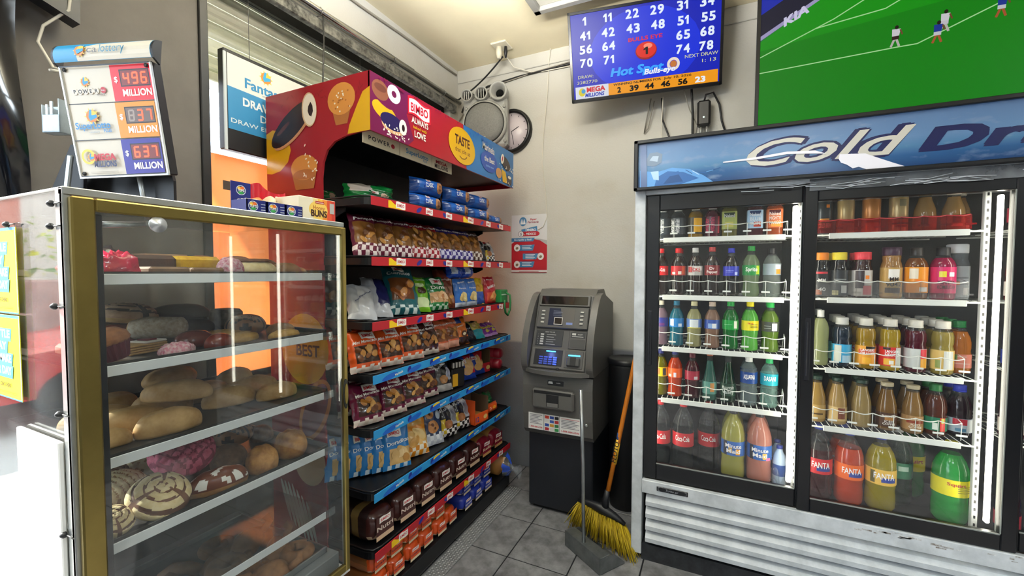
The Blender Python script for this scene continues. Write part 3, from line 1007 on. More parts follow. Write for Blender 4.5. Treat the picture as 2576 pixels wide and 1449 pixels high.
place('L', 0, [
 (-.262, S('round', .036, .17, '#4a5560', .45, '#d8d8d8', '#3c4650', txt='^vitamin|^water', tcol='#e8ecec'), 'grey vitamin water bottle', 'water_bottle', 1, 0),
 (-.185, S('round', .036, .17, '#3a3f44', .45, '#d8d8d8', '#4a5056', txt='^vitamin|^water', tcol='#f2f2f2'), 'dark vitamin water bottle', 'water_bottle', 1, 0),
 (-.100, S('round', .036, .17, '#b08a20', .3, '#d8d8d8', '#3d3a2c', lab2=[(-.2, 1.0, .1, .95, '#f2b516')]), 'yellow label drink bottle', 'drink_bottle', 1, 0),
 (-.020, S('round', .036, .17, '#6a1838', .3, '#d8d8d8', '#5a2036', txt='^vitamin|^water', tcol='#d8335f', lab2=[(.7, 1.0, 0, 1, '#e0485f')]), 'dark red drink bottle', 'drink_bottle', 1, 0),
 (.056, S('square', .034, .17, '#7d7a35', .2, '#3c5a2c', '#a8b45a', txt='Naked||', tcol='#e8ece0', lab2=[(-.7, .7, .68, .92, '#2c4030'), (-.6, .5, .1, .4, '#cfc860')]), 'olive green juice bottle', 'juice_bottle', 1, 0),
 (.168, S('square', .034, .17, '#5a2430', .2, '#27466e', '#a9cbe6', txt='Naked|BLUE|MACHINE', tcol='#f0f4f8', lab2=[(-.7, .7, .76, .95, '#24406f'), (-.2, .7, .08, .36, '#c8442c')]), 'pale blue label juice bottle', 'juice_bottle', 1, 0),
 (.250, S('square', .034, .17, '#b8552a', .2, '#27466e', '#e2743a', txt='Naked|MIGHTY|MANGO', tcol='#f8e8dc', lab2=[(-.7, .7, .76, .95, '#5a2330'), (-.5, .7, .06, .36, '#eaa040')]), 'orange label juice bottle', 'juice_bottle', 1, 0),
])
COKE = '#200c08'
place('L', 1, [
 (-.268, S('soda', .037, .245, COKE, .15, '#d4121c', '#c8101a', txt='Coca-Cola', tcol='#ffffff', lab2=[(-.95, -.5, .1, .9, '#f2e8d0')]), 'cola bottle at the door edge', 'soda_bottle', 1, 0),
 (-.181, S('soda', .037, .245, COKE, .15, '#d4121c', '#b81c22', lab2=[(.6, 1.1, .1, .95, '#d8542c'), (.05, .5, .08, .42, '#e8dccc'), (-.8, -.3, .08, .35, '#d8c8c0')]), 'red label cola bottle', 'soda_bottle', 2, 0),
 (-.098, S('soda', .037, .245, COKE, .15, '#c9c9c4', '#b4b2ae', txt='COKE', tcol='#c8101a', lab2=[(-1.0, -.35, .3, .9, '#a03a3a'), (-.1, 1.0, .5, .92, '#e4e2de')]), 'silver label diet cola bottle', 'soda_bottle', 1, 0),
 (-.018, S('soda', .037, .248, '#1c0a0a', .15, '#b0282a', '#7c161c', txt='Dr|Pepper', tcol='#f0e6e0'), 'maroon label soda bottle', 'soda_bottle', 1, 0),
 (.069, S('soda', .037, .24, '#0c0a10', .12, '#2a36b8', '#2a36b4', lab2=[(-.7, .3, .5, .56, '#8a96e0'), (-.7, .2, .36, .40, '#8a96e0'), (.4, .8, .1, .4, '#aab4e8')]), 'blue capped dark cola bottle', 'soda_bottle', 1, 0),
 (.157, S('soda', .039, .248, '#9db48c', .55, '#1c8c38', '#168438', txt='Sprite', tcol='#f4faf0', lab2=[(.55, 1.0, .1, .95, '#b8d028')]), 'green label lemon lime soda bottle', 'soda_bottle', 1, 0),
 (.246, S('water', .038, .236, '#c8d4d0', .8, '#1b1c20', '#8c9aa2', lab2=[(.4, 1.0, .1, .5, '#f08a1c'), (.3, 1.0, .55, .9, '#d8dcdc')]), 'clear sports drink with black cap', 'water_bottle', 1, 0),
])
place('L', 2, [
 (-.264, S('soda', .037, .236, '#a48898', .4, '#cfc8b4', '#33388c', lab2=[(-.2, .6, .1, .4, '#6a3a78')]), 'pale purple drink bottle', 'juice_bottle', 1, 0),
 (-.185, S('soda', .037, .236, '#167890', .2, '#1a6a8c', '#2a7cc0', lab2=[(-.9, -.3, .15, .9, '#d8e4ea'), (.3, .8, .08, .42, '#d0dce8')]), 'bright blue drink bottle', 'juice_bottle', 1, 0),
 (-.099, S('soda', .037, .236, '#b3b17c', .3, '#cfcaa0', '#5c7cb8', lab2=[(-.55, .6, .08, .92, '#ccd4d8'), (-.9, 1.0, 0, .07, '#d8cc40')]), 'pale lemon drink bottle', 'juice_bottle', 1, 0),
 (-.013, S('soda', .037, .236, '#a5816c', .3, '#cbb8a8', '#2c4c9c', lab2=[(-.5, .6, .08, .6, '#88a8d8'), (.0, .5, .08, .6, '#dce0e4')]), 'pinkish lemonade drink bottle', 'juice_bottle', 1, 0),
 (.071, S('soda', .038, .240, '#0d7a2c', .2, '#10a03c', '#12963a', lab2=[(.4, .85, .15, .9, '#d8dcd0'), (-.8, .2, .5, .56, '#7cc890')]), 'dark green soda bottle', 'soda_bottle', 2, 0),
 (.158, S('soda', .038, .242, '#6cc850', .25, '#f2e210', '#e6d812', txt='irt||', tcol='#c8281c', lab2=[(.0, .9, .45, .5, '#6a6410'), (.0, .9, .6, .65, '#6a6410'), (.0, .9, .3, .35, '#6a6410')]), 'light green soda with yellow cap', 'soda_bottle', 2, 0),
 (.245, S('soda', .038, .240, '#7ba032', .45, '#22b44c', '#3d443a', lab2=[(.1, .75, .1, .85, '#d8dcd4'), (-.8, 0, .3, .36, '#a0a89c'), (-.8, 0, .55, .6, '#a0a89c')]), 'clear green soda with dark label', 'soda_bottle', 2, 0),
])
place('L', 3, [
 (-.262, S('soda', .037, .245, '#7d7a10', .2, '#2a3070', '#e2c21c', lab2=[(-.5, 0, .2, .9, '#e87020'), (.4, .9, .1, .9, '#3a3a40')]), 'yellow soda with navy cap', 'soda_bottle', 1, 0),
 (-.189, S('soda', .037, .245, '#d04414', .2, '#28306e', '#f0601c', lab2=[(-.9, -.4, .08, .35, '#f0d0b8'), (-.1, .25, .06, .55, '#d8d4e0')]), 'orange soda with navy cap', 'soda_bottle', 1, 0),
 (-.104, S('soda', .037, .235, '#4c0c1c', .15, '#5a2030', '#9a2038', lab2=[(.3, .8, .08, .42, '#c0b8bc')]), 'dark red soda bottle', 'soda_bottle', 1, 0),
 (-.020, S('tall', .040, .245, '#4f8c80', .5, '#a8583a', '#5c968a', lab2=[(.1, .6, .2, .9, '#c88a4c')]), 'teal glass mineral water bottle', 'water_bottle', 1, 0),
 (.065, S('tall', .042, .246, '#12442a', .35, '#3c4a44', '#173f2c', txt='Mountain|Valley', tcol='#c8d4cc'), 'dark green glass water bottle', 'water_bottle', 1, 0),
 (.158, S('water', .038, .245, '#c4d4d8', .8, '#e4e6e4', '#1e468e', txt='AQUAFINA', tcol='#ffffff'), 'clear water with blue label', 'water_bottle', 2, 0),
 (.246, S('water', .038, .245, '#b4dcd4', .75, '#30a868', '#1fa4b4', txt='DASANI', tcol='#ffffff'), 'clear water with teal label', 'water_bottle', 1, 0),
])
CK2 = S('twol', .054, .36, '#3a4246', .72, '#c8202c', '#c01824', txt='Coca-Cola', tcol='#f2ece8', fill=.6)
place('L', 4, [
 (-.262, CK2, 'large cola bottle at edge', 'soda_bottle', 1, 0),
 (-.145, CK2, 'large cola bottle with red cap', 'soda_bottle', 1, .01),
 (-.020, CK2, 'large cola under plastic', 'soda_bottle', 1, .07),
 (.095, S('twol', .055, .36, '#b0ae50', .15, '#2a2a30', '#2a62b0', txt='Minute|Maid', tcol='#f0f0f0', fill=.95, lab2=[(-.9, -.55, 0, 1, '#1c2436'), (.2, .55, .1, .5, '#f0a81c'), (-.4, -.1, .2, .6, '#c0a058')]), 'large yellow lemonade bottle', 'juice_bottle', 2, 0),
 (.212, S('twol', .055, .36, '#d08a78', .15, '#2a2a30', '#2a62b0', txt='Minute|Maid', tcol='#f0f0f0', fill=.95, lab2=[(-.9, -.55, 0, 1, '#1c2436'), (.2, .55, .1, .5, '#f0a81c'), (.5, .9, 0, .2, '#e878a8')]), 'large pink lemonade bottle', 'juice_bottle', 2, 0),
])
FR = '#a5834c'
place('R', 0, [
 (.447, S('can', .033, .17, '#39424a', 0, '#fff', '#39424a', txt='|||COLD BREW', tcol='#e8e8e0', lab2=[(-.8, .7, .12, .36, '#4c8a3c'), (-.6, .5, .36, .46, '#d09030'), (.1, .5, .8, .9, '#e88a30')]), 'dark grey can with green mountain', 'drink_can', 1, 0),
 (.529, S('can', .033, .17, '#a89058', 0, '#fff', '#b49c66', lab2=[(-.9, .9, .28, .34, '#6a5434'), (-.9, .9, .02, .24, '#8c7648')]), 'tan coffee can', 'drink_can', 1, 0),
 (.622, S('can', .033, .17, '#b87838', 0, '#fff', '#bc7c3c', lab2=[(-.9, .9, .28, .34, '#7a4420')]), 'copper coffee can', 'drink_can', 1, 0),
 (.716, S('can', .033, .17, '#a89058', 0, '#fff', '#b8a06c', lab2=[(-.9, .9, .36, .42, '#3c342c'), (-.9, .9, .2, .25, '#3c342c'), (-.2, .5, .74, .94, '#7c7454')]), 'pale tan coffee can', 'drink_can', 1, 0),
 (.805, S('coffee', .037, .17, FR, .1, '#d8d4c4', '#a5834c', lab2=[(-.6, .0, .3, .95, '#3a6c4c')]), 'tan coffee bottle with green seal', 'coffee_bottle', 1, 0),
 (.897, S('coffee', .037, .165, FR, .1, '#d8d4c4', '#9a7a48', lab2=[(-.4, .3, .4, .98, '#3a4a40'), (-.5, .5, .1, .3, '#e8dcc8')]), 'tan coffee bottle with dark seal', 'coffee_bottle', 1, 0),
 (.945, S('coffee', .037, .17, '#b08a58', .1, '#d8d4c4', '#b0784c', lab2=[(.0, .7, .3, .95, '#4a5a50'), (-.2, .8, .1, .25, '#f0e4d4')]), 'tan coffee bottle by the light', 'coffee_bottle', 1, .085),
])
MMB = '#1c1e24'
place('R', 1, [
 (.442, S('jar', .034, .205, MMB, .05, '#f08a20', '#23262c', txt='|MM||40', tcol='#f2f2f2', lab2=[(-.7, .7, .86, .94, '#d83a48'), (-.9, 0, .02, .22, '#b0603c')]), 'black protein shake with orange cap', 'protein_bottle', 1, 0),
 (.511, S('jar', .034, .205, MMB, .05, '#e4d234', '#2b3036', lab2=[(.1, .8, .1, .4, '#dcdcd8'), (-.7, .7, .5, .55, '#9aa0a0'), (-.7, .7, .62, .66, '#9aa0a0'), (-.9, -.2, .02, .2, '#c8c08c')]), 'black protein shake with yellow cap', 'protein_bottle', 2, 0),
 (.597, S('jar', .037, .205, '#3a2024', .05, '#e03a48', '#d0ccc8', lab2=[(-.9, 0, .3, .98, '#34262c'), (-.1, .8, .05, .4, '#c87078'), (.1, .5, .66, .8, '#f08a30')]), 'protein shake with red cap', 'protein_bottle', 2, 0),
 (.700, S('jar', .038, .225, '#b0824a', .1, '#3c2038', '#b8924e', txt='|MM|9042|', tcol='#2c2018', lab2=[(-.5, .5, .62, .94, '#e8e4dc'), (-.8, .6, .12, .3, '#4a3420')]), 'tan protein shake with purple cap', 'protein_bottle', 1, 0),
 (.784, S('round', .039, .22, '#7a4410', .1, '#2a2420', '#e8931c', lab2=[(-.85, -.1, .55, .95, '#e8dcc4'), (.0, .8, .05, .22, '#e8e4dc'), (-.3, .2, .44, .52, '#f07818')]), 'amber kombucha bottle', 'tea_bottle', 1, 0),
 (.872, S('round', .041, .22, '#9c1c4a', .1, '#26262a', '#cc2264', txt='||KEVITA|KOMBUCHA', tcol='#3a1230', lab2=[(-.6, -.05, .62, .84, '#d8cc38'), (.15, .6, .64, .8, '#f0dce4')]), 'pink kombucha bottle', 'tea_bottle', 1, 0),
 (.938, S('jar', .040, .235, '#c4ccd0', .75, '#d8dcdc', '#aab2b6', lab2=[(-.7, .7, .6, .64, '#7c8488'), (-.7, .7, .4, .44, '#7c8488'), (.2, .7, .06, .3, '#e8e8e4'), (-.6, -.1, .4, .5, '#f08a30')]), 'clear wide bottle with white cap', 'water_bottle', 1, .06),
])
place('R', 2, [
 (.447, S('water', .033, .255, '#ccd49c', .45, '#f0f0ec', None), 'tall clear pale yellow water', 'water_bottle', 2, 0),
 (.530, S('juice', .037, .225, '#10283c', .1, '#cfcfca', '#3ca8d8', lab2=[(-.95, -.2, .05, .95, '#c8ccc0'), (-.1, .9, .0, .4, '#a8cce0')]), 'navy juice with blue label', 'juice_bottle', 3, 0),
 (.618, S('juice', .037, .225, '#b08c14', .15, '#d4d0c4', '#e8a02c', txt='LANGERS|ORANGE||', tcol='#ffffff', lab2=[(-.2, .9, .84, .98, '#1f1a14'), (-.9, .9, .56, .8, '#d8542c'), (-.5, .3, .06, .38, '#f2b428')]), 'yellow orange juice bottle', 'juice_bottle', 4, 0),
 (.704, S('juice', .037, .225, '#b89a10', .15, '#d4d0c4', '#d8342c', txt='LANGERS|NECTAR||', tcol='#ffffff', lab2=[(-.9, -.2, .86, .98, '#1f1a14'), (.3, .95, .02, .98, '#c8ccc4'), (-.8, .2, .06, .4, '#e8b030'), (-.3, .1, .1, .3, '#f2f0e8')]), 'yellow juice with red label', 'juice_bottle', 4, 0),
 (.790, S('juice', .037, .225, '#5a0c24', .15, '#d4d0c4', '#c4c8c4', lab2=[(.2, .95, .5, .98, '#d0283c'), (.2, .95, .02, .5, '#e0a028')]), 'deep red juice bottle', 'juice_bottle', 4, 0),
 (.879, S('juice', .037, .225, '#a49240', .2, '#d4d0c4', '#d8b868', lab2=[(-.2, .7, .04, .96, '#c8ccc8'), (-.9, -.4, .1, .5, '#8a9a50')]), 'pale straw juice bottle', 'juice_bottle', 4, 0),
 (.948, S('pet', .041, .225, '#d8842c', .15, '#1c7c3c', '#e8907c', lab2=[(-.7, .3, .8, .86, '#f4d0c4'), (-.9, -.4, .6, .98, '#6a9a50'), (-.6, .6, .3, .36, '#f4c8bc')]), 'orange juice with green cap', 'juice_bottle', 3, .045),
])
place('R', 3, [
 (.440, S('coffee', .037, .213, '#c09c54', .1, '#1f3a30', '#bc9c5c', lab2=[(-.6, .6, .3, .4, '#5a4428')]), 'tan iced coffee bottle', 'coffee_bottle', 2, 0),
 (.521, S('coffee', .037, .213, '#bc9c60', .1, '#1f3a30', '#c8ac74', lab2=[(-.1, .7, .15, .95, '#7c4430'), (.0, .6, .55, .62, '#f0e0d0')]), 'tan iced coffee with brown patch', 'coffee_bottle', 2, 0),
 (.610, S('coffee', .037, .213, '#a8905c', .1, '#1f3a30', None), 'plain tan iced coffee bottle', 'coffee_bottle', 2, 0),
 (.700, S('coffee', .037, .210, '#84602c', .1, '#b4a88c', '#4a2c18', txt='SNICKERS||ICED|COFFEE', tcol='#f0ece4', lab2=[(-.4, .5, .5, .7, '#b07a3c')]), 'brown iced coffee with dark label', 'coffee_bottle', 2, 0),
 (.789, S('coffee', .037, .208, '#94703c', .1, '#b4a88c', '#a88050', txt='TWIX||ICED|COFFEE', tcol='#f4ead8', lab2=[(-.8, .8, .5, .68, '#8c3a20')]), 'brown iced coffee with tan label', 'coffee_bottle', 2, 0),
 (.864, S('pet', .039, .22, '#5a2814', .2, '#1e6c34', '#157050', lab2=[(.1, .6, 0, 1, '#c83428'), (.2, .5, .6, .95, '#b8c040'), (-.5, -.1, .1, .6, '#d8e4d8')]), 'amber tea with green cap', 'tea_bottle', 2, 0),
 (.949, S('pet', .041, .222, '#2a1420', .2, '#2438b8', '#b0bcc8', lab2=[(-.8, .3, .55, .98, '#b82438'), (.3, .9, .05, .95, '#d8dcdc'), (-.6, .2, .08, .3, '#4a80a0')]), 'dark grape drink with blue cap', 'juice_bottle', 2, .02),
])
FZ = dict(txt='FANTA', tcol='#ffffff')
place('R', 4, [
 (.459, S('twol', .054, .355, '#4c1018', .2, '#2c44a8', '#e02430', lab2=[(-.3, .75, .2, .5, '#27409c')], fill=.6, **FZ), 'large dark red soda bottle', 'soda_bottle', 2, 0),
 (.576, S('twol', .055, .345, '#d44a28', .12, '#2c44a8', '#f06a1c', lab2=[(-.2, .8, .2, .5, '#27409c')], fill=.7, **FZ), 'large orange soda bottle', 'soda_bottle', 2, 0),
 (.692, S('twol', .056, .345, '#a89808', .12, '#2c44a8', '#eec050', lab2=[(-.2, .8, .2, .5, '#27409c'), (-.9, -.6, .1, .9, '#5a5420')], fill=.8, **FZ), 'large yellow soda bottle', 'soda_bottle', 1, 0),
 (.780, S('twol', .055, .36, '#4c6c5c', .65, '#d8d8d4', '#2f7c5c', lab2=[(-.2, .5, .5, .8, '#b8d8c8')]), 'large clear green soda set back', 'soda_bottle', 1, .10),
 (.862, S('twol', .057, .36, '#1f8a3c', .25, '#f0e018', '#d8c814', txt='Squirt|', tcol='#a8242c'), 'large green soda set back', 'soda_bottle', 1, .22),
 (.930, S('twol', .060, .352, '#2fae4c', .2, '#f0e018', '#e8de10', txt='Squirt||', tcol='#b8282c', fill=.8, lab2=[(.05, .95, .5, .53, '#6c6814'), (.05, .95, .62, .65, '#6c6814'), (.05, .95, .4, .43, '#6c6814'), (.05, .95, .28, .31, '#6c6814')]), 'large light green soda', 'soda_bottle', 1, 0),
])
for si in range(5):
    place('T', si, [(1.10 + .092 * q, S('pet', .038, .22, ['#5a2048', '#8a2030', '#283a70', '#6a1c3c', '#3a2c5c'][si], .2, '#d8d4c8', ['#c02848', '#e8e4dc', '#28409c', '#d8d0c8', '#b82840'][si]), ['plum', 'berry', 'navy', 'maroon', 'violet'][si] + ' drink bottle', 'drink_bottle', 1, 0) for q in range(5)])
# plastic-wrapped pack on the cooler floor behind the left door
pk = thing('bottle_pack', 'blue and white water bottles in torn shrink wrap, cooler floor', 'bottle pack', (.315, 2.50, FLOORZ['L'] + .002))
PW = mat('#a8bcd4', .3); PBL = mat('#2c4c90', .35)
for dx, dy in ((-.015, -.05), (-.015, .03)):
    MB().lathe([(0, 0), (.028, 0), (.03, .02), (.03, .13), (.024, .16), (.012, .185), (.012, .195)], PW, 14, (dx, dy, 0)).lathe([(.0306, .06), (.0306, .115)], PBL, 14, (dx, dy, 0), cap=False).lathe([(.014, .19), (.014, .205), (0, .206)], mat('#2a3a90', .4), 12, (dx, dy, 0)).build('bottle', pk)
wr = MB()
wr.grid(lambda u, v: (-.05 + .07 * u + .004 * math.sin(9 * v), -.085 + .012 * math.sin(6 * u + 5 * v) + .01 * math.sin(14 * u), .09 * v + .015 * math.sin(8 * u)), 10, 8, clear('#f4f8f8', .1, 1.5, .12), True)
wr.build('shrink_wrap', pk)
# ================================================================ SNACK RACK
gr = thing('snack_rack', 'tall black snack rack with red and blue price strips', 'display rack', (-1.56, 1.98, 0))
RB = mat('#0b0c10', .42, name='black_steel')
YA, YZ, XF = 1.335, 2.640, -1.27
b = MB().box(-1.86, -1.83, YA + .02, YZ - .05, .0, 2.06, RB)
wbuild(b, 'back_panel', gr)
for y in (YA + .02, YZ - .08):
    wbuild(MB().box(-1.84, -1.79, y, y + .03, 0, 2.06, RB, .003), 'upright', gr)
wbuild(MB().box(-1.84, -1.275, YA, YZ, 0.02, .10, RB, .004), 'base_deck', gr)
SHZ = [1.806, 1.558, 1.287, 1.064, .832, .563, .310]
PR, PBLU, PY, PN = mat('#b41c28', .4), mat('#2b92d0', .4), mat('#f2c818', .4), mat('#232a8c', .4)
PWH, PRED = mat('#f4efe8', .4), mat('#c8141e', .4)
PB2 = mat('#1d5fc0', .4)
def rounded(x0, x1, y0, y1, r, n=5):
    """outline with the two front corners (x1 side) rounded"""
    pts = [(x0, y0)]
    for i in range(n + 1):
        a = -PI / 2 + PI / 2 * i / n
        pts.append((x1 - r + r * math.cos(a), y0 + r + r * math.sin(a)))
    for i in range(n + 1):
        a = PI / 2 * i / n
        pts.append((x1 - r * .4 + r * .4 * math.cos(a), y1 - r * .4 + r * .4 * math.sin(a)))
    pts.append((x0, y1))
    return pts
for si, z in enumerate(SHZ):
    b = MB()
    b.prism(rounded(-1.83, XF - .004, YA - .005, YZ, .05), .030, RB, 'z', z - .032)
    so = wbuild(b, 'shelf', gr)
    lip = MB()
    lip.tube([(-1.80, YA, z + .004), (-1.33, YA, z + .004), (-1.292, YA + .012, z + .004), (-1.282, YA + .05, z + .004), (-1.282, YZ - .02, z + .004), (-1.30, YZ - .005, z + .004), (-1.80, YZ - .005, z + .004)], .004, RB, 5)
    wbuild(lip, 'lip', so)
    for y in (YA + .03, YZ - .07):
        wbuild(MB().prism([(-1.83, z - .03), (-1.45, z - .03), (-1.45, z - .05), (-1.5, z - .07), (-1.83, z - .10)], .006, RB, 'y', y), 'bracket', so)
    st = MB()
    red = si in (0, 1, 2, 6)
    st.box(XF - .004, XF, YA, YZ + .003, z - .036, z + .001, PR if red else PBLU, .001)
    P = Print(st, plane_fn((XF, 0, z - .0175), (0, 1, 0), (0, 0, 1)), .0003, .00003)
    k = 0
    y = YA + .16
    while y < YZ - .05:
        if red:
            if k % 3 == 0:
                P.poly([(y - .06, .014), (y - .045, .016), (y - .02, .002), (y + .045, -.004), (y + .05, -.016), (y - .06, -.016)], PY)
                P.logo('BIMBO', y + .02, .001, .055, .022, PWH, PWH, PRED)
            elif k % 3 == 1:
                P.ell(y - .05, -.001, .022, .010, PN, 12, .5)
                P.logo('BIMBO', y + .03, .001, .05, .022, PWH, PWH, PRED)
            else:
                P.ell(y - .04, .0, .016, .010, PN, 12, -.4)
                P.logo('BIMBO', y, .0, .05, .022, PWH, PWH, PRED)
            y += .20
        else:
            P.ell(y - .06, -.004, .05, .012, PB2, 14, .15)
            if k % 2 == 0:
                P.text('Marinela', y + .0, -.006, .011, PWH, bold=.02, rot=.15)
            P.ell(y + .07, .002, .016, .011, PN, 12, .9)
            if k % 2:
                P.ell(y + .11, .010, .030, .009, PY, 12, .1)
                P.text('Marinela', y + .13, -.006, .011, PWH, bold=.02, rot=.15)
            y += .17
        k += 1
    wbuild(st, 'price_strip', so)
# header
HRED, HMAG, HBLU = mat('#9c1622', .28), mat('#6c143f', .28), mat('#266aa8', .28)
CHOC, CAKE, CRUM, CRMW = mat('#2a1414', .3), mat('#d08a3c', .35), mat('#a8662a', .4), mat('#efe4d2', .35)
HYEL = mat('#d8a610', .28)
YS = 1.325
out = [(-1.262, 2.302), (-1.262, 2.066), (-1.33, 2.066), (-1.40, 2.060), (-1.46, 2.046), (-1.505, 2.015), (-1.530, 1.965), (-1.540, 1.90), (-1.540, .05), (-1.895, .05), (-1.895, 2.302)]
b = MB().prism(out, .010, HRED, 'y', YS)
P = Print(b, plane_fn((0, YS, 0), (1, 0, 0), (0, 0, 1)), .0003, .00003)
P.poly([(-1.262, 2.24), (-1.30, 2.225), (-1.335, 2.17), (-1.375, 2.10), (-1.385, 2.066), (-1.262, 2.067)], HYEL)
P.poly([(-1.894, 2.13), (-1.85, 2.145), (-1.79, 2.13), (-1.745, 2.09), (-1.73, 2.04), (-1.75, 1.99), (-1.80, 1.955), (-1.86, 1.945), (-1.894, 1.95)], HYEL)
for k in range(26):       # dark swirls on the red ground
    u, v = RND.uniform(-1.85, -1.3), RND.uniform(2.21, 2.295)
    if not (-1.50 < u < -1.34):
        P.ell(u, v, .012, .003, mat('#8c0f1c', .3), 8, RND.uniform(0, 3))
# sugar muffin
P.poly([(-1.475, 2.19), (-1.36, 2.19), (-1.385, 2.11), (-1.45, 2.11)], CRUM)
P.ell(-1.418, 2.215, .078, .066, CAKE, 24)
for k in range(40):
    a, r_ = RND.uniform(0, 2 * PI), RND.uniform(0, .92)
    P.ell(-1.418 + .072 * r_ * math.cos(a), 2.215 + .06 * r_ * math.sin(a), .005, .004, RND.choice([CRUM, CRMW, CAKE]), 6)
# chocolate roll
P.ell(-1.715, 2.135, .145, .052, mat('#c98f63', .4), 26, .55)
P.ell(-1.725, 2.150, .150, .056, CHOC, 26, .55)
P.ell(-1.775, 2.14, .05, .010, mat('#5a3430', .25), 16, .55)
P.ell(-1.607, 2.200, .046, .074, mat('#d8b890', .4), 24, .1)
P.ell(-1.605, 2.200, .041, .068, CRMW, 24, .1)
P.poly([(-1.612, 2.215), (-1.598, 2.232), (-1.586, 2.214), (-1.583, 2.19), (-1.594, 2.168), (-1.608, 2.176), (-1.616, 2.195)], CHOC)
# pound cake cup
P.poly([(-1.725, 1.94), (-1.565, 1.94), (-1.585, 1.86), (-1.70, 1.86)], CRUM)
P.ell(-1.645, 1.955, .083, .055, CAKE, 24)
P.ell(-1.645, 1.925, .070, .022, mat('#b06a2c', .4), 20)
for k in range(16):
    u, v = -1.62 + RND.uniform(-.03, .07), RND.uniform(1.86, 2.05)
    if u < -1.555 or v > 2.07:
        P.ell(u, v, .007, .0035, CRMW, 8, RND.uniform(0, 3))
# lower panel art seen through the pastry case
P.ell(-1.66, 1.15, .15, .16, HYEL, 26)
P.text('THE', -1.64, 1.20, .04, CHOC, bold=.03)
P.text('BEST', -1.64, 1.12, .05, CHOC, bold=.03)
P.ell(-1.60, .88, .08, .16, mat('#c9803c', .4), 24, -.5)
P.ell(-1.60, .88, .06, .14, mat('#8a5a6c', .4), 24, -.5)
P.ell(-1.64, .64, .10, .11, mat('#e6c9a4', .5), 24)
for q in range(7):
    P.ell(-1.80 + .028 * q, .43 - .012 * q, .011, .13 - .01 * abs(q - 3), mat('#e9e4dd', .5), 16, .35)
wbuild(b, 'header_side', gr)
b = MB().box(-1.895, -1.262, 2.655, 2.665, 2.068, 2.30, HRED)
wbuild(b, 'header_side', gr)
b = MB().box(-1.272, -1.262, YS, 2.668, 2.066, 2.302, HRED, .001)
P = Print(b, plane_fn((-1.262, 0, 0), (0, 1, 0), (0, 0, 1)), .0003, .00003)
def sub_rect(y0, y1, m):
    P.rect(y0, 2.0665, y1, 2.3015, m)
P.poly([(1.326, 2.067), (1.326, 2.301), (1.60, 2.301), (1.55, 2.2), (1.60, 2.10), (1.56, 2.067)], HMAG)
P.poly([(2.025, 2.301), (2.04, 2.18), (2.06, 2.067), (2.667, 2.067), (2.667, 2.301)], HBLU)
P.ell(1.41, 2.165, .075, .035, HYEL, 20, -.2); P.ell(1.40, 2.21, .06, .02, HMAG, 16, -.3)
P.ell(1.385, 2.245, .050, .040, mat('#8c5236', .35), 20); P.ell(1.385, 2.255, .036, .016, mat('#6e3a26', .35), 16)
P.ring(1.468, 2.258, .014, .038, mat('#e6dcd2', .4), 24, 1.1)
P.ell(1.46, 2.118, .070, .030, mat('#d2a070', .4), 20, -.06)
P.ell(1.455, 2.136, .072, .034, mat('#241a4c', .3), 22, -.06)
P.ell(1.525, 2.134, .026, .034, CRMW, 18); P.ell(1.527, 2.132, .010, .016, CHOC, 12)
for k in range(30):
    P.ell(RND.uniform(1.40, 1.60), 2.075 + .05 * RND.random() ** 1.5, .006, .003, CRMW, 6, RND.uniform(0, 3))
P.logo('BIMBO', 1.642, 2.247, .150, .062, mat('#f6f2ee', .3), mat('#c8202a', .3), mat('#c8141e', .3), .035)
P.text('ALWAYS', 1.645, 2.178, .026, CRMW, w=.125, bold=.035)
P.text('baked with', 1.645, 2.154, .014, HYEL, w=.10, bold=.012)
P.text('LOVE', 1.645, 2.117, .028, CRMW, w=.085, bold=.035)
P.ell(2.015, 2.180, .135, .095, HYEL, 30, -.1)
P.text('TASTE', 2.015, 2.183, .046, mat('#4a1c18', .3), w=.15, bold=.045)
P.text('that join us', 2.018, 2.142, .024, mat('#5a2a18', .3), w=.15, bold=.008)
P.line([(1.985, 2.122), (2.01, 2.112), (2.04, 2.116), (2.06, 2.13)], .005, mat('#5a2a18', .3))
NB = mat('#2348a0', .3)
P.ell(2.32, 2.165, .105, .062, NB, 26)
P.text('Marinela', 2.31, 2.225, .040, CRMW, w=.15, bold=.02, rot=-.05, outline=NB, ow=.03)
P.text('the Best', 2.322, 2.163, .030, CRMW, w=.13, bold=.025)
P.text('taste now', 2.325, 2.132, .014, mat('#8fb4e0', .3), w=.10)
P.ell(2.545, 2.205, .070, .038, CHOC, 22, -.35); P.ell(2.495, 2.225, .022, .034, CRMW, 16, -.35); P.ell(2.495, 2.225, .007, .02, mat('#b8283c', .3), 12, -.35)
P.ell(2.445, 2.125, .040, .032, mat('#c99058', .4), 18)
P.poly([(2.48, 2.16), (2.54, 2.15), (2.57, 2.08), (2.50, 2.08)], HYEL)
P.ell(2.595, 2.105, .038, .034, mat('#2c1c20', .3), 20); P.ell(2.60, 2.125, .026, .010, CRMW, 14)
for k in range(30):
    P.ell(RND.uniform(2.44, 2.66), RND.choice([RND.uniform(2.07, 2.09), RND.uniform(2.16, 2.19)]), .006, .003, CRMW, 6, RND.uniform(0, 3))
for k in range(18):
    P.ell(RND.uniform(2.06, 2.4), RND.uniform(2.265, 2.298), .009, .003, NB, 6, RND.uniform(0, 3))
for k in range(20):
    P.ell(RND.uniform(1.33, 1.98), RND.uniform(2.285, 2.299), .009, .003, mat('#7c1030', .3), 6, RND.uniform(0, 3))
wbuild(b, 'header_front', gr)
b = MB().box(-1.86, -1.28, YS + .012, 2.655, 2.10, 2.105, RB).box(-1.86, -1.83, 1.36, 2.6, 2.06, 2.30, RB)
wbuild(b, 'header_underside', gr)
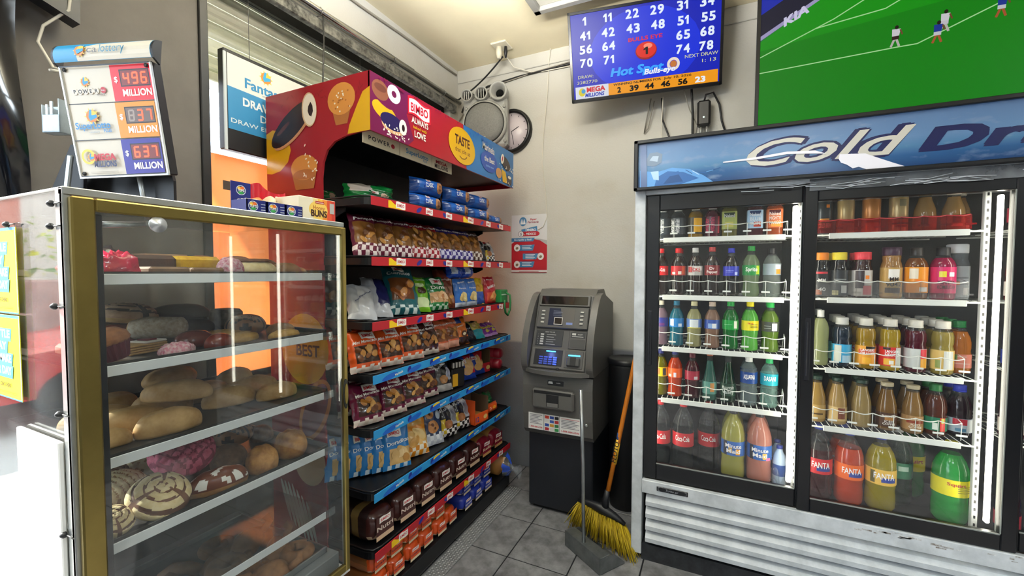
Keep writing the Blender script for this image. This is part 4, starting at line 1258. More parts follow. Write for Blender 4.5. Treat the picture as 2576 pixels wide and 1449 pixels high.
b = MB().box(-1.326, -1.320, 1.345, 2.0, 2.030, 2.095, mat('#e2d6b8', .5), .001)
P = Print(b, plane_fn((-1.320, 0, 2.03), (0, 1, 0), (0, 0, 1)), .0003, .00003)
DK = mat('#23242a', .5)
P.text('POWER', 1.44, .020, .018, DK, w=.13, bold=.02, spacing=1.3); P.ell(1.525, .028, .012, .010, mat('#b02030', .4), 14)
P.text('SuperLotto', 1.70, .024, .022, mat('#2a86b8', .4), w=.17, bold=.012); P.text('PLUS', 1.76, .010, .010, mat('#2a86b8', .4))
P.text('MILLIONS', 1.90, .006, .020, mat('#3a2428', .4), w=.12, bold=.03); P.text('MEGA', 1.90, .030, .016, mat('#b02834', .4), w=.10, bold=.03)
for u in (1.57, 1.815):
    P.rect(u - .001, 0, u + .001, .064, mat('#8a7a5c', .5))
wbuild(b, 'lottery_strip', gr)
# ---------------------------------------------------------------- packets
def film(c, rough=.28, coat=.35):
    return mat(c, rough, coat=coat)
class Bag:
    def __init__(s, w, h, d, seed=0, crinkle=1.0):
        s.w, s.h, s.d, s.sd, s.c = w, h, d, seed, crinkle
    def pt(s, u, v, side, off=0.0):
        e = max(0.0, 1 - abs(2 * u - 1) ** 3.5) ** .5
        vv = min(1, max(0, (v - .02) / .96))
        t = s.d / 2 * e * min(1.0, max(0.0, math.sin(PI * vv)) ** .42)
        cr = s.c * .0035 * (math.sin(17 * u + 5 * v + s.sd) * math.sin(11 * v + s.sd * 2) + .6 * math.sin(31 * v + 9 * u + s.sd * 3)) * min(1, 4 * e)
        x = (u - .5) * s.w * (1 - .05 * math.sin(PI * v)) + s.c * .002 * math.sin(23 * v + s.sd)
        y = -(t + cr + off) if side < 0 else (t + cr + off)
        z = v * s.h + (s.c * .003 * math.sin(14 * u + s.sd) if v > .97 else 0)
        return (x, y, z)
    def mesh(s, regions, base, blobs=(), texts=(), logo=None, nu=14, nv=20, check=None):
        b = MB()
        F = film(base)
        R = [(u0, u1, v0, v1, film(c)) for u0, u1, v0, v1, c in regions]
        CK = (check[0], film(check[1])) if check else None
        def mf(u, v, i, j):
            m = F
            for u0, u1, v0, v1, c in R:
                if u0 <= u <= u1 and v0 <= v <= v1:
                    m = c
            if CK and v < CK[0] and (i // 2 + j // 2) % 2:
                m = CK[1]
            return m
        b.grid(lambda u, v: s.pt(u, v, -1), nu, nv, F, True, None, mf)
        b.grid(lambda u, v: s.pt(u, v, 1), nu // 2, nv // 2, F, True, None, None, False, True)
        P = Print(b, lambda u, v, h: s.pt(min(1, max(0, u)), min(1, max(0, v)), -1, h), .0020, .0004)
        P.rings = 3
        for (u, v, ru, rv, c, *rr) in blobs:
            P.ell(u, v, ru, rv, mat(c, .35, coat=.3), 14, rr[0] if rr else 0)
        if logo:
            u, v, w = logo[:3]
            P.logo(logo[3] if len(logo) > 3 else 'BIMBO', u, v, w, w * .40 * s.w / s.h, mat('#f4efe8', .4), mat('#f4efe8', .4), mat('#c8141e', .4))
        for (t, u, v, hh, ww, c, *rr) in texts:
            P.text(t, u, v, hh, mat(c, .4), w=ww, bold=.022, rot=rr[0] if rr else 0)
        return b
def crusts(n, u0, u1, v0, v1, cols, ru=.13, rv=.085, seed=1):
    r = random.Random(seed)
    out = []
    for k in range(n):
        out.append((r.uniform(u0, u1), r.uniform(v0, v1), ru * r.uniform(.7, 1.1), rv * r.uniform(.7, 1.1), r.choice(cols), r.uniform(-.8, .8)))
    return out
CAKEC = ['#b87a34', '#8a5424', '#d09a50', '#6a3c1c', '#c88c44']
COOK = ['#d8b070', '#b88440', '#e4c48c']
PROTO = {}
def proto(key, mb, name):
    me = mb.build('wrapper').data
    ob = [o for o in bpy.data.objects if o.data == me][0]
    bpy.data.objects.remove(ob)
    me.name = name
    PROTO[key] = (me, name)
def mini(key, base, seed, dark='#3a2014'):
    bg = Bag(.150, .190, .075, seed)
    proto(key, bg.mesh([(.12, .92, .22, .60, dark), (0, 1, 0, .12, '#e4cfc0')], base, crusts(9, .2, .85, .27, .55, CAKEC, .12, .08, seed), [('Mini Mantecadas', .52, .66, .070, .84, '#f6efe6', .06)], (.62, .84, .42), check=(.14, '#efe2d6')), 'snack_bag')
mini('orange', '#e0581c', 3); mini('maroon', '#6a1838', 5); mini('brownmini', '#4a2018', 8)
for key, base, c2, sd in (('pan_maroon', '#641a34', '#e8d8d4', 2), ('pan_red', '#a01c2c', '#f0d8d4', 4), ('pan_purple', '#3f2f84', '#dcd8ee', 6), ('pan_brown', '#5a3a30', '#e0d4cc', 9)):
    bg = Bag(.130, .235, .075, sd)
    proto(key, bg.mesh([(.10, .92, .26, .74, '#8a5c2c')], base, crusts(10, .2, .82, .30, .68, CAKEC, .16, .07, sd), [('Panque', .5, .79, .070, .80, '#f4eeea', .05)], None, check=(.24, c2)), 'cake_bag')
def plainbag(key, w, h, d, base, regions=(), blobs=(), texts=(), logo=None, sd=1, check=None, name='snack_bag', crinkle=1.0):
    proto(key, Bag(w, h, d, sd, crinkle).mesh(regions, base, blobs, texts, logo, check=check), name)
plainbag('silver', .125, .215, .07, '#c9cbd0', [(0, .35, .1, .9, '#aeb2ba')], texts=[('Polvorones', .55, .52, .05, .7, '#2c3468', .5)], sd=11)
plainbag('silvernavy', .125, .235, .07, '#c6c8ce', [(.45, 1, .25, 1, '#272860'), (0, .4, .1, .7, '#b8bac2')], texts=[('Donitas', .72, .25, .05, .45, '#23286a', .3)], sd=12)
plainbag('teal', .165, .255, .09, '#155a62', [(.1, .8, .26, .68, '#6a3c1c')], crusts(8, .2, .75, .3, .62, ['#b06a30', '#d08c44', '#8a4a1e'], .16, .09, 4), [('Cuernitos', .42, .76, .075, .74, '#eef2ee', -.02)], (.45, .90, .32), 13, (.16, '#d6e4e2'))
plainbag('lime', .11, .20, .06, '#7cc024', [(.1, .9, .1, .35, '#d8e8b0')], [(.6, .55, .25, .10, '#4a2c18'), (.5, .7, .3, .06, '#d8ecb0')], [('Submarinos', .5, .86, .05, .8, '#f2f8e8')], sd=14)
plainbag('donas', .150, .185, .07, '#157a38', [(.1, .95, .2, .50, '#c89868')], crusts(7, .2, .85, .24, .46, ['#d8a878', '#b87a48', '#e8c49c'], .15, .09, 5), [('Donas', .52, .58, .105, .72, '#f6f6ee')], (.5, .82, .46), 15, (.16, '#d0e4d0'))
plainbag('brownbag', .11, .235, .07, '#7a3624', [(.15, .85, .1, .5, '#a8745c')], crusts(5, .3, .7, .15, .45, CAKEC, .2, .06, 7), [('Bimbollos', .5, .66, .05, .8, '#f0e4dc')], sd=16)
plainbag('bluecookie', .112, .165, .05, '#2f6fc4', [(0, 1, 0, .16, '#d4dcec')], [(.55, .38, .26, .14, '#e8d08c'), (.4, .30, .2, .12, '#d8b870'), (.7, .26, .2, .10, '#e8d498')], [('Marinela', .5, .84, .06, .6, '#f4f6fa', .1), ('Ponque', .5, .62, .06, .6, '#e8f0fa')], sd=17, crinkle=.5)
plainbag('yellowblue', .10, .17, .05, '#e8c030', [(0, 1, 0, .45, '#3a5cb0')], [(.5, .6, .3, .14, '#d8a030')], sd=18)
plainbag('bluepuff', .12, .085, .10, '#2452c0', [(.1, .45, .3, .8, '#d8e0f0')], sd=19)
plainbag('barritas', .108, .165, .05, '#b8182a', [(.1, .95, .05, .40, '#d85a3c')], [(.55, .3, .28, .10, '#e0a060', .5), (.7, .2, .24, .08, '#d88850', .5)], [('Marinela', .4, .86, .05, .5, '#f4e8e8'), ('BARRITAS', .5, .58, .09, .78, '#f6f2ee', .12)], sd=20, crinkle=.6)
plainbag('orangepeach', .105, .175, .06, '#d8663a', [(.1, .9, .25, .62, '#8a5028'), (0, 1, 0, .18, '#e8a88c')], crusts(6, .25, .8, .3, .58, CAKEC, .18, .08, 9), [('MANTECADAS', .5, .74, .06, .82, '#f4e4d8')], sd=21)
plainbag('orangeblue', .10, .165, .05, '#e07420', [(0, .6, .75, 1, '#26408c'), (0, 1, 0, .25, '#3a2418')], [(.6, .35, .22, .12, '#5a3018'), (.6, .35, .10, .05, '#e8d8b0')], [('Gansito', .4, .62, .06, .55, '#f6e8d0', .1)], sd=22)
plainbag('blacksnack', .115, .15, .05, '#17191f', [(.2, .8, .2, .5, '#23283a')], texts=[('DARK', .5, .55, .07, .6, '#b8bcc4', .1)], sd=23)
plainbag('tealyellow', .11, .14, .06, '#c8b45c', [(0, 1, 0, .4, '#2fa0b0'), (.2, .8, .75, 1, '#2a2c30')], crusts(5, .2, .8, .45, .75, COOK, .16, .09, 3), sd=24)
plainbag('purple', .115, .145, .06, '#7a2c96', [(.15, .85, .45, .62, '#d8c838'), (0, 1, 0, .12, '#c89ad8')], [(.6, .3, .2, .10, '#c8b850')], [('CANELITAS', .5, .5, .06, .66, '#4a1a60', .08)], sd=25)
plainbag('blackgold', .125, .185, .06, '#1a1816', [(0, .35, 0, 1, '#5a5654'), (0, 1, 0, .2, '#b8b4b0')], [(.45, .35, .24, .13, '#b07c48'), (.75, .5, .16, .2, '#a8a8b0')], [('Nito', .4, .72, .07, .6, '#e8e8e4', .3)], (.4, .88, .5), 26)
plainbag('bluered', .145, .165, .06, '#21409c', [(.45, 1, .2, 1, '#c02430')], [(.62, .55, .30, .28, '#e0b478'), (.45, .3, .3, .16, '#d8a868')], [('11', .72, .74, .10, .2, '#f2f2f2')], (.30, .70, .36), 27, name='cookie_pack', crinkle=.5)
plainbag('marooncookie', .13, .18, .06, '#4a1c30', [(.3, 1, .3, .8, '#c08a6a')], crusts(4, .4, .9, .4, .7, COOK, .2, .12, 2), sd=28)
plainbag('doraditas', .145, .205, .035, '#1f7cc4', [(.18, .98, .08, .46, '#d8b070')], crusts(7, .3, .9, .12, .42, COOK, .18, .09, 6), [('Doraditas', .55, .55, .085, .84, '#f4f6f4', .08)], (.42, .80, .46), 29, (.08, '#cfe0ee'), crinkle=.4)
plainbag('orangebun', .165, .255, .08, '#e08c1c', [(.1, .9, .2, .5, '#e8b868'), (.25, .75, .62, .86, '#d8a048')], crusts(5, .2, .8, .26, .46, ['#f0cc88', '#d8a050'], .2, .10, 6), (), None, 30, (.24, '#f4ecd8'))
plainbag('navy', .145, .255, .07, '#22365c', [(0, 1, 0, .2, '#c8ccd8')], [(.38, .66, .20, .10, '#c8884c'), (.46, .38, .26, .14, '#c8884c'), (.38, .66, .06, .03, '#6a3c20'), (.44, .42, .07, .04, '#6a3c20'), (.52, .34, .05, .03, '#6a3c20'), (.8, .62, .14, .10, '#b8c4d0')], [('Bimbunuelos', .5, .82, .05, .84, '#eef0f2', .04)], (.4, .91, .38), 31, (.26, '#e4e8ee'))
plainbag('blackwhite', .135, .20, .07, '#211a1a', [(0, .25, 0, .5, '#d8b828'), (.55, 1, .3, .8, '#b8b8bc')], [(.40, .34, .22, .12, '#a86c40'), (.75, .55, .18, .18, '#8a8a90')], [('Roles', .45, .74, .09, .7, '#f0ece8', .1)], (.45, .90, .52), 32, (.24, '#ece6e2'))
plainbag('greencrinkle', .13, .12, .10, '#1a7038', [(.3, .7, .3, .6, '#2f8c4c')], sd=33, crinkle=2.2)
plainbag('orangepack', .17, .065, .06, '#e0561c', [(.5, .7, .4, .7, '#f0a030'), (0, .3, .2, .8, '#c84414')], texts=[('12', .3, .4, .3, .1, '#f4e8e0')], sd=34, crinkle=.5)
plainbag('greenfoil', .24, .10, .11, '#14803a', [(.1, .5, .6, 1, '#d0c4bc'), (.4, 1, .1, .7, '#1c6a34')], [(.75, .35, .10, .25, '#c8a890')], (), (.55, .6, .12), 35, name='cake_pack', crinkle=1.6)
plainbag('classic', .215, .082, .10, '#1c58a8', [(.0, .16, .1, .9, '#0f3a7c')], [(.80, .5, .13, .36, '#b07848'), (.80, .5, .07, .2, '#7a4828'), (.42, .5, .16, .26, '#23479c')], [('CLASSIC', .42, .42, .26, .24, '#f0f2f4')], (.44, .84, .10), 36, name='cake_pack', crinkle=.35)
# loaves in clear wrap, end turned to the aisle
def loaf(key, w, h, l, wrap, top, end, txt, tcol, pale='#e2cfae', name='bread_loaf', band=None, sd=1):
    b = MB()
    n, m = 24, 14
    p = 3.6
    def sec(u, v):
        a = 2 * PI * u - PI / 2
        c, s_ = math.cos(a), math.sin(a)
        q = 1 / ((abs(c) ** p + abs(s_) ** p) ** (1 / p))
        t = abs(2 * v - 1)
        f = (1 - t ** 7) ** .5 if t < 1 else 0
        f = max(f, .0)
        x = w / 2 * q * c * (.04 + .96 * f) * (1.06 if s_ > .3 else 1)
        z = h / 2 + h / 2 * q * s_ * (.04 + .96 * f)
        y = v * l + .0025 * math.sin(19 * u + 13 * v + sd)
        return (x, y, z + .002 * math.sin(23 * v + 9 * u + sd))
    W, T, E, PL = film(wrap), film(top, .4), film(end), film(pale)
    BD = film(band) if band else None
    def mf(u, v, i, j):
        if BD and .30 < v < .42:
            return BD
        if v < .16:
            z = sec(u, v)[2]
            return PL if z < h * .22 else E
        if .25 < u < .75:
            return T
        return W
    b.grid(sec, n, m, W, True, None, mf, True)
    P = Print(b, plane_fn((0, -.001, 0), (1, 0, 0), (0, 0, 1)), .0003, .00003)
    P.rect(-w * .36, h * .12, w * .36, h * .84, E)
    P.rect(-w * .36, h * .12, w * .36, h * .26, PL)
    P.logo('BIMBO', 0, h * .70, w * .42, h * .13, mat('#f4efe8', .4), mat('#f4efe8', .4), mat('#c8141e', .4))
    if txt:
        P.text(txt, 0, h * .40, h * .14, mat(tcol, .4), w=w * .66, bold=.02)
    return proto(key, b, name)
loaf('orangeloaf', .112, .094, .26, '#b8703c', '#9a6030', '#e0561c', 'toast', '#7a2440', sd=1)
loaf('blueloaf', .125, .094, .26, '#2c3c98', '#2a3a94', '#2538a0', 'toast', '#e8e4e0', sd=2)
loaf('brownloaf', .145, .145, .30, '#34201c', '#2c1a18', '#4a2420', 'Nutri', '#e0cfc0', '#d8b898', band='#8a7040', sd=3)
loaf('redloaf', .14, .125, .30, '#8a5a34', '#a87840', '#8a1c30', 'Rolls', '#e8d4b0', '#c89860', sd=4)
SHNAME = ['top', 'second', 'third', 'fourth', 'fifth', 'sixth', 'seventh']
CNT = {}
def put(key, desc, where, x, y, z, lean=0.0, yaw=0.0, roll=0.0, scale=1.0, cat='snack bag', grp=None):
    me, name = PROTO[key]
    o = bpy.data.objects.new(name, me)
    COL.objects.link(o)
    o.rotation_euler = Euler((-lean, roll, PI / 2 + yaw), 'XYZ')
    o.location = (x, y, z)
    o.scale = (scale, scale, scale)
    CNT.setdefault((desc, where), []).append((y, o))
    tag(o, None, cat, grp or 'packets on the ' + where)
    return o
def finish_labels():
    for (desc, where), l in CNT.items():
        l.sort(key=lambda t: t[0])
        for k, (y, o) in enumerate(l):
            if len(l) == 1:
                o['label'] = f'{desc} on the {where}'
            else:
                o['label'] = f'{desc}, {ORD[k]} of {len(l)} from pastry case, {where}'
RX = -1.335
w = 'top rack shelf'
put('greenfoil', 'crinkled green foil cake pack', w, -1.50, 1.56, SHZ[0] + .002, 0, -.5, 0, 1.0, 'cake pack')
put('greenfoil', 'flat green foil cake pack', w, -1.65, 1.42, SHZ[0] + .002, .6, -.2, 0, .75, 'cake pack')
for k, (y, zz, yw) in enumerate(((1.80, 0, -.12), (1.81, .083, -.2), (2.08, 0, -.1), (2.09, .083, -.16), (2.34, 0, -.1), (2.34, .083, -.12), (2.55, 0, -.06))):
    put('classic', 'blue chocolate cake pack', w, -1.365, y + .01, SHZ[0] + .002 + zz, 0, yw, 0, 1.0 if y < 2.5 else .8, 'cake pack')
w = 'second rack shelf'
for y, key, d in ((1.37, 'pan_maroon', 'maroon cake bag'), (1.487, 'pan_maroon', 'maroon cake bag'), (1.604, 'pan_maroon', 'maroon cake bag'), (1.721, 'pan_red', 'red cake bag'), (1.838, 'pan_red', 'red cake bag'), (1.955, 'pan_purple', 'purple cake bag'), (2.07, 'pan_purple', 'purple cake bag'), (2.185, 'pan_purple', 'purple cake bag'), (2.30, 'pan_brown', 'brown cake bag')):
    put(key, d, w, -1.36, y + .03, SHZ[1] + .004, .50, -.42, .06, .92, 'cake bag')
put('blacksnack', 'black snack bag', w, -1.38, 2.43, SHZ[1] + .004, .35, -.2)
put('blackwhite', 'blue and silver snack bag', w, -1.37, 2.54, SHZ[1] + .004, .45, -.3, 0, .75)
w = 'third rack shelf'
put('silver', 'silver white bag', w, -1.37, 1.385, SHZ[2] + .004, .85, -.55, .1)
put('silvernavy', 'silver and navy bag', w, -1.38, 1.50, SHZ[2] + .004, .75, -.5, .1)
put('teal', 'large teal croissant bag', w, -1.35, 1.64, SHZ[2] + .004, .48, -.38, .04)
put('teal', 'teal croissant bag standing behind', w, -1.63, 1.45, SHZ[2] + .004, .25, -.3, .04, .9)
put('lime', 'lime green snack bag', w, -1.36, 1.775, SHZ[2] + .004, .5, -.45, .05)
put('donas', 'green doughnut bag', w, -1.345, 1.91, SHZ[2] + .004, .35, -.2, 0)
put('brownbag', 'tall brown bun bag', w, -1.37, 2.035, SHZ[2] + .004, .40, -.3, .03)
put('bluecookie', 'blue cookie pack', w, -1.345, 2.135, SHZ[2] + .004, .16, -.12, 0, 1.0, 'cookie pack')
put('bluecookie', 'blue cookie pack', w, -1.345, 2.25, SHZ[2] + .004, .16, -.12, 0, 1.0, 'cookie pack')
put('bluepuff', 'shiny blue snack bag lying on cookie packs', w, -1.40, 2.13, SHZ[2] + .168, .1, -.1)
put('bluepuff', 'shiny blue snack bag lying beside it', w, -1.40, 2.26, SHZ[2] + .168, .1, .1)
put('yellowblue', 'yellow and blue snack bag', w, -1.36, 2.365, SHZ[2] + .004, .25, -.3, 0)
put('barritas', 'red fruit bar pack', w, -1.335, 2.475, SHZ[2] + .004, .15, -.15, 0, 1.05, 'cookie pack')
w = 'fourth rack shelf'
for y, x, ln in ((1.375, -1.345, .35), (1.515, -1.335, .38), (1.665, -1.335, .35)):
    put('orange', 'orange muffin bag', w, x, y, SHZ[3] + .004, ln, -.28, 0, 1.0 if y > 1.6 else .96)
for y in (1.36, 1.50, 1.66):
    put('orange', 'orange muffin bag in the back row', w, -1.50, y + .03, SHZ[3] + .004, .3, -.3, 0, 1.0)
put('brownmini', 'dark brown muffin bag', w, -1.34, 1.81, SHZ[3] + .004, .34, -.2, 0, .98)
put('blacksnack', 'black and silver snack bag behind muffins', w, -1.50, 1.82, SHZ[3] + .004, .2, -.2, 0, 1.25)
put('orangepeach', 'peach orange muffin bag', w, -1.345, 1.935, SHZ[3] + .004, .3, -.2)
put('orangepeach', 'peach orange muffin bag', w, -1.345, 2.045, SHZ[3] + .004, .3, -.2)
put('orangeblue', 'orange and blue cake pack', w, -1.345, 2.15, SHZ[3] + .004, .35, -.3)
put('blacksnack', 'black snack bag', w, -1.35, 2.26, SHZ[3] + .004, .7, -.2, 0, .9)
put('tealyellow', 'teal and yellow snack bag', w, -1.36, 2.37, SHZ[3] + .004, .75, -.3)
for y in (2.47, 2.555):
    put('purple', 'purple cinnamon cookie bag', w, -1.355, y, SHZ[3] + .004, .85, -.3, 0, .8)
w = 'fifth rack shelf'
for y, x in ((1.39, -1.345), (1.535, -1.335), (1.68, -1.335)):
    put('maroon', 'maroon muffin bag', w, x, y, SHZ[4] + .004, .42, -.3, 0, .96)
put('maroon', 'maroon muffin bag standing higher', w, -1.36, 1.825, SHZ[4] + .004, .34, -.25, 0, 1.02)
put('maroon', 'maroon muffin bag in the back row', w, -1.50, 1.45, SHZ[4] + .004, .3, -.3)
put('blackgold', 'black and silver snack bag', w, -1.345, 1.955, SHZ[4] + .004, .35, -.3, 0, .98)
put('marooncookie', 'dark maroon cookie bag behind', w, -1.50, 2.06, SHZ[4] + .004, .4, -.2, 0, 1.1)
put('bluered', 'blue and red cookie pack', w, -1.36, 2.235, SHZ[4] + .004, .45, -.3, 0, .95, 'cookie pack')
put('bluered', 'blue and red cookie pack', w, -1.37, 2.38, SHZ[4] + .004, .45, -.2, 0, .9, 'cookie pack')
w = 'sixth rack shelf'
for k in range(6):
    put('doraditas', 'blue puff pastry pack', w, -1.345 - .032 * (5 - k), 1.375 + .038 * k, SHZ[5] + .004, .28, -.40, .05, .98 if k < 5 else 1.0, 'cookie pack')
put('orangebun', 'orange bag of buns', w, -1.35, 1.715, SHZ[5] + .004, .42, -.35, .04, .95)
put('orangebun', 'orange bag of buns behind the blue packs', w, -1.60, 1.62, SHZ[5] + .004, .3, -.35, .04, .85)
put('navy', 'navy fritter bag', w, -1.35, 1.865, SHZ[5] + .004, .40, -.3, .04, .95)
put('blackwhite', 'black and white roll bag', w, -1.345, 2.005, SHZ[5] + .004, .34, -.3, .0, .98)
put('blackwhite', 'black and white roll bag', w, -1.345, 2.14, SHZ[5] + .004, .34, -.3, .0, .98)
put('greencrinkle', 'crumpled green snack bag', w, -1.44, 2.44, SHZ[5] + .004, .2, .2, 0, .95)
put('greencrinkle', 'crumpled green snack bag', w, -1.42, 2.56, SHZ[5] + .004, .2, -.3, 0, .8)
put('orangepack', 'orange cookie sleeve', w, -1.335, 2.47, SHZ[5] + .004, .1, -.1, 0, .9, 'cookie pack')
w = 'seventh rack shelf'
for y in (1.425, 1.582, 1.739, 1.896, 2.05, 2.204):
    put('brownloaf', 'dark brown bread loaf', w, -1.297, y, SHZ[6] + .004, 0, -.04, 0, 1.0, 'bread loaf')
for y in (2.36, 2.52):
    put('redloaf', 'loaf in red and clear wrap', w, -1.30, y, SHZ[6] + .004, 0, -.05, 0, 1.0, 'bread loaf')
w = 'rack base'
for r_ in range(2):
    for k in range(6):
        y = 1.395 + .112 * k
        if r_ == 1 and k == 5:
            continue
        put('orangeloaf', ('upper' if r_ else 'lower') + ' row orange toast loaf', w, -1.285 - .012 * r_ - .006 * (k % 2), y, .104 + .0865 * r_, 0, RND.uniform(-.05, .03), 0, .90, 'bread loaf')
for r_ in range(2):
    for k in range(3):
        put('blueloaf', ('upper' if r_ else 'lower') + ' row blue toast loaf', w, -1.285 - .01 * r_, 2.11 + .120 * k, .104 + .0865 * r_, 0, RND.uniform(-.04, .04), 0, .90, 'bread loaf')
finish_labels()
# odd packs: gold box, cut cartons, red cookie rolls, green strap box, bread with tied bag
t = thing('snack_carton', 'small black and gold snack carton on the fifth rack shelf', 'carton', (-1.37, 2.075, SHZ[4] + .003), (0, 0, -.25))
b = MB().box(-.05, .05, -.05, .05, 0, .11, mat('#1c1814', .4), .003).box(.0502, .0512, -.045, -.005, .01, .08, mat('#d8a020', .4))
b.build('box', t)
b = MB()
for k in range(4):
    b.box(-.045, .048, -.045 + .024 * k, -.026 + .024 * k, .111, .15, mat('#2a241e', .3), .006)
    b.box(.046, .0495, -.042 + .024 * k, -.03 + .024 * k, .115, .145, mat('#c8c0b4', .3))
b.build('wrapped_bars', t)
def carton(label, loc, rz, outc, inc, w_, d_, h_):
    t = thing('display_carton', label, 'carton', loc, (0, 0, rz))
    m1, m2 = mat(outc, .5), mat(inc, .7)
    b = MB()
    b.box(-d_ / 2, d_ / 2, -w_ / 2, -w_ / 2 + .004, 0, h_, m1); b.box(-d_ / 2, d_ / 2, w_ / 2 - .004, w_ / 2, 0, h_, m2)
    b.box(-d_ / 2, -d_ / 2 + .004, -w_ / 2, w_ / 2, 0, h_, m2); b.box(-d_ / 2, d_ / 2, -w_ / 2, w_ / 2, 0, .004, m1)
    b.build('tray', t)
    b = MB().box(d_ / 2 - .004, d_ / 2, -w_ / 2, w_ / 2, 0, h_ * .42, m1)
    P = Print(b, plane_fn((d_ / 2, 0, 0), (0, 1, 0), (0, 0, 1)))
    P.ell(w_ * .28, h_ * .2, .02, .014, mat('#e8c070', .5), 14); P.text('12', -w_ * .3, h_ * .1, h_ * .2, mat('#23388c', .5), bold=.02)
    b.build('front_flap', t)
    b = MB()
    for k in range(3):
        b.box(-d_ / 2 + .01, d_ / 2 - .02, -w_ / 2 + .01 + k * w_ * .3, -w_ / 2 + .005 + (k + 1) * w_ * .29, .006, h_ * .30, mat('#c88a48', .5), .008)
    b.build('cookie_sleeve', t)
carton('orange open display carton with brown inside, sixth rack shelf', (-1.36, 2.285, SHZ[5] + .003), -.12, '#e0561c', '#5a4632', .14, .14, .15)
carton('brown open display carton beside red rolls, fifth rack shelf', (-1.44, 2.47, SHZ[4] + .003), -.2, '#c02430', '#6a5236', .09, .16, .145)
for k, (y, z, sc) in enumerate(((2.575, .035, 1), (2.585, .106, .95))):
    t = thing('cookie_roll', ('lower' if k == 0 else 'upper') + ' red cookie roll at the end of fifth rack shelf', 'cookie roll', (-1.41, y, SHZ[4] + .003 + z - .0), (0, 0, 0), 'red cookie rolls')
    M_ = Matrix.Rotation(PI / 2, 4, 'Y')
    MB().lathe([(0, -.1), (.026, -.1), (.034, -.092), (.034, .092), (.026, .1), (0, .1)], film('#9c1a2c'), 18, T=M_).build('wrapper', t)
    MB().lathe([(.0345, -.03), (.0345, .05)], film('#c84450'), 18, T=M_, cap=False).build('band', t)
t = thing('green_box', 'green carton with hanging green strap, end of third rack shelf', 'carton', (-1.34, 2.58, SHZ[2] + .003))
MB().box(-.06, .055, -.05, .05, 0, .085, mat('#1f7a3c', .45), .004).box(.0552, .0556, -.045, .045, .05, .058, mat('#c8dcc8', .5)).build('box', t)
MB().tube([(.045, .02, .07), (.085, .02, .05), (.09, .02, 0), (.088, .015, -.05), (.084, -.01, -.085), (.082, -.04, -.065), (.082, -.05, -.03), (.08, -.05, .02)], .007, mat('#12602c', .5), 8).build('strap', t)
t = thing('bread_loaf', 'sliced loaf in clear bag tied with blue band, rack base end', 'bread loaf', (-1.285, 2.56, .104), (0, 0, PI / 2))
b = MB()
b.grid(lambda u, v: (.062 * math.cos(2 * PI * u) * (1 if v > .12 else .55), v * .24 - .02, .085 + .080 * math.sin(2 * PI * u) * (1 if v > .12 else .6)), 18, 10, mat('#b07a40', .5), True, None, None, True)
b.build('bread', t)
b = MB()
def tie(u, v):
    r_ = [.060, .048, .020, .010, .022, .036][min(5, int(v * 5.001))]
    a = 2 * PI * u
    return (r_ * math.cos(a) * (1 + .18 * math.sin(7 * a)), -.02 - .105 * v, .085 - .03 * v + r_ * 1.2 * math.sin(a) * (1 + .18 * math.sin(7 * a)))
BLT, CLT = film('#2c50b8'), clear('#f0f4f8', .1, 1.5, .25)
b.grid(tie, 21, 5, BLT, True, None, lambda u, v, i, j: BLT if (v < .45 and (i // 3) % 2) else CLT, True)
b.build('tied_bag_end', t)
# tread plate along the rack foot
dp = MB().box(-1.268, -1.178, 1.22, 2.64, .0005, .006, mat('#8c8d8e', .5, .35, noise=.25, nscale=25, name='tread_plate'), .002).build('tread_plate')
tag(dp, 'ridged steel tread plate on the floor along the snack rack', 'floor plate')
b = MB()
TM = mat('#a8a9aa', .4, .5)
for i in range(6):
    for j in range(100):
        x, y = -1.262 + .0155 * i, 1.225 + .0142 * j
        a = PI / 4 if (i + j) % 2 else -PI / 4
        c, s_ = math.cos(a) * .006, math.sin(a) * .006
        n_ = (-s_ * .35, c * .35)
        b.add([(x - c, y - s_, .006), (x + n_[0], y + n_[1], .006), (x + c, y + s_, .006), (x - n_[0], y - n_[1], .006), (x, y, .0085)], [(0, 3, 4), (3, 2, 4), (2, 1, 4), (1, 0, 4)], TM)
tr = b.build('treads', dp)
tr['kind'] = 'stuff'
# ================================================================ PASTRY CASE
pc = thing('pastry_case', 'clear pastry display case with gold framed glass door', 'display case', (-1.42, .71, 0))
GOLD = mat('#95834a', .30, .9, noise=.12, nscale=18, name='gold_anodised')
ALU = mat('#b9bcba', .35, .8, noise=.2, nscale=20, name='dull_aluminium')
ACR = clear('#f6f9f8', .03, 1.42, .035, name='scuffed_acrylic')
Y0, Y1, X0, X1, Z0, Z1 = .372, 1.045, -1.72, -1.118, .486, 1.656
b = MB().box(X0, X1 - .012, Y0 + .004, Y1 - .004, 0, Z0 - .012, mat('#3a3c40', .5, noise=.2), .004)
wbuild(b, 'cabinet_base', pc)
wbuild(MB().box(X0 - .005, X1 + .006, Y0 - .004, Y1 + .006, Z0 - .012, Z0, mat('#d8d8d4', .5), .002), 'base_top', pc)
for nm, bx in (('side_pane', (X0, X1 - .01, Y0, Y0 + .005, Z0, Z1 - .004)), ('side_pane', (X0, X1 - .01, Y1 - .005, Y1, Z0, Z1 - .004)), ('top_pane', (X0, X1, Y0, Y1, Z1 - .006, Z1))):
    wbuild(MB().box(*bx, ACR), nm, pc)
wbuild(MB().box(X0, X0 + .005, Y0 + .006, Y1 - .006, Z0, Z1 - .008, clear('#e8e4dc', .1, 1.4, .10)), 'back_pane', pc)
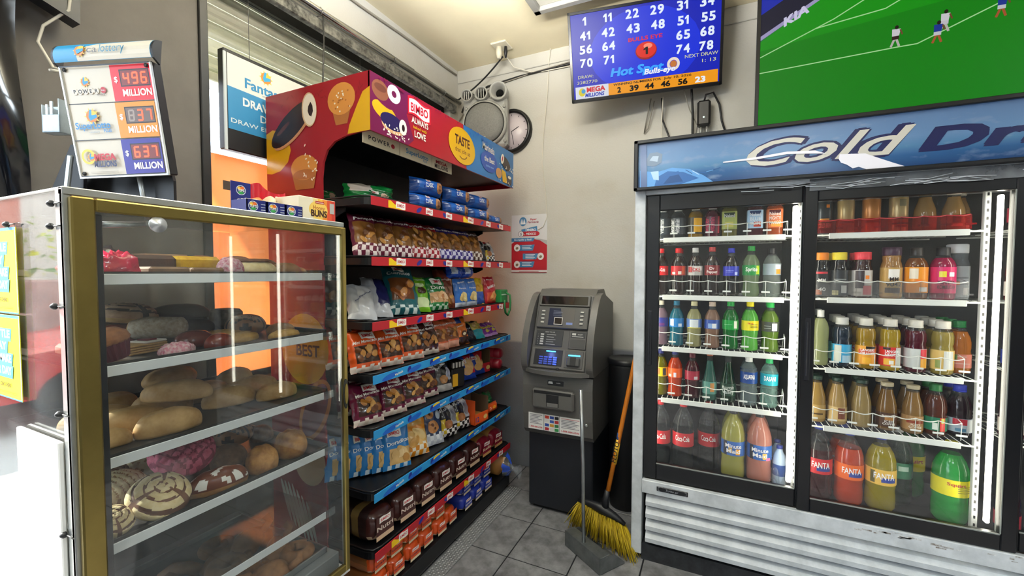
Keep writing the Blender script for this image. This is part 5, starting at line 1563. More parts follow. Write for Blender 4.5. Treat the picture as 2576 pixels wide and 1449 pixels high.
for bx in ((X1 - .030, X1, Y0 - .003, Y0 + .0, Z0, Z1), (X1 - .012, X1, Y0 - .003, Y0 + .010, Z0, Z1), (X1 - .012, X1, Y1 - .012, Y1 + .003, Z0, Z1), (X1 - .016, X1 + .002, Y0 - .003, Y1 + .003, Z1 - .012, Z1 + .004), (X0, X1, Y0 - .003, Y0 + .006, Z1 - .002, Z1 + .004), (X0, X0 + .012, Y0, Y0 + .012, Z0, Z1)):
    wbuild(MB().box(*bx, ALU, .002), 'corner_strip', pc)
# white board on the lower outer side, bolts through the acrylic
tag(wbuild(MB().box(-1.350, X1 - .031, Y0 - .012, Y0 - .003, Z0, 1.165, mat('#f4f3ee', .5, noise=.06, nscale=8), .002), 'side_board', pc), 'white board on the lower side')
for x, z in ((-1.150, 1.628), (-1.156, 1.585), (-1.152, 1.431), (-1.150, 1.22), (-1.367, 1.598), (-1.15, .98), (-1.15, .72)):
    m_ = Matrix.Translation((x, Y0 - .004, z)) @ Matrix.Rotation(PI / 2, 4, 'X')
    bb_ = MB().lathe([(.0045, 0), (.0065, .002), (.0065, .006), (.003, .010), (0, .011)], mat('#2a2a2c', .4), 10, T=m_).tube([(x, Y0 - .006, z), (x + .035, Y0 - .006, z)], .0014, mat('#4a4a4a', .5), 5)
    wbuild(bb_, 'bolt', pc)
# door
d = MB()
DX0, DX1 = X1 + .0, X1 + .016
DY0, DY1, DZ0, DZ1 = Y0 + .004, Y1 - .002, Z0 + .004, Z1 - .014
for bx in ((DX0, DX1, DY0, DY0 + .036, DZ0, DZ1), (DX0, DX1, DY1 - .018, DY1, DZ0, DZ1), (DX0, DX1, DY0 + .036, DY1 - .018, DZ1 - .026, DZ1), (DX0, DX1, DY0 + .036, DY1 - .018, DZ0, DZ0 + .026)):
    d.box(*bx, GOLD, .003)
dr = wbuild(d, 'door', pc)
wbuild(MB().box(DX0 + .006, DX0 + .010, DY0 + .036, DY1 - .018, DZ0 + .026, DZ1 - .026, clear('#f4f6f6', .01, 1.5, .022, name='case_glass')), 'pane', dr)
wbuild(MB().box(DX0 - .010, DX0 + .004, DY0 + .037, DY0 + .050, DZ0 + .026, DZ1 - .03, mat('#16171b', .5), .002), 'gasket', dr)
hd = MB()
hd.prism([(1.030 + .0065 * math.cos(a) * 1.5, 1.094 + .050 * math.sin(a)) for a in [2 * PI * k / 18 for k in range(18)]], .004, mat('#3a3a36', .4, .6), 'x', DX1)
hd.prism([(1.030 + .0045 * math.cos(a) * 1.5, 1.094 + .034 * math.sin(a)) for a in [2 * PI * k / 18 for k in range(18)]], .006, GOLD, 'x', DX1)
wbuild(hd, 'finger_pull', dr)
lk = MB()
lk.lathe([(.0, 0), (.017, 0), (.017, .003), (.006, .004), (.005, .008), (0, .008)], mat('#c8cacc', .35, .5), 20, T=Matrix.Translation((DX0 + .011, .517, 1.601)) @ Matrix.Rotation(PI / 2, 4, 'Y'))
lk.tube([(DX0 - .004, .42, 1.592), (DX0 - .004, .50, 1.600)], .006, ALU, 8)
wbuild(lk, 'lock', dr)
for z in (1.44, 1.29, 1.14, .99, .84, .69):
    pass
# shelves: white price rail, dark baking tray
RAILW = mat('#dfe1e2', .35)
TRAY = mat('#4a4642', .42, .5, noise=.3, nscale=9, name='baking_tray')
CSZ = [1.490, 1.294, 1.096, .908, .694]
XS = -1.160
for k, z in enumerate(CSZ):
    s = wbuild(MB().box(X0 + .03, XS - .004, .424, 1.03, z - .012, z - .007, clear('#eef2f2', .05, 1.4, .03)), 'shelf', pc)
    wbuild(MB().box(XS - .003, XS, .420, .995, z - .020, z + .003, RAILW, .001), 'price_rail', s)
    wbuild(MB().box(XS - .003, XS - .001, .995, 1.034, z - .022, z + .003, clear('#f0f2f2', .05, 1.45, .15)), 'rail_end', s)
    if k < 4:
        tr_ = MB()
        tr_.box(X0 + .05, XS - .008, .430, 1.015, z - .006, z - .003, TRAY)
        for bx in ((XS - .012, XS - .008, .430, 1.015, z - .006, z + .008), (X0 + .05, X0 + .054, .43, 1.015, z - .006, z + .014), (X0 + .05, XS - .008, .430, .434, z - .006, z + .012), (X0 + .05, XS - .008, 1.011, 1.015, z - .006, z + .012)):
            tr_.box(*bx, TRAY)
        wbuild(tr_, 'baking_tray', s)
wbuild(MB().box(X0 + .006, X1 - .03, Y0 + .008, Y1 - .008, Z0, Z0 + .055, mat('#8a8d90', .5, noise=.15), .003), 'inner_floor', pc)
bt = thing('sheet_pan', 'bright aluminium sheet pan at the bottom of the pastry case', 'tray', (-1.40, .76, Z0 + .057))
b = MB().box(-.24, .22, -.27, .255, 0, .003, mat('#9aa0a6', .3, .9))
for bx in ((-.24, -.232, -.27, .255, 0, .02), (.212, .22, -.27, .255, 0, .02), (-.24, .22, -.27, -.262, 0, .02), (-.24, .22, .247, .255, 0, .02)):
    b.box(*bx, mat('#b4b8ba', .3, .9), .002)
b.build('pan', bt)
# ---------------------------------------------------------------- breads
def crumb(c, c2, rough=.7, sc=60, bump=.5):
    return mat(c, rough, noise=.5, nscale=sc, col2=c2, bump=bump)
CRUST = crumb('#b98a50', '#8f6030', .55, 18, .2)
CRUST2 = crumb('#d8b078', '#b0844c', .55, 22, .2)
BROWN = crumb('#7a4a2a', '#54301a', .6, 25)
DKBR = crumb('#3c281e', '#2a1a14', .6, 40)
CREAMT = crumb('#ead6a8', '#d8bd88', .75, 70)
PINKT = crumb('#e0708c', '#c8586f', .75, 80)
TANT = crumb('#c0a084', '#a07c62', .75, 70)
GING = crumb('#a8764c', '#845838', .6, 30)
YELC = crumb('#e0b428', '#c89414', .7, 60)
BP = {}
def bproto(key, mb):
    o = mb.build('crumb')
    me = o.data
    bpy.data.objects.remove(o)
    BP[key] = me
def dome(r, h, mfn, dfn=None, nu=36, nv=16, und=CRUST, asp=1.0, pw=2.2):
    b = MB()
    def f(u, v):
        a = 2 * PI * u
        if v < .25:                       # underside and flank
            t = v / .25
            rr, z = r * (.55 + .45 * t ** .5), h * .30 * t ** 1.4
        else:
            t = (v - .25) / .75
            rr, z = r * (1 - t ** 1.6) if t < 1 else 0, h * (.30 + .70 * (1 - (1 - t) ** pw))
            rr = r * max(0.0, 1 - t ** 1.7)
        x, y = rr * math.cos(a), rr * math.sin(a)
        k = dfn(x / r, y / r, t, v) if dfn and v >= .25 else 0
        return (x * asp * (1 + k * .3), y * (1 + k * .3), z + k * h)
    b.grid(f, nu, nv, und, True, None, (lambda u, v, i, j: und if v < .22 else mfn(*(lambda p: (p[0] / r / asp, p[1] / r))(f(u, v)))), True)
    return b
def spiral(x, y, n=3.2):
    r = math.hypot(x, y)
    ph = (r * n - math.atan2(y, x) / (2 * PI)) % 1.0
    cut = (math.sin(3 * math.atan2(y, x) + 1.0) > .93 and .25 < r)
    return 0 if (ph < .20 or cut) else 1
bproto('concha_spiral', dome(.066, .058, lambda x, y: CREAMT if spiral(x, y) else BROWN, lambda x, y, t, v: .07 * spiral(x, y), 56, 30, BROWN))
bproto('concha_spiral_dark', dome(.070, .055, lambda x, y: TANT if spiral(x, y, 4.5) else DKBR, lambda x, y, t, v: .05 * spiral(x, y, 4.5), 56, 30, crumb('#c8a878', '#a88858')))
def lattice(x, y):
    a, b_ = (x * 4.2 + y * .8) % 1.0, (y * 4.2 - x * .8) % 1.0
    return 0 if (a < .2 or b_ < .2) else 1
bproto('concha_pink', dome(.070, .075, lambda x, y: PINKT if lattice(x, y) else crumb('#a84860', '#90384c'), lambda x, y, t, v: .06 * lattice(x, y), 60, 32, CRUST))
def stripes(x, y):
    return 0 if ((y + .35 * x * x) * 4.0) % 1.0 < .2 else 1
bproto('concha_stripe', dome(.062, .055, lambda x, y: CREAMT if stripes(x, y) else CRUST, lambda x, y, t, v: .06 * stripes(x, y), 52, 28, CRUST))
bproto('concha_tan', dome(.060, .055, lambda x, y: TANT if stripes(x, y) else BROWN, lambda x, y, t, v: .06 * stripes(x, y), 52, 28, BROWN))
def ellips(rx, ry, rz, m, dfn=None, mfn=None, nu=28, nv=16, flat=.35):
    b = MB()
    def f(u, v):
        a, p_ = 2 * PI * u, PI * (v - .5)
        c = math.cos(p_) ** .8 if math.cos(p_) > 0 else 0
        x, y, z = math.cos(a) * c, math.sin(a) * c, math.sin(p_)
        k = 1 + (dfn(x, y, z) if dfn else 0)
        z = max(z, -flat) + flat
        return (x * rx * k, y * ry * k, z * rz / (1 + flat) * k)
    b.grid(f, nu, nv, m, True, None, (lambda u, v, i, j: mfn(f(u, v))) if mfn else None, True)
    return b
SLIT = crumb('#e0c898', '#c8a870')
bproto('bolillo', ellips(.034, .084, .058, CRUST2, lambda x, y, z: -.14 * abs(y) ** 3 + .02 * math.sin(9 * y) + (-.16 if abs(x) < .12 and z > .4 and abs(y) < .62 else 0)))
bproto('roll_long', ellips(.040, .100, .066, CRUST2, lambda x, y, z: .03 * math.sin(5 * y + 2 * x) + .05 * abs(y) ** 2))
bproto('telera', ellips(.052, .080, .052, CRUST2, lambda x, y, z: (-.10 if abs(abs(x) - .35) < .1 and z > .2 else 0)))
bproto('muffin', ellips(.046, .046, .075, crumb('#c8904a', '#8c5a28', .65, 35), lambda x, y, z: .05 * math.sin(7 * x) * math.cos(6 * y), flat=.55))
bproto('choc_bun', ellips(.055, .055, .070, crumb('#8a6444', '#5c3e28', .7, 45)))
ICE = mat('#efeae2', .3)
def drips(p):
    q = math.sin(p[1] * 130 + 3 * math.sin(p[0] * 90)) + .7 * math.sin(p[0] * 170 + p[1] * 60)
    return ICE if (p[2] > .022 and q > .62) else (crumb('#7c3c1c', '#5e2a12', .3, 30, .1) if p[2] > .016 else CRUST)
bproto('iced_roll', ellips(.038, .088, .066, CRUST, lambda x, y, z: .02 * math.sin(11 * y), drips, 40, 28))
bproto('shell', dome(.060, .060, lambda x, y: GING if stripes(x, y) else DKBR, lambda x, y, t, v: .05 * stripes(x, y), 44, 22, GING))
bproto('ridged', ellips(.028, .062, .028, crumb('#cfa45c', '#a87c38', .7, 40), lambda x, y, z: .07 * math.sin(22 * x)))
bproto('dark_long', ellips(.036, .085, .046, DKBR))
bproto('red_glaze', ellips(.040, .058, .052, crumb('#7a3020', '#5c2018', .25, 20, .1)))
bproto('brown_dome', ellips(.052, .052, .058, BROWN))
bproto('tan_bun', ellips(.048, .056, .045, crumb('#a87848', '#7c542e', .65, 30)))
b = ellips(.040, .042, .060, crumb('#c04a6c', '#f0d8dc', .9, 120, 1.0), lambda x, y, z: .07 * math.sin(19 * x + 7 * y) * math.sin(17 * y + 5 * z))
bproto('coconut', b)
b = ellips(.062, .062, .045, CREAMT, lambda x, y, z: .03 * math.sin(9 * math.atan2(y, x)))
b.lathe([(.045, .0415), (.040, .0475), (.02, .051), (0, .052)], crumb('#8c5a38', '#6c4026'), 24)
bproto('cookie', b)
b = MB().box(-.04, .04, -.055, .055, 0, .050, crumb('#4a2e22', '#34201a', .75, 50), .010)
bproto('brown_slab', b)
bproto('yellow_slab', MB().box(-.035, .035, -.058, .058, 0, .040, YELC, .010))
bproto('flat_slab', MB().box(-.035, .035, -.048, .048, 0, .024, crumb('#8a6a50', '#6a4c36', .7, 40), .006))
bproto('grey_slab', MB().box(-.05, .05, -.04, .04, 0, .075, crumb('#7c6c58', '#584a3c', .8, 40), .012))
# wrapped sweet bread
b = ellips(.044, .046, .060, mat('#c02848', .2, coat=.6), lambda x, y, z: .16 * math.sin(9 * x + 4 * z) * math.sin(8 * y + 6 * z) + .07 * math.sin(21 * x))
bproto('pink_wrap', b)
b = ellips(.055, .060, .075, mat('#4a4446', .25, coat=.5), lambda x, y, z: .14 * math.sin(9 * x + 4 * z) * math.sin(8 * y + 6 * z) + .07 * math.sin(21 * y))
bproto('dark_wrap', b)
# sugared horn: cylinder with cream end
b = MB().lathe([(.0, -.07), (.022, -.068), (.030, -.06), (.033, .05), (.030, .058), (.024, .060)], crumb('#c8b8a4', '#a08a74', .9, 90), 22, T=Matrix.Translation((0, 0, .033)) @ Matrix.Rotation(-PI / 2, 4, 'X'))
b.lathe([(.024, .060), (.020, .066), (0, .068)], crumb('#d8b070', '#b88848'), 18, T=Matrix.Translation((0, 0, .033)) @ Matrix.Rotation(-PI / 2, 4, 'X'))
bproto('sugar_horn', b)
# cup muffin
b = MB()
n = 40
b.grid(lambda u, v: ((.030 + .010 * v) * (1 + .035 * (1 if int(u * n + .01) % 2 else -1)) * math.cos(2 * PI * u), (.030 + .010 * v) * (1 + .035 * (1 if int(u * n + .01) % 2 else -1)) * math.sin(2 * PI * u), .042 * v), n, 2, mat('#5c1a28', .7), False, None, None, True)
b.lathe([(.040, .040), (.044, .046), (.040, .060), (.025, .072), (0, .076)], crumb('#a0683c', '#7a4828'), 24)
bproto('cup_muffin', b)
# puff pastry slice with jam
b = MB()
for k in range(4):
    b.box(-.035 + .002 * k, .035 - .002 * k, -.055 + .001 * k, .055 - .002 * k, .006 * k, .006 * k + .0055, crumb('#d0a468', '#a87c40'), .002)
b.box(-.028, .028, -.012, .05, .024, .030, mat('#efe6dc', .7), .004)
b.box(-.018, .018, .0, .03, .029, .034, mat('#7a1c28', .3), .004)
bproto('puff_slice', b)
b = ellips(.034, .050, .034, crumb('#c85878', '#eadcd8', .85, 90, .8), lambda x, y, z: .08 * math.sin(15 * x + 9 * y))
bproto('pink_crumble', b)
# gingerbread curl and knot
def curl(turn, r0, th, hgt):
    pts, rad = [], []
    for k in range(22):
        a = turn * 2 * PI * k / 21
        rr = r0 * (1 - .5 * k / 21)
        pts.append((rr * math.cos(a), rr * math.sin(a) * 1.15, th * .85 + hgt * k / 21))
        rad.append(th * (.6 + .4 * math.sin(PI * min(1, k / 21 + .12))))
    return MB().tube(pts, th, GING, 10, radii=rad)
bproto('curl', curl(1.15, .045, .021, .01))
b = curl(.9, .042, .020, .012)
b.tube([(-.05, -.02, .02), (-.02, .0, .045), (.02, .01, .05), (.05, .03, .03)], .019, GING, 10)
bproto('knot', b)
b = ellips(.040, .060, .050, GING, lambda x, y, z: .12 * math.sin(4 * y + 1) * math.cos(3 * x))
b.tube([(.02, .05, .025), (.03, .075, .045), (.015, .08, .06)], .012, GING, 8)
b.tube([(-.02, -.05, .012), (-.03, -.07, .012)], .013, GING, 8); b.tube([(.022, -.045, .012), (.034, -.066, .012)], .013, GING, 8)
bproto('piglet', b)
CASE = ['top case shelf', 'second case shelf', 'third case shelf', 'fourth case shelf', 'pan at the case bottom']
CZ = [z - .002 for z in CSZ[:4]] + [Z0 + .061]
def bread(key, s, x, y, label, dz=0.0, rz=0.0, sc=1.0, rx=0.0, name='sweet_bread', cat='pastry', ry=0.0):
    o = bpy.data.objects.new(name, BP[key])
    COL.objects.link(o)
    o.location = (x, y, CZ[s] + dz)
    o.rotation_euler = (Matrix.Rotation(ry, 3, 'Y') @ Matrix.Rotation(rx, 3, 'X') @ Matrix.Rotation(rz, 3, 'Z')).to_euler()
    o.scale = (sc, sc, sc)
    tag(o, label + ', ' + CASE[s], cat, 'breads on the ' + CASE[s])
R9 = PI / 2
# top shelf
bread('pink_wrap', 0, -1.215, .487, 'glossy pink wrapped bun at front left', sc=.85)
bread('pink_wrap', 0, -1.33, .478, 'pink wrapped bun behind the front one', sc=.95)
bread('dark_wrap', 0, -1.45, .53, 'crumpled dark wrapped bread at back left')
bread('flat_slab', 0, -1.225, .582, 'flat brown cake slab in front of brown cake', sc=.9)
bread('flat_slab', 0, -1.225, .675 - .005, 'flat tan cake slab beside pink coconut ball', sc=.85)
bread('brown_slab', 0, -1.31, .585, 'dark brown cake slab', dz=.004, sc=.95)
bread('yellow_slab', 0, -1.325, .70, 'bright yellow cake slab', dz=.012, sc=1.0)
bread('flat_slab', 0, -1.43, .67, 'reddish cake slab behind the yellow one', dz=.03, sc=1.2)
bread('coconut', 0, -1.215, .735, 'pink coconut covered ball', sc=.8, rz=.4)
bread('cookie', 0, -1.262, .835, 'round pale bun with brown top', sc=.95)
bread('tan_bun', 0, -1.25, .93, 'tan bun right of the round cookie', sc=.85)
bread('brown_dome', 0, -1.36, .93, 'brown domed bun behind the tan bun', sc=.9)
bread('tan_bun', 0, -1.26, 1.0 - .02 + .0, 'small brown bun at far right', sc=.55, dz=.0)
bread('brown_dome', 0, -1.47, .80, 'dark brown domed bun at back centre', sc=1.05)
bread('brown_dome', 0, -1.50, .93, 'dark brown domed bun at back right', sc=1.1)
# second shelf
bread('red_glaze', 1, -1.53, .62, 'dark red pastry under the spiral bun', sc=1.15)
bread('concha_spiral_dark', 1, -1.53, .63, 'large chocolate and cream spiral bun on top', dz=.058, rx=-.12)
bread('sugar_horn', 1, -1.44, .665, 'sugar dusted cream horn', rz=2.2, dz=.012)
bread('cup_muffin', 1, -1.222, .478, 'muffin in dark red paper cup', sc=.95, rx=.25, dz=.010)
bread('puff_slice', 1, -1.325, .575, 'puff pastry slice with jam', sc=.95, rz=.25)
bread('flat_slab', 1, -1.42, .515, 'flat brown pastry at back left', sc=1.2)
bread('pink_crumble', 1, -1.215, .60, 'pink and white crumbly pastry', sc=.85, rz=.3)
bread('red_glaze', 1, -1.30, .685, 'glossy red brown bun left of the ridged cookies', sc=.85)
bread('red_glaze', 1, -1.215, .70, 'small dark glazed bun at front centre', sc=.75, rz=.5)
bread('ridged', 1, -1.265, .79, 'ridged yellow cookie at front', sc=.95, rz=.15)
bread('ridged', 1, -1.37, .80, 'ridged yellow cookie behind the front one', sc=.95, rz=-.2)
bread('ridged', 1, -1.22, .90, 'ridged pale cookie at right', sc=.85, rz=.1)
bread('dark_long', 1, -1.60, .80, 'long dark bread lying at the back', sc=1.1, dz=.048)
bread('dark_long', 1, -1.58, .80, 'long dark bread under the other dark one', sc=1.15)
bread('shell', 1, -1.42, .905, 'ribbed brown shell bun', sc=1.0, rz=1.0)
bread('tan_bun', 1, -1.30, .945, 'plain tan bun at right', sc=.8)
bread('grey_slab', 1, -1.60, .95, 'greyish square bread at back right', sc=.95)
# third shelf: rolls
for key, x, y, dz, rz, sc, lab in (
 ('bolillo', -1.245, .592, 0, -.10, 1.0, 'golden crusty roll at front centre'), ('bolillo', -1.265, .470, 0, -.30, .72, 'golden crusty roll at front left corner'),
 ('bolillo', -1.345, .560, 0, -.35, 1.0, 'crusty roll just behind the front ones'), ('telera', -1.46, .535, 0, -.2, .95, 'flat round roll at back left'),
 ('roll_long', -1.345, .665, .050, -.75, .80, 'pale long roll lying on top of others'), ('bolillo', -1.43, .665, 0, -.5, 1.0, 'crusty roll under the pale long roll'),
 ('bolillo', -1.335, .795, 0, -.25, 1.0, 'crusty roll at centre of the shelf'), ('bolillo', -1.270, .905, 0, -.2, .86, 'small crusty roll alone at front right'),
 ('bolillo', -1.385, .905, 0, -.3, 1.0, 'crusty roll behind the lone right roll'), ('telera', -1.47, .80, 0, .2, 1.0, 'flat roll at back centre'),
 ('telera', -1.57, .60, .0, .5, 1.0, 'flat roll in the back corner left'), ('bolillo', -1.53, .93, .0, .4, 1.1, 'crusty roll at back right'),
 ('telera', -1.58, .76, .045, .2, 1.0, 'flat roll stacked highest at the back')):
    bread(key, 2, x, y, lab, dz, rz, sc, name='bread_roll', cat='bread roll')
# fourth shelf
for key, x, y, dz, rz, sc, lab, rx in (
 ('concha_spiral', -1.230, .560, .0, .4, .98, 'large cream spiral bun at front', .0), ('concha_spiral', -1.222, .466, 0, 1.9, .62, 'small cream spiral bun at front left', 0),
 ('concha_pink', -1.335, .668, .042, .3, 1.08, 'pink bun with lattice topping', .15), ('iced_roll', -1.215, .690, 0, -.25, .85, 'brown roll with white icing drips', 0),
 ('muffin', -1.215, .815, 0, 0, .95, 'golden muffin right of the iced roll', 0), ('muffin', -1.235, .925, 0, .8, 1.05, 'golden muffin at far right', 0),
 ('choc_bun', -1.335, .79, 0, 0, .9, 'brown sugar bun between pink bun and muffin', 0), ('shell', -1.43, .86, .03, .8, 1.0, 'ribbed brown shell bun at back', 0),
 ('concha_stripe', -1.355, .535, 0, .3, .95, 'cream striped bun behind the spiral buns', 0), ('concha_tan', -1.30, .462, .0, .9, .5, 'tan striped bun at left edge', 0),
 ('concha_tan', -1.47, .54, 0, 1.2, 1.0, 'tan striped bun at back left', 0), ('concha_stripe', -1.50, .67, 0, 2.0, 1.0, 'cream striped bun at back centre', 0),
 ('brown_dome', -1.55, .82, 0, 0, 1.0, 'brown domed bun at back', 0), ('choc_bun', -1.44, .965, 0, 0, .7, 'brown sugar bun in back right corner', 0)):
    tl = .55 if key.startswith('concha') else 0
    bread(key, 3, x - (.01 if tl else 0), y, lab, dz + (.020 * sc if tl else 0), rz, sc, rx, ry=tl)
# bottom pan
for key, x, y, dz, rz, sc, lab in (
 ('curl', -1.43, .915, .0, .3, 1.05, 'brown curled gingerbread at back right'), ('piglet', -1.315, .925, .0, .8, 1.0, 'brown pig shaped gingerbread in the middle right'),
 ('knot', -1.40, .80, .0, 1.2, 1.0, 'brown knotted gingerbread at centre'), ('curl', -1.235, .95, .0, 2.0, .95, 'brown curled gingerbread at front right'),
 ('piglet', -1.225, .845, .0, -.4, .95, 'brown pig shaped gingerbread at front'), ('curl', -1.29, .80, .0, -.8, .9, 'brown curled gingerbread left of the front piglet'),
 ('knot', -1.46, .71, .0, .2, .95, 'brown knotted gingerbread at back left'), ('piglet', -1.36, .68, .0, 1.9, .95, 'brown pig shaped gingerbread at left'),
 ('knot', -1.235, .715, .0, .6, .9, 'brown knotted gingerbread at front left'), ('curl', -1.50, .84, .0, .6, .95, 'brown curled gingerbread in the back'),
 ('piglet', -1.36, .86, .050, .5, 1.0, 'brown pig shaped gingerbread lying on top'), ('curl', -1.30, .755, .045, .9, 1.0, 'brown curled gingerbread lying on top')):
    bread(key, 4, x, y, lab, dz, rz, sc, name='gingerbread')
# ---------------------------------------------------------------- on top of the case
t = thing('honey_bun_box', 'cream and orange honey buns box on the pastry case', 'box', (-1.215, .984, Z1 + .005))
b = MB().box(-.055, .055, -.072, .068, 0, .072, mat('#eadfc4', .5), .001)
P = Print(b, plane_fn((.055, 0, 0), (0, 1, 0), (0, 0, 1)))
for k, c in enumerate(('#f0d890', '#f0b448', '#e88a30', '#d8502c', '#c83a2c')):
    P.rect(-.02 + .018 * k, .001, .067, .071, mat(c, .5))
P.ell(.0, .035, .036, .028, mat('#f0c860', .5), 20)
P.text('Honey', .002, .036, .013, mat('#b05a28', .5), w=.045, bold=.01)
P.text('BUNS', .002, .014, .020, mat('#3a1a12', .5), w=.062, bold=.05)
P.rect(-.012, .055, .022, .063, mat('#b8202c', .5)); P.text('Little Debbie', .005, .057, .004, mat('#f4e8d8', .5), w=.03)
P.rect(.044, .028, .062, .062, mat('#b4b0aa', .5))
b.build('carton', t)
P2 = MB()
for k in range(12):
    P2.box(-.057, -.05, -.07 + .0115 * k, -.066 + .0115 * k, .070, .075, mat('#f0e8e0', .5))
P2.build('torn_edge', t)
t = thing('bun_packet', 'red wrapped honey bun packet with two pale buns on top', 'snack bag', (-1.275, .90, Z1 + .005))
b = ellips(.020, .03, .07, mat('#e2c9a0', .45), None)
MB().grid(lambda u, v: (-.02 + .01 * math.sin(9 * u), -.06 + .125 * u, .055 + .045 * v + .012 * math.sin(6 * u)), 16, 4, film('#b81c2c')).build('wrapper', t)
for dy in (-.012, .022):
    b = MB().lathe([(0, -.012), (.024, -.012), (.034, -.004), (.034, .006), (.020, .013), (0, .010)], mat('#dfc7a2', .5, noise=.3, nscale=40), 18, T=Matrix.Translation((.0, dy, .042)) @ Matrix.Rotation(1.1, 4, 'X'))
    b.build('bun', t)
MB().box(-.03, .03, -.075, .075, 0, .008, film('#c02430'), .003).build('wrapper_bottom', t)
NV = mat('#1c2470', .4)
def tums(y, label, back):
    t = thing('antacid_box', label, 'box', (-1.19, y, Z1 + .005), group='antacid boxes on the pastry case')
    b = MB()
    w_, d_, h_ = .056, .07, .036
    b.box(d_ / 2 - .002, d_ / 2, -w_ / 2, w_ / 2, 0, h_, NV); b.box(-d_ / 2, d_ / 2, -w_ / 2, -w_ / 2 + .002, 0, h_, NV); b.box(-d_ / 2, d_ / 2, w_ / 2 - .002, w_ / 2, 0, h_, NV)
    b.box(-d_ / 2, -d_ / 2 + .002, -w_ / 2, w_ / 2, 0, h_ + (.055 if back else .01), NV); b.box(-d_ / 2, d_ / 2, -w_ / 2, w_ / 2, 0, .002, NV)
    P = Print(b, plane_fn((d_ / 2, 0, 0), (0, 1, 0), (0, 0, 1)))
    def emblem(u, v):
        P.ring(u, v, .012, .014, mat('#c8d0dc', .4), 20)
        P.ell(u - .004, v + .005, .006, .005, mat('#f0c040', .4), 10); P.ell(u + .004, v + .006, .006, .005, mat('#e07030', .4), 10); P.ell(u, v - .007, .008, .004, mat('#3a9a50', .4), 10)
        P.text('TUMS', u, v - .004, .007, mat('#f4f4f4', .4), w=.020, bold=.03)
    emblem(-.010, .018)
    P.rect(.012, .008, .025, .011, mat('#aab0c0', .4)); P.rect(.012, .016, .025, .018, mat('#aab0c0', .4)); P.rect(.012, .024, .025, .026, mat('#aab0c0', .4))
    if back:
        P = Print(b, plane_fn((-d_ / 2 + .002, 0, 0), (0, 1, 0), (0, 0, 1)))
        emblem(0, .068)
    b.build('carton', t)
    b = MB()
    for k in range(3):
        b.lathe([(0, -.02), (.008, -.02), (.008, .02), (0, .02)], mat('#d8c8b4', .4), 10, T=Matrix.Translation((-.015 + .016 * k, 0, .032)) @ Matrix.Rotation(PI / 2, 4, 'X'))
    b.build('roll', t)
tums(.775, 'navy antacid box with raised back flap, leftmost on the pastry case', True)
tums(.834, 'navy antacid box in the middle on the pastry case', False)
tums(.893, 'navy antacid box beside the honey buns box', False)
# scratcher posters on the side of the case
def poster(z0, z1, label):
    xl, xr = -1.56, -1.333
    b = MB().box(xl, xr, Y0 - .0052, Y0 - .0042, z0, z1, mat('#f0e420', .45), 0)
    P = Print(b, plane_fn((xl, Y0 - .0052, z0), (1, 0, 0), (0, 0, 1)), .0003, .00003)
    W_, H_ = xr - xl, z1 - z0
    BLU = mat('#3c9ac0', .45)
    P.rect(0, H_ - .006, W_, H_, BLU); P.rect(W_ - .003, 0, W_, H_, mat('#8cc4d8', .45)); P.rect(0, 0, W_, .003, BLU)
    for k, (tx, yy, wd) in enumerate((('A LITTLE', .135, .12), ('P$AY', .108, .08), ('CAN MAKE', .081, .13), ('YOUR DAY', .054, .13))):
        c = W_ * .5
        P.poly([(c - wd / 2 - .008, yy - .008), (c + wd / 2 + .004, yy - .008), (c + wd / 2 + .010, yy + .020), (c - wd / 2 - .002, yy + .020)], BLU)
        P.text(tx, c, yy, .017, mat('#f4f6ec', .45), w=wd, bold=.04)
    P.text('SCRATCHERS', W_ * .62, .026, .008, mat('#3a3620', .45), w=.06, bold=.03)
    P.rect(.03, .012, W_ - .03, .0135, mat('#a89c20', .45))
    o = b.build('lottery_poster')
    tag(o, label, 'poster', 'yellow lottery posters')
poster(1.407, 1.592, 'upper yellow lottery poster on the pastry case side')
poster(1.218, 1.403, 'lower yellow lottery poster on the pastry case side')
# ================================================================ CASH MACHINE
am = thing('cash_machine', 'grey free-standing cash machine with blue lit keypad', 'cash machine', (-.85, 2.68, 0))
AG = mat('#5a5855', .42, noise=.06, nscale=60, name='atm_grey')
AG2 = mat('#4c4b4a', .45, name='atm_face')
AD = mat('#1a1d24', .5, noise=.1, nscale=30, name='atm_dark')
XL, XR, YBK = -1.062, -.638, 2.91
wbuild(MB().box(XL + .008, XR - .004, 2.468, YBK, .02, .50, AD, .006), 'safe_cabinet', am)
wbuild(MB().box(XL + .03, XR - .02, 2.49, YBK - .02, 0, .022, mat('#0c0c0e', .6)), 'foot_plinth', am)
# middle housing with dispenser
md = [(YBK, .49), (2.455, .49), (2.430, .52), (2.418, .62), (2.412, .80), (2.418, .874), (YBK, .874)]
m0 = wbuild(MB().prism(md, XR - XL + .016, AG, 'x', XL - .010), 'dispenser_housing', am)
dv = MB()
dv.box(-1.000, -.735, 2.375, 2.418, .675, .790, AG, .010)
wbuild(dv, 'dispenser_chute', m0)
dv = MB().box(-.985, -.750, 2.3735, 2.379, .765, .786, mat('#1a1a1c', .5), .003)
dv.box(-.905, -.825, 2.3725, 2.379, .690, .768, mat('#1c1c1e', .5), .004)
dv.box(-.900, -.830, 2.3715, 2.3735, .692, .715, mat('#6a6866', .4), .003)
wbuild(dv, 'dispenser_slot', m0)
b = MB().box(-.910, -.808, 2.411, 2.414, .812, .842, mat('#2a2b2e', .4), .002)
P = Print(b, plane_fn((-.86, 2.411, .812), (1, 0, 0), (0, 0, 1)))
P.poly([(-.045, .010), (-.015, .010), (-.018, .024), (-.042, .024)], mat('#c8c8c4', .4)); P.text('CASH', .02, .014, .007, mat('#c8c8c4', .4))
wbuild(b, 'cash_label', m0)
lb = MB()
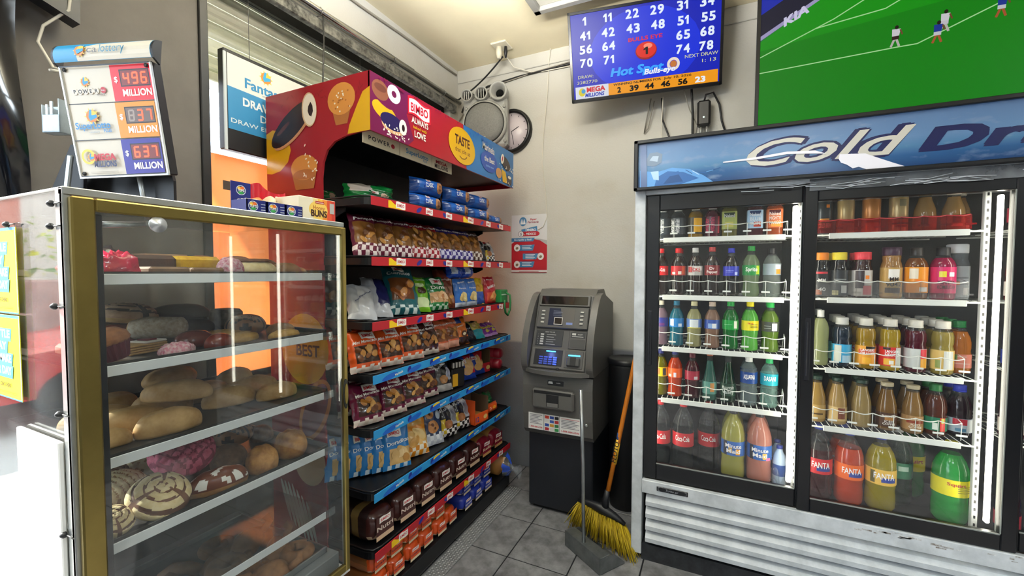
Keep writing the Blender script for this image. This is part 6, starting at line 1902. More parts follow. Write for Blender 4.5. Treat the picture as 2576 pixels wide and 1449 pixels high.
for x0, x1, kind in ((-1.035, -.935, 0), (-.932, -.835, 1), (-.832, -.700, 2)):
    lb.box(x0, x1, 2.4155, 2.4200, .528, .628, mat('#e2e0dc', .5))
    P = Print(lb, plane_fn((x0, 2.4155, .528), (1, 0, 0), (0, 0, 1)))
    W_ = x1 - x0
    if kind == 1:
        cols = ['#c8402c', '#2a4a9c', '#2c2c30', '#d8d4cc', '#3a5aa8', '#b03030', '#2a4a9c', '#c89030', '#3a7a4c', '#a82830', '#d0ccc8', '#2f8a48']
        for k in range(12):
            P.rect(.006 + (k % 3) * .031, .076 - (k // 3) * .024, .032 + (k % 3) * .031, .094 - (k // 3) * .024, mat(cols[k], .5))
    else:
        for k in range(7):
            P.rect(.010, .088 - .009 * k, W_ - .010 - .012 * (k % 3), .091 - .009 * k, mat('#5a5a66' if not (kind == 2 and k == 0) else '#b83040', .5))
        P.text('1-888-888-6286', W_ / 2, .010, .010, mat('#c02c38', .5), w=W_ * .85, bold=.02)
wbuild(lb, 'notice_stickers', m0)
wbuild(MB().lathe([(0, 0), (.010, 0), (.010, .004), (.006, .006), (0, .006)], mat('#b8b8b4', .3, .8), 14, T=Matrix.Translation((-.668, 2.414, .60)) @ Matrix.Rotation(PI / 2, 4, 'X')), 'lock', m0)
# upper housing
PA, PB_ = Vector((0, 2.405, .900)), Vector((0, 2.575, 1.345))
up = [(YBK, .882), (2.43, .882), (2.425, .91), (2.60, 1.35), (2.64, 1.385), (2.80, 1.385), (YBK, 1.30)]
u0 = wbuild(MB().prism(up, XR - XL - .05, AG, 'x', XL + .025), 'upper_housing', am)
def curve(pts, n=5):
    out = []
    for i in range(len(pts) - 1):
        p0, p1, p2, p3 = pts[max(i - 1, 0)], pts[i], pts[i + 1], pts[min(i + 2, len(pts) - 1)]
        for k in range(n):
            t = k / n
            out.append(tuple(.5 * (2 * p1[a] + (p2[a] - p0[a]) * t + (2 * p0[a] - 5 * p1[a] + 4 * p2[a] - p3[a]) * t * t + (3 * p1[a] - p0[a] - 3 * p2[a] + p3[a]) * t ** 3) for a in (0, 1)))
    return out + [pts[-1]]
chk = [(YBK, .882)] + curve([(2.418, .882), (2.388, .93), (2.385, 1.00), (2.405, 1.10), (2.45, 1.20), (2.51, 1.29), (2.575, 1.35), (2.64, 1.365)]) + [(YBK, 1.29)]
for x in (XL - .012, XR - .028):
    wbuild(MB().prism(chk, .040, AG, 'x', x), 'side_cheek', u0)
EV = (PB_ - PA).normalized()
face = plane_fn((-.85, PA.y, PA.z), (1, 0, 0), tuple(EV))
def slab(u0_, u1_, v0, v1, h0, h1, m, name, parent, bev=.003):
    b = MB().box(u0_, u1_, v0, v1, h0, h1, m, bev)
    b.v = [face(x, y, z) for x, y, z in b.v]
    return wbuild(b, name, parent)
LV = (PB_ - PA).length
slab(-.180, .180, .0, LV, -.03, .002, AG2, 'face_plate', u0)
lipb = MB()
lipb.grid(lambda u, v: (-.85 + (u - .5) * .40, 2.415 - .045 * math.sin(PI * u) * (1 if v < .5 else .7) - .012, .884 + .028 * v), 16, 3, AG, True)
lipb.prism([(-1.05, 2.43), (-.65, 2.43)] + curve([(-.66, 2.40), (-.70, 2.378), (-.76, 2.364), (-.85, 2.357), (-.94, 2.364), (-1.0, 2.378), (-1.04, 2.40)], 4), .024, AG, 'z', .884)
wbuild(lipb, 'front_lip', u0)
# top panel, screen, buttons
slab(-.165, .165, .405, .478, .004, .016, AG, 'top_panel', u0, .004)
slab(-.150, .150, .415, .468, .016, .018, mat('#1a1816', .08, spec=.8), 'top_mirror', u0, .001)
sc_ = slab(-.165, .165, .262, .400, .004, .020, AG2, 'screen_bezel', u0, .005)
b = MB().box(-.088, .078, .278, .388, .020, .0215, mat('#2c3040', .15, emit=.12), 0)
P = Print(b, lambda u, v, h: (u, v, .0216 + h))
P.poly([(.01, .278), (.078, .278), (.078, .388), (-.015, .388)], mat('#5c5a58', .15, emit=.10))
P.rect(-.05, .284, .005, .330, mat('#b8b4ac', .2, emit=.2)); P.rect(-.046, .288, .001, .326, mat('#2a2420', .2))
for k in range(4):
    P.rect(-.06, .342 + .009 * k, .0 - .01 * (k % 2), .345 + .009 * k, mat('#6a7080', .2, emit=.1))
P.rect(.03, .286, .07, .300, mat('#6a78a8', .2, emit=.3))
b.v = [face(*p) for p in b.v]
wbuild(b, 'screen', sc_)
for s_ in (-1, 1):
    for k in range(4):
        slab(s_ * .125 - .011, s_ * .125 + .011, .290 + .024 * k, .300 + .024 * k, .020, .027, mat('#b9b7b0', .4), 'button', sc_, .002)
# instructions and receipt
b = MB().box(-.160, .015, .150, .248, .003, .006, mat('#2c2e31', .4), .002)
P = Print(b, lambda u, v, h: (u, v, .006 + h))
LG = mat('#b4b4b0', .4)
P.text('HOW TO USE', -.07, .234, .007, LG)
for k in range(5):
    P.text(str(k + 1), -.145, .218 - .015 * k, .006, LG); P.rect(-.130, .217 - .015 * k, -.108, .226 - .015 * k, LG); P.rect(-.09, .220 - .015 * k, -.03 - .012 * (k % 2), .2225 - .015 * k, LG)
b.v = [face(*p) for p in b.v]
wbuild(b, 'instruction_plate', u0)
rc = slab(.055, .165, .140, .252, .003, .012, AG2, 'receipt_printer', u0, .004)
slab(.066, .156, .150, .200, .012, .0135, mat('#3a3a3a', .5), 'receipt_slot', rc, .001)
b = MB().box(.066, .156, .210, .245, .012, .0135, mat('#2a2b2e', .4))
P = Print(b, lambda u, v, h: (u, v, .0135 + h)); P.rect(.074, .226, .098, .238, LG); P.text('RECEIPT', .125, .228, .006, LG); P.rect(.074, .216, .145, .219, LG)
b.v = [face(*p) for p in b.v]
wbuild(b, 'receipt_label', rc)
# keypad bay
ky = slab(-.172, .172, .012, .138, .002, .014, AG, 'keypad_surround', u0, .005)
slab(-.150, .030, .030, .128, .014, .0155, mat('#15161c', .5), 'keypad_bay', ky, .001)
kp = MB()
for i in range(4):
    for j in range(4):
        kp.box(-.115 + .030 * i, -.092 + .030 * i, .036 + .013 * j, .045 + .013 * j, .0155, .021, mat('#3a4890', .3, emit=.5) if i < 3 else mat('#4a64d0', .3, emit=.8), .001)
kp.v = [face(*p) for p in kp.v]
tag(wbuild(kp, 'keypad_keys', ky), 'blue lit keypad keys', kind='stuff')
BL = mat('#38b0ff', .3, emit=6.0)
slab(-.075, -.015, .114, .120, .0155, .019, BL, 'keypad_lamp', ky, .001)
cd = slab(.045, .158, .026, .130, .014, .018, AG2, 'card_reader', ky, .003)
slab(.062, .143, .036, .088, .018, .034, mat('#444444', .4), 'card_slot', cd, .006)
slab(.085, .120, .040, .090, .034, .036, mat('#141416', .4), 'card_throat', cd, .001)
slab(.068, .140, .098, .105, .018, .021, BL, 'card_lamp', cd, .001)
ld = bpy.data.lights.new('keypad_glow', 'POINT'); ld.energy = .25; ld.color = (.2, .3, 1.0); ld.shadow_soft_size = .02
lo = bpy.data.objects.new('keypad_glow', ld); COL.objects.link(lo); lo.location = face(-.045, .10, .035)
slab(.0, .016, .006, .022, .010, .016, mat('#1c1c1e', .4), 'key_lock', ky, .002)
# ================================================================ BIN, BROOM, DUSTPAN
t = thing('waste_bin', 'tall round black waste bin between cash machine and cooler', 'bin', (-.503, 2.76, 0))
t.scale = (.95, .95, 1)
MB().lathe([(.10, 0), (.104, .01), (.118, .9), (.118, .93), (.110, .93), (.100, .05), (0, .05)], mat('#0d0e11', .5), 32).build('barrel', t)
MB().lathe([(.118, .915), (.124, .92), (.124, .945), (.114, .95), (.108, .945)], mat('#15161a', .4), 32).build('rim', t)
br = thing('broom', 'angled broom with yellow bristles and orange handle', 'broom', (-.53, 2.30, 0))
HC = Vector((.0, .03, .235))
MB().tube([HC + Vector((0, 0, -.01)), HC + Vector((.055, .028, .30)), HC + Vector((.128, .055, .72)), HC + Vector((.142, .06, .80))], .0125, mat('#d07818', .4, noise=.2, nscale=15), 12).build('handle', br)
b = MB().tube([HC + Vector((.040, .020, .20)), HC + Vector((.060, .031, .335))], .0132, mat('#e8b830', .45), 12)
b.tube([HC + Vector((.060, .031, .335)), HC + Vector((.066, .034, .37))], .0133, mat('#3a5ca0', .45), 12)
lab = b.build('handle_sticker', br)
b = MB()
ax = (Vector((.0665, .034, .37)) - Vector((.040, .020, .20))).normalized()
side = Vector((1, -.35, 0)).normalized()
side = (side - ax * side.dot(ax)).normalized()
nrm = ax.cross(side)
if nrm.y > 0: nrm = -nrm
c0 = HC + Vector((.050, .0255, .268)) + nrm * .0138
vs, fs, tw = glyphs('FLOTO', .006)
s_ = .115 / tw
b.add([tuple(c0 + ax * x * s_ - side * (y - .35) * s_ * 1.15 + nrm * .0006) for x, y in vs], fs, mat('#1c1c20', .5))
b.build('sticker_lettering', br)
b = MB().tube([HC + Vector((-.004, -.002, -.055)), HC + Vector((0, 0, .0)), HC + Vector((.008, .004, .05))], .016, mat('#1c1d22', .4), 12, radii=[.024, .017, .015])
b.build('ferrule', br)
def headpt(t_):      # along the slanted head
    return Vector((-.16 + .27 * t_, .045 - .035 * t_, .205 - .055 * t_ - .02 * (2 * t_ - 1) ** 2))
b = MB()
pts = [headpt(k / 10) for k in range(11)]
b.tube(pts, .018, mat('#1a1b1f', .45), 8, radii=[.012, .016, .018, .022, .026, .03, .028, .024, .020, .016, .010])
b.build('head_block', br)
b = MB()
BRM = [mat('#c8a818', .6), mat('#dcc02c', .6), mat('#a88c10', .6)]
for k in range(520):
    t_ = RND.random()
    q = RND.uniform(-1, 1)
    a = headpt(t_) + Vector((0, q * .014, -.008))
    e = Vector((-.225 + .415 * t_ + RND.gauss(0, .010), .045 - .12 * t_ + q * .045, max(.004, .05 - .046 * t_ + RND.gauss(.004, .010))))
    m_ = a.lerp(e, .5) + Vector((RND.gauss(0, .004), RND.gauss(0, .004) - .004, .004))
    b.tube([a, m_, e], .0017, RND.choice(BRM), 3)
o = b.build('bristles', br); o['kind'] = 'stuff'
dpn = thing('dustpan', 'upright metal dustpan with long grey handle', 'dustpan', (-.555, 2.115, 0))
GA = mat('#8d9294', .35, .75, noise=.35, nscale=12, name='galvanised')
ca, sa = Vector((-.165, .075, 0)), Vector((.065, -.076, 0))
dirL = (sa - ca).normalized(); L_ = (sa - ca).length
dirS = Vector((-dirL.y, dirL.x, 0)); Wd = .17
M4 = Matrix(((dirL.x, dirS.x, 0, ca.x), (dirL.y, dirS.y, 0, ca.y), (0, 0, 1, 0), (0, 0, 0, 1)))
MB().box(0, L_, 0, Wd, .002, .005, GA, 0, M4).build('pan_floor', dpn)
MB().box(0, L_, 0, .004, .002, .085, GA, .001, M4).build('back_wall', dpn)
for x in (0, L_ - .003):
    b = MB().prism([(0, .002), (Wd, .002), (Wd, .012), (.10, .075), (0, .085)], .003, GA, 'x', x, M4)
    b.build('side_wall', dpn)
MB().box(0, L_, 0, .065, .083, .086, GA, .001, M4).build('hood', dpn)
MB().tube([tuple(M4 @ Vector((L_ * .48, .02, .08))), tuple(M4 @ Vector((L_ * .47, .012, .5))), tuple(M4 @ Vector((L_ * .42, .006, .888)))], .0095, mat('#a8acae', .3, .8, noise=.2, nscale=20), 12).build('handle', dpn)
# ================================================================ SPEAKER AND CLOCK
spk = thing('loudspeaker', 'grey wall loudspeaker with round grille and three small horns', 'speaker', (-1.565, 2.83, 2.42), (.06, 0, .28))
SG = mat('#a8a8a4', .45, noise=.1, nscale=20, name='speaker_plastic')
b = MB().box(-.165, .165, -.02, .10, 0, .36, SG, .02)
b.build('cabinet', spk)
rxm = Matrix.Rotation(PI / 2, 4, 'X')
b = MB().lathe([(.160, 0), (.168, .015), (.160, .03), (.150, .034)], SG, 36, T=Matrix.Translation((.0, -.018, .165)) @ rxm, cap=False)
b.build('grille_ring', spk)
b = MB().lathe([(.152, .022), (.135, .040), (.10, .046), (.06, .052), (.02, .055), (0, .055)], mat('#787876', .6, noise=.3, nscale=120), 36, T=Matrix.Translation((0, -.018, .165)) @ rxm)
P = Print(b, plane_fn((0, -.0665, .06), (1, 0, 0), (0, 0, 1)))
P.text('JVC', .0, -.004, .011, mat('#d8d8d4', .4), bold=.03)
b.build('grille', spk)
for x, z, r_, deep in ((-.128, .365, .044, 0), (-.020, .375, .050, 0), (.108, .385, .066, 1)):
    T_ = Matrix.Translation((x, .03, z)) @ rxm
    b = MB().lathe([(r_, 0), (r_, .085), (r_ * .97, .092), (r_ * .86, .092), (r_ * .76, .085), (r_ * (.45 if deep else .72), .02)], SG, 24, T=T_, cap=False)
    h = b.build('horn', spk)
    MB().lathe([(r_ * (.45 if deep else .72), .020), (0, .019)], mat('#0e0e10', .6), 20, T=T_).build('horn_throat', h)
    if not deep:
        for k in (-1, 0, 1):
            MB().box(x + k * r_ * .36 - .004, x + k * r_ * .36 + .004, -.052, -.046, z - r_ * .62, z + r_ * .62, SG, .002).build('fin', h)
for x, z in ((-.14, .28), (.145, .285), (.148, .04)):
    MB().lathe([(0, 0), (.012, 0), (.012, .01), (.006, .012), (0, .008)], mat('#8c8c88', .4), 12, T=Matrix.Translation((x, -.018, z)) @ rxm).build('screw_boss', spk)
clk = thing('wall_clock', 'round wall clock with black rim half hidden behind the loudspeaker', 'clock', (-1.415, YB, 2.555))
MB().lathe([(.165, 0), (.165, .03), (.155, .045), (.140, .04), (.138, .02)], mat('#121214', .3), 40, T=rxm, cap=False).build('rim', clk)
b = MB().lathe([(.138, .0), (.138, .018), (0, .018)], mat('#cdc2c8', .3), 40, T=rxm)
P = Print(b, plane_fn((0, -.018, 0), (1, 0, 0), (0, 0, 1)))
for k in range(12):
    a = PI / 6 * k
    P.line([(.115 * math.sin(a), .115 * math.cos(a)), (.128 * math.sin(a), .128 * math.cos(a))], .005, mat('#3a3438', .4))
P.line([(0, 0), (.06, .03)], .006, mat('#2a2428', .4)); P.line([(0, 0), (.02, -.10)], .004, mat('#2a2428', .4))
b.build('dial', clk)
# ================================================================ TELEVISIONS
def tv(label, loc, rot, w_, h_, art, name='television'):
    t = thing(name, label, 'television', loc, rot)
    MB().box(-w_ / 2, w_ / 2, 0, .035, -h_ / 2, h_ / 2, mat('#0b0b0e', .35), .004).build('housing', t)
    bz = MB()
    e = .016
    for bx in ((-w_ / 2, w_ / 2, -.006, .0, h_ / 2 - e, h_ / 2), (-w_ / 2, w_ / 2, -.006, .0, -h_ / 2, -h_ / 2 + e * 1.25), (-w_ / 2, -w_ / 2 + e, -.006, 0, -h_ / 2, h_ / 2), (w_ / 2 - e, w_ / 2, -.006, 0, -h_ / 2, h_ / 2)):
        bz.box(*bx, mat('#101014', .25), .001)
    bz.build('bezel', t)
    b = MB()
    P = Print(b, plane_fn((0, -.0005, 0), (1, 0, 0), (0, 0, 1)), .0003, .00003)
    art(P, w_ / 2 - e, h_ / 2 - e)
    b.build('screen_picture', t)
    MB().box(-.12, .12, .035, .09, -.12, .12, mat('#121214', .5), .006).build('wall_bracket', t)
    return t
TVGAIN = .95
def E(c, s=1.0):
    return mat('#060608', .4, emit=s * TVGAIN, spec=.25, glow=c)
def keno(P, a, b_):
    P.rect(-a, -b_, a, b_, E('#1020b4', 1.05))
    P.ell(0, .0, a * .75, b_ * .95, E('#1430d8', 1.05), 28)
    wt, ye = E('#e8f2ff', 1.0), E('#d8d8a0', .9)
    rows = [(.80, [('1', -.80), ('11', -.48), ('22', -.15), ('29', .18), ('31', .51), ('34', .82)]), (.47, [('41', -.80), ('42', -.48), ('43', -.14), ('48', .19), ('51', .52), ('55', .84)]), (.14, [('56', -.80), ('64', -.48), ('65', .52), ('68', .83)]), (-.19, [('70', -.80), ('71', -.48), ('74', .52), ('78', .82)])]
    rows = [(.83, rows[0][1]), (.50, rows[1][1]), (.185, rows[2][1]), (-.13, rows[3][1])]
    def num(s, u, v, hh, m, cw):
        x = u - sum(cw * (.7 if c == '1' else 1.0) for c in s) / 2
        for c in s:
            w_ = cw * (.7 if c == '1' else 1.0)
            if c == '1':
                xs = x + w_ * .5
                P.poly([(xs - w_ * .08, v), (xs + w_ * .30, v), (xs + w_ * .30, v + hh), (xs - w_ * .02, v + hh), (xs - w_ * .42, v + hh * .74), (xs - w_ * .42, v + hh * .56), (xs - w_ * .08, v + hh * .66)], m)
            else:
                P.text(c, x + w_ * .5, v, hh, m, w=w_ * .86, bold=.04)
            x += w_
    for v, l in rows:
        for s, u in l:
            num(s, a * u, b_ * (v - .10), b_ * .19, wt, a * .098)
    P.text('BULLS EYE', a * .02, b_ * .195, b_ * .085, E('#e02030', 1.0), w=a * .46, bold=.03, rot=.0)
    P.ell(a * .03, b_ * -.055, a * .145, b_ * .205, E('#a01010', .9), 28); P.ell(a * .03, b_ * -.035, a * .135, b_ * .18, E('#e02418', 1.0), 28)
    P.ell(a * .055, b_ * .05, a * .06, b_ * .06, E('#ff8c70', 1.0), 18)
    num('1', a * .03, b_ * -.14, b_ * .17, E('#100808', .2), a * .12)
    P.text('Hot Spot', a * -.10, b_ * -.545, b_ * .19, E('#30a0ff', 1.05), w=a * .74, bold=.05, shear=.2)
    P.ring(a * .395, b_ * -.445, a * .05, a * .085, E('#f0e0d0', 1.0), 24); P.ell(a * .395, b_ * -.445, a * .045, a * .045, E('#c87838', 1.0), 18)
    P.text('Bulls-eye', a * .21, b_ * -.60, b_ * .12, E('#f2f4ff', 1.0), w=a * .42, bold=.04, shear=.2, outline=E('#4868e0', 1.0), ow=.03)
    P.text('NEXT DRAW', a * .76, b_ * -.36, b_ * .075, ye, w=a * .43, bold=.01); P.text('1: 13', a * .86, b_ * -.50, b_ * .075, ye, w=a * .18, bold=.01)
    P.text('DRAW:', a * -.82, b_ * -.50, b_ * .075, ye, w=a * .22, bold=.01); P.text('3282770', a * -.80, b_ * -.63, b_ * .07, ye, w=a * .29, bold=.01)
    P.rect(-a * .97, -b_ * .985, a * .98, -b_ * .70, E('#f09a14', 1.0))
    P.rect(-a * .975, -b_ * .99, -a * .50, -b_ * .695, E('#d8dce8', 1.0))
    P.text('MEGA', -a * .68, -b_ * .84, b_ * .11, E('#d02030', 1.0), w=a * .27, bold=.06); P.text('MILLIONS', -a * .70, -b_ * .955, b_ * .085, E('#1838b0', 1.0), w=a * .28, bold=.05, shear=.2)
    P.ell(-a * .88, -b_ * .83, a * .05, b_ * .10, E('#d8c828', 1.0), 16); P.ell(-a * .86, -b_ * .81, a * .03, b_ * .055, E('#3898d0', 1.0), 14)
    dk = E('#1c1208', .1)
    P.text('WINNING NUMBERS FOR', -a * .10, -b_ * .775, b_ * .05, dk, w=a * .66, bold=.03); P.text('July 10, 2026', a * .45, -b_ * .775, b_ * .05, dk, w=a * .37, bold=.02)
    for s, u in (('2', -.35), ('39', -.14), ('44', .07), ('46', .29), ('56', .52)):
        P.text(s, a * u, -b_ * .945, b_ * .125, dk, w=(.13 if len(s) == 2 else .055) * a, bold=.05)
    P.text('23', a * .75, -b_ * .945, b_ * .125, wt, w=a * .14, bold=.05)
tv('television showing blue lottery draw numbers', (-.414, 2.694, 2.83), (math.radians(15), math.radians(-2.7), math.radians(13.3)), .88, .505, keno)
def football(P, a, b_):
    global TVGAIN
    TVGAIN = .7
    g0, g1 = E('#0c8c08', .85), E('#14a010', .9)
    P.rect(-a, -b_, a, b_, E('#08940a', .9))
    P.poly([(-a, b_ * .15), (a, b_ * .5), (a, b_), (-a, b_)], E('#10a40c', .95))
    P.poly([(-a, b_), (-a, b_ * .28), (-a * .60, b_ * .70), (-a * .25, b_)], E('#2a8a4c', .8))
    P.poly([(-a, b_), (-a, b_ * .34), (-a * .72, b_ * .62), (-a * .38, b_)], E('#20203c', .8))
    P.poly([(-a, b_), (-a, b_ * .66), (-a * .85, b_ * .80), (-a * .70, b_)], E('#1830c8', .9))
    P.poly([(-a, b_ * .36), (-a, b_ * .30), (-a * .55, b_ * .74), (-a * .50, b_ * .84)], E('#b8b0e0', .9))
    P.text('KIA', -a * .75, b_ * .50, b_ * .11, E('#e4e0ff', 1.0), w=a * .19, bold=.05, rot=.42, shear=.3)
    ln = E('#b8f0a8', 1.0)
    def L(*p): P.line([(a * u, b_ * v) for u, v in p], b_ * .014, ln)
    L((-1, .06), (-.50, .40), (-.26, .62), (.1, .98)); L((-.62, .32), (-.18, .40), (.05, .60), (.40, .90)); L((-1, -.165), (-.10, -.125), (.02, -.125), (.62, .32), (1, .62))
    for u, v, sh, st in ((-.11, .02, '#ece8f0', '#3a1c20'), (.165, .10, '#ece8f0', '#ece8f0'), (.13, -.02, '#1838a8', '#e8ecf4'), (.46, .16, '#1838a8', '#e8ecf4'), (.72, -.1, '#ece8f0', '#3a1c20')):
        k = b_ * .09
        x, y = a * u, b_ * v
        for dx in (-.35, .35):
            P.line([(x + dx * .2 * k, y - .3 * k), (x + dx * k * 1.4, y - 1.5 * k)], k * .28, E('#c86038' if sh == '#1838a8' else '#dcd8d0', .8))
        P.rect(x - k * .42, y - .5 * k, x + k * .42, y, E(st, .8)); P.poly([(x - k * .42, y), (x + k * .42, y), (x + k * .55, y + k * .95), (x - k * .45, y + k * 1.0)], E(sh, .9)); P.line([(x + k * .5, y + k * .85), (x + k * .8, y + k * .1)], k * .2, E('#8a5838', .7)); P.ell(x + k * .08, y + k * 1.22, k * .24, k * .28, E('#2c1c18', .6), 12)
# large television resting on top of the cooler
tv('large television showing a green football pitch', (.78, 2.535, 2.56), (math.radians(6), 0, 0), 1.23, .70, football)
# power brick and cables under the small television
t = thing('power_adapter', 'black power adapter hanging under the lottery television', 'adapter', (-.085, 2.93, 2.395))
MB().box(-.038, .038, -.03, .03, 0, .155, mat('#131316', .4), .012).build('brick', t)
MB().box(-.004, .004, -.0315, -.030, .045, .053, mat('#d8ffe8', .3, emit=2)).build('status_lamp', t)
MB().tube([(0, 0, .155), (.01, -.01, .19), (.05, 0, .20), (.085, .02, .13), (.10, .03, .03), (.13, .03, -.07)], .006, CBK, 7).build('lead', t)
for dx in (-.015, .018):
    MB().lathe([(.008, 0), (.009, -.03), (.005, -.05)], mat('#8a8a88', .4, .5), 10, (dx, 0, 0)).build('connector', t)
for (pts, r_, m_, lab) in (
 ([(-.40, 2.93, 2.62), (-.43, 2.955, 2.50), (-.445, 2.96, 2.41), (-.42, 2.955, 2.44), (-.38, 2.93, 2.60)], .004, CGY, 'grey wire loop hanging under the lottery television'),
 ([(-.33, 2.90, 2.60), (-.33, 2.95, 2.48), (-.29, 2.955, 2.37), (-.26, 2.955, 2.20)], .006, CBK, 'black cable dropping from television to the cooler top'),
 ([(-.32, 2.88, 2.60), (-.335, 2.94, 2.45), (-.33, 2.95, 2.32), (-.29, 2.955, 2.20)], .004, CWH, 'white cable beside the black one behind the cooler sign'),
 ([(-.155, 2.86, 2.62), (-.15, 2.94, 2.50), (-.15, 2.955, 2.35), (-.165, 2.955, 2.20)], .007, CBK, 'thick black cable left of the power adapter'),
 ([(-.20, 2.86, 2.62), (-.17, 2.95, 2.52), (-.125, 2.965, 2.42), (-.16, 2.965, 2.20)], .003, CGY, 'thin grey wire beside the power adapter')):
    cable(pts, r_, m_, lab)
# ================================================================ POSTER ON THE BACK WALL
b = MB().box(-1.420, -1.130, YB - .0025, YB - .0012, 1.49, 1.925, mat('#d0d0d2', .5))
P = Print(b, plane_fn((-1.275, YB - .0025, 1.49), (1, 0, 0), (0, 0, 1)), .0003, .00003)
PRD, PBU, PWT = mat('#a81828', .5), mat('#3f78a4', .5), mat('#e8e6e6', .5)
P.poly([(-.145, .02), (.145, .02), (.145, .205), (.09, .24), (.03, .255), (-.06, .250), (-.12, .235), (-.145, .22)], PRD)
P.poly([(.145, .205), (.09, .24), (.02, .256), (.09, .252), (.145, .24)], mat('#a8a6a6', .5))
P.ell(-.05, .385, .030, .034, PBU, 24)
for k in (-1, 0, 1):
    P.poly([(-.05 + k * .014 - .008, .365), (-.05 + k * .014 + .008, .365), (-.05 + k * .014, .407)], PWT)
P.text('Super', .035, .393, .014, mat('#b02434', .5), w=.055, shear=.3, bold=.03); P.text('Farmacia', .032, .372, .014, mat('#8a2440', .5), w=.09, shear=.3, bold=.03)
P.poly([(-.065, .325), (.065, .348), (.068, .305), (-.055, .305)], PBU); P.ell(.06, .292, .026, .018, PRD, 18); P.rect(-.05, .274, .06, .310, PRD); P.ell(-.065, .292, .022, .024, PWT, 20); P.ring(-.065, .292, .020, .023, mat('#4a4a50', .5), 20)
P.text('$', -.065, .282, .02, mat('#4a5a70', .5)); P.text('DINERO', .015, .312, .018, PWT, w=.085, bold=.04); P.text('MEXICO', .018, .283, .016, PWT, w=.08, bold=.04); P.text('a', -.034, .283, .010, PWT)
P.poly([(-.145, .235), (.035, .235), (.048, .262), (-.145, .262)], PBU); P.text('Es rapido y facil', -.05, .243, .013, PWT, w=.14, bold=.02)
for cx, sx, cy, n_ in ((-.098, 1, .188, 3), (.095, -1, .122, 4), (-.098, 1, .062, 3)):
    x0 = cx + sx * .02; x1 = cx + sx * .145
    P.poly([(min(x0, x1), cy - .022), (max(x0, x1) - .015, cy - .022), (max(x0, x1), cy + .022), (min(x0, x1), cy + .022)], PBU)
    for k in range(n_):
        P.rect(min(x0, x1) + .022, cy + .012 - .011 * k, max(x0, x1) - .025 - .01 * (k % 2), cy + .016 - .011 * k, PWT)
    P.ell(cx, cy, .026, .027, PWT, 22); P.ell(cx, cy - .003, .012, .010, mat('#7a6a50', .5), 12, .5)
P.rect(-.145, .0, .145, .004, PRD); P.rect(-.08, .009, .08, .012, mat('#b06068', .5))
tag(b.build('wall_poster'), 'red and white money transfer poster on the back wall', 'poster')
# ================================================================ LOTTERY JACKPOT SIGN
lt = thing('jackpot_sign', 'tilted lottery jackpot sign with red digital numbers', 'sign', (-1.49, .606, 1.909), (math.radians(7.3), math.radians(-1.9), math.radians(22.6)))
LW, LH = .25, .287
MB().box(-LW / 2 - .004, LW / 2 + .004, .0, .03, -LH / 2 - .004, LH / 2 + .004, mat('#15161a', .4), .003).build('housing', lt)
b = MB().box(-LW / 2, LW / 2, -.002, .0, -LH / 2, LH / 2, mat('#cfc6b6', .35, emit=.06))
P = Print(b, plane_fn((0, -.002, 0), (1, 0, 0), (0, 0, 1)), .0003, .00003)
DKL = mat('#17161a', .4)
h3 = LH / 3
def sunL(u, v, s):
    for k in range(10):
        a = 2 * PI * k / 10
        P.poly([(u + s * .8 * math.cos(a - .25), v + s * .8 * math.sin(a - .25)), (u + s * 1.25 * math.cos(a), v + s * 1.25 * math.sin(a)), (u + s * .8 * math.cos(a + .25), v + s * .8 * math.sin(a + .25))], mat('#f0d060', .4))
    P.ell(u, v, s * .9, s * .9, mat('#d88030', .4), 22); P.ell(u + s * .2, v + s * .2, s * .6, s * .6, mat('#f0c040', .4), 18)
    P.poly([(u - s * .55, v - s * .1), (u - s * .25, v + s * .95), (u + s * .1, v + s * .95), (u - s * .02, v + .15 * s), (u + s * .75, v + s * .22), (u + s * .8, v - s * .2), (u - s * .35, v - s * .65)], mat('#2a96c8', .4))
SEG = {'0': 'abcdef', '1': 'bc', '2': 'abged', '3': 'abgcd', '4': 'fgbc', '5': 'afgcd', '6': 'afgedc', '7': 'abc', '8': 'abcdefg', '9': 'abgfcd'}
def digit(u, v, w_, h_, ch, on, off):
    lines = {'a': [(0, 1), (1, 1)], 'b': [(1, 1), (1, .5)], 'c': [(1, .5), (1, 0)], 'd': [(0, 0), (1, 0)], 'e': [(0, .5), (0, 0)], 'f': [(0, 1), (0, .5)], 'g': [(0, .5), (1, .5)]}
    for s, l in lines.items():
        m_ = on if ch in SEG and s in SEG[ch] else off
        if m_ is None: continue
        P.line([(u + (p[0] - .5) * w_ + .1 * p[1] * w_, v + p[1] * h_) for p in l], w_ * .36, m_)
LEDR, LEDC = mat('#ff3010', .3, emit=1.3), mat('#401008', .3, emit=2.4, glow='#ff4c18')
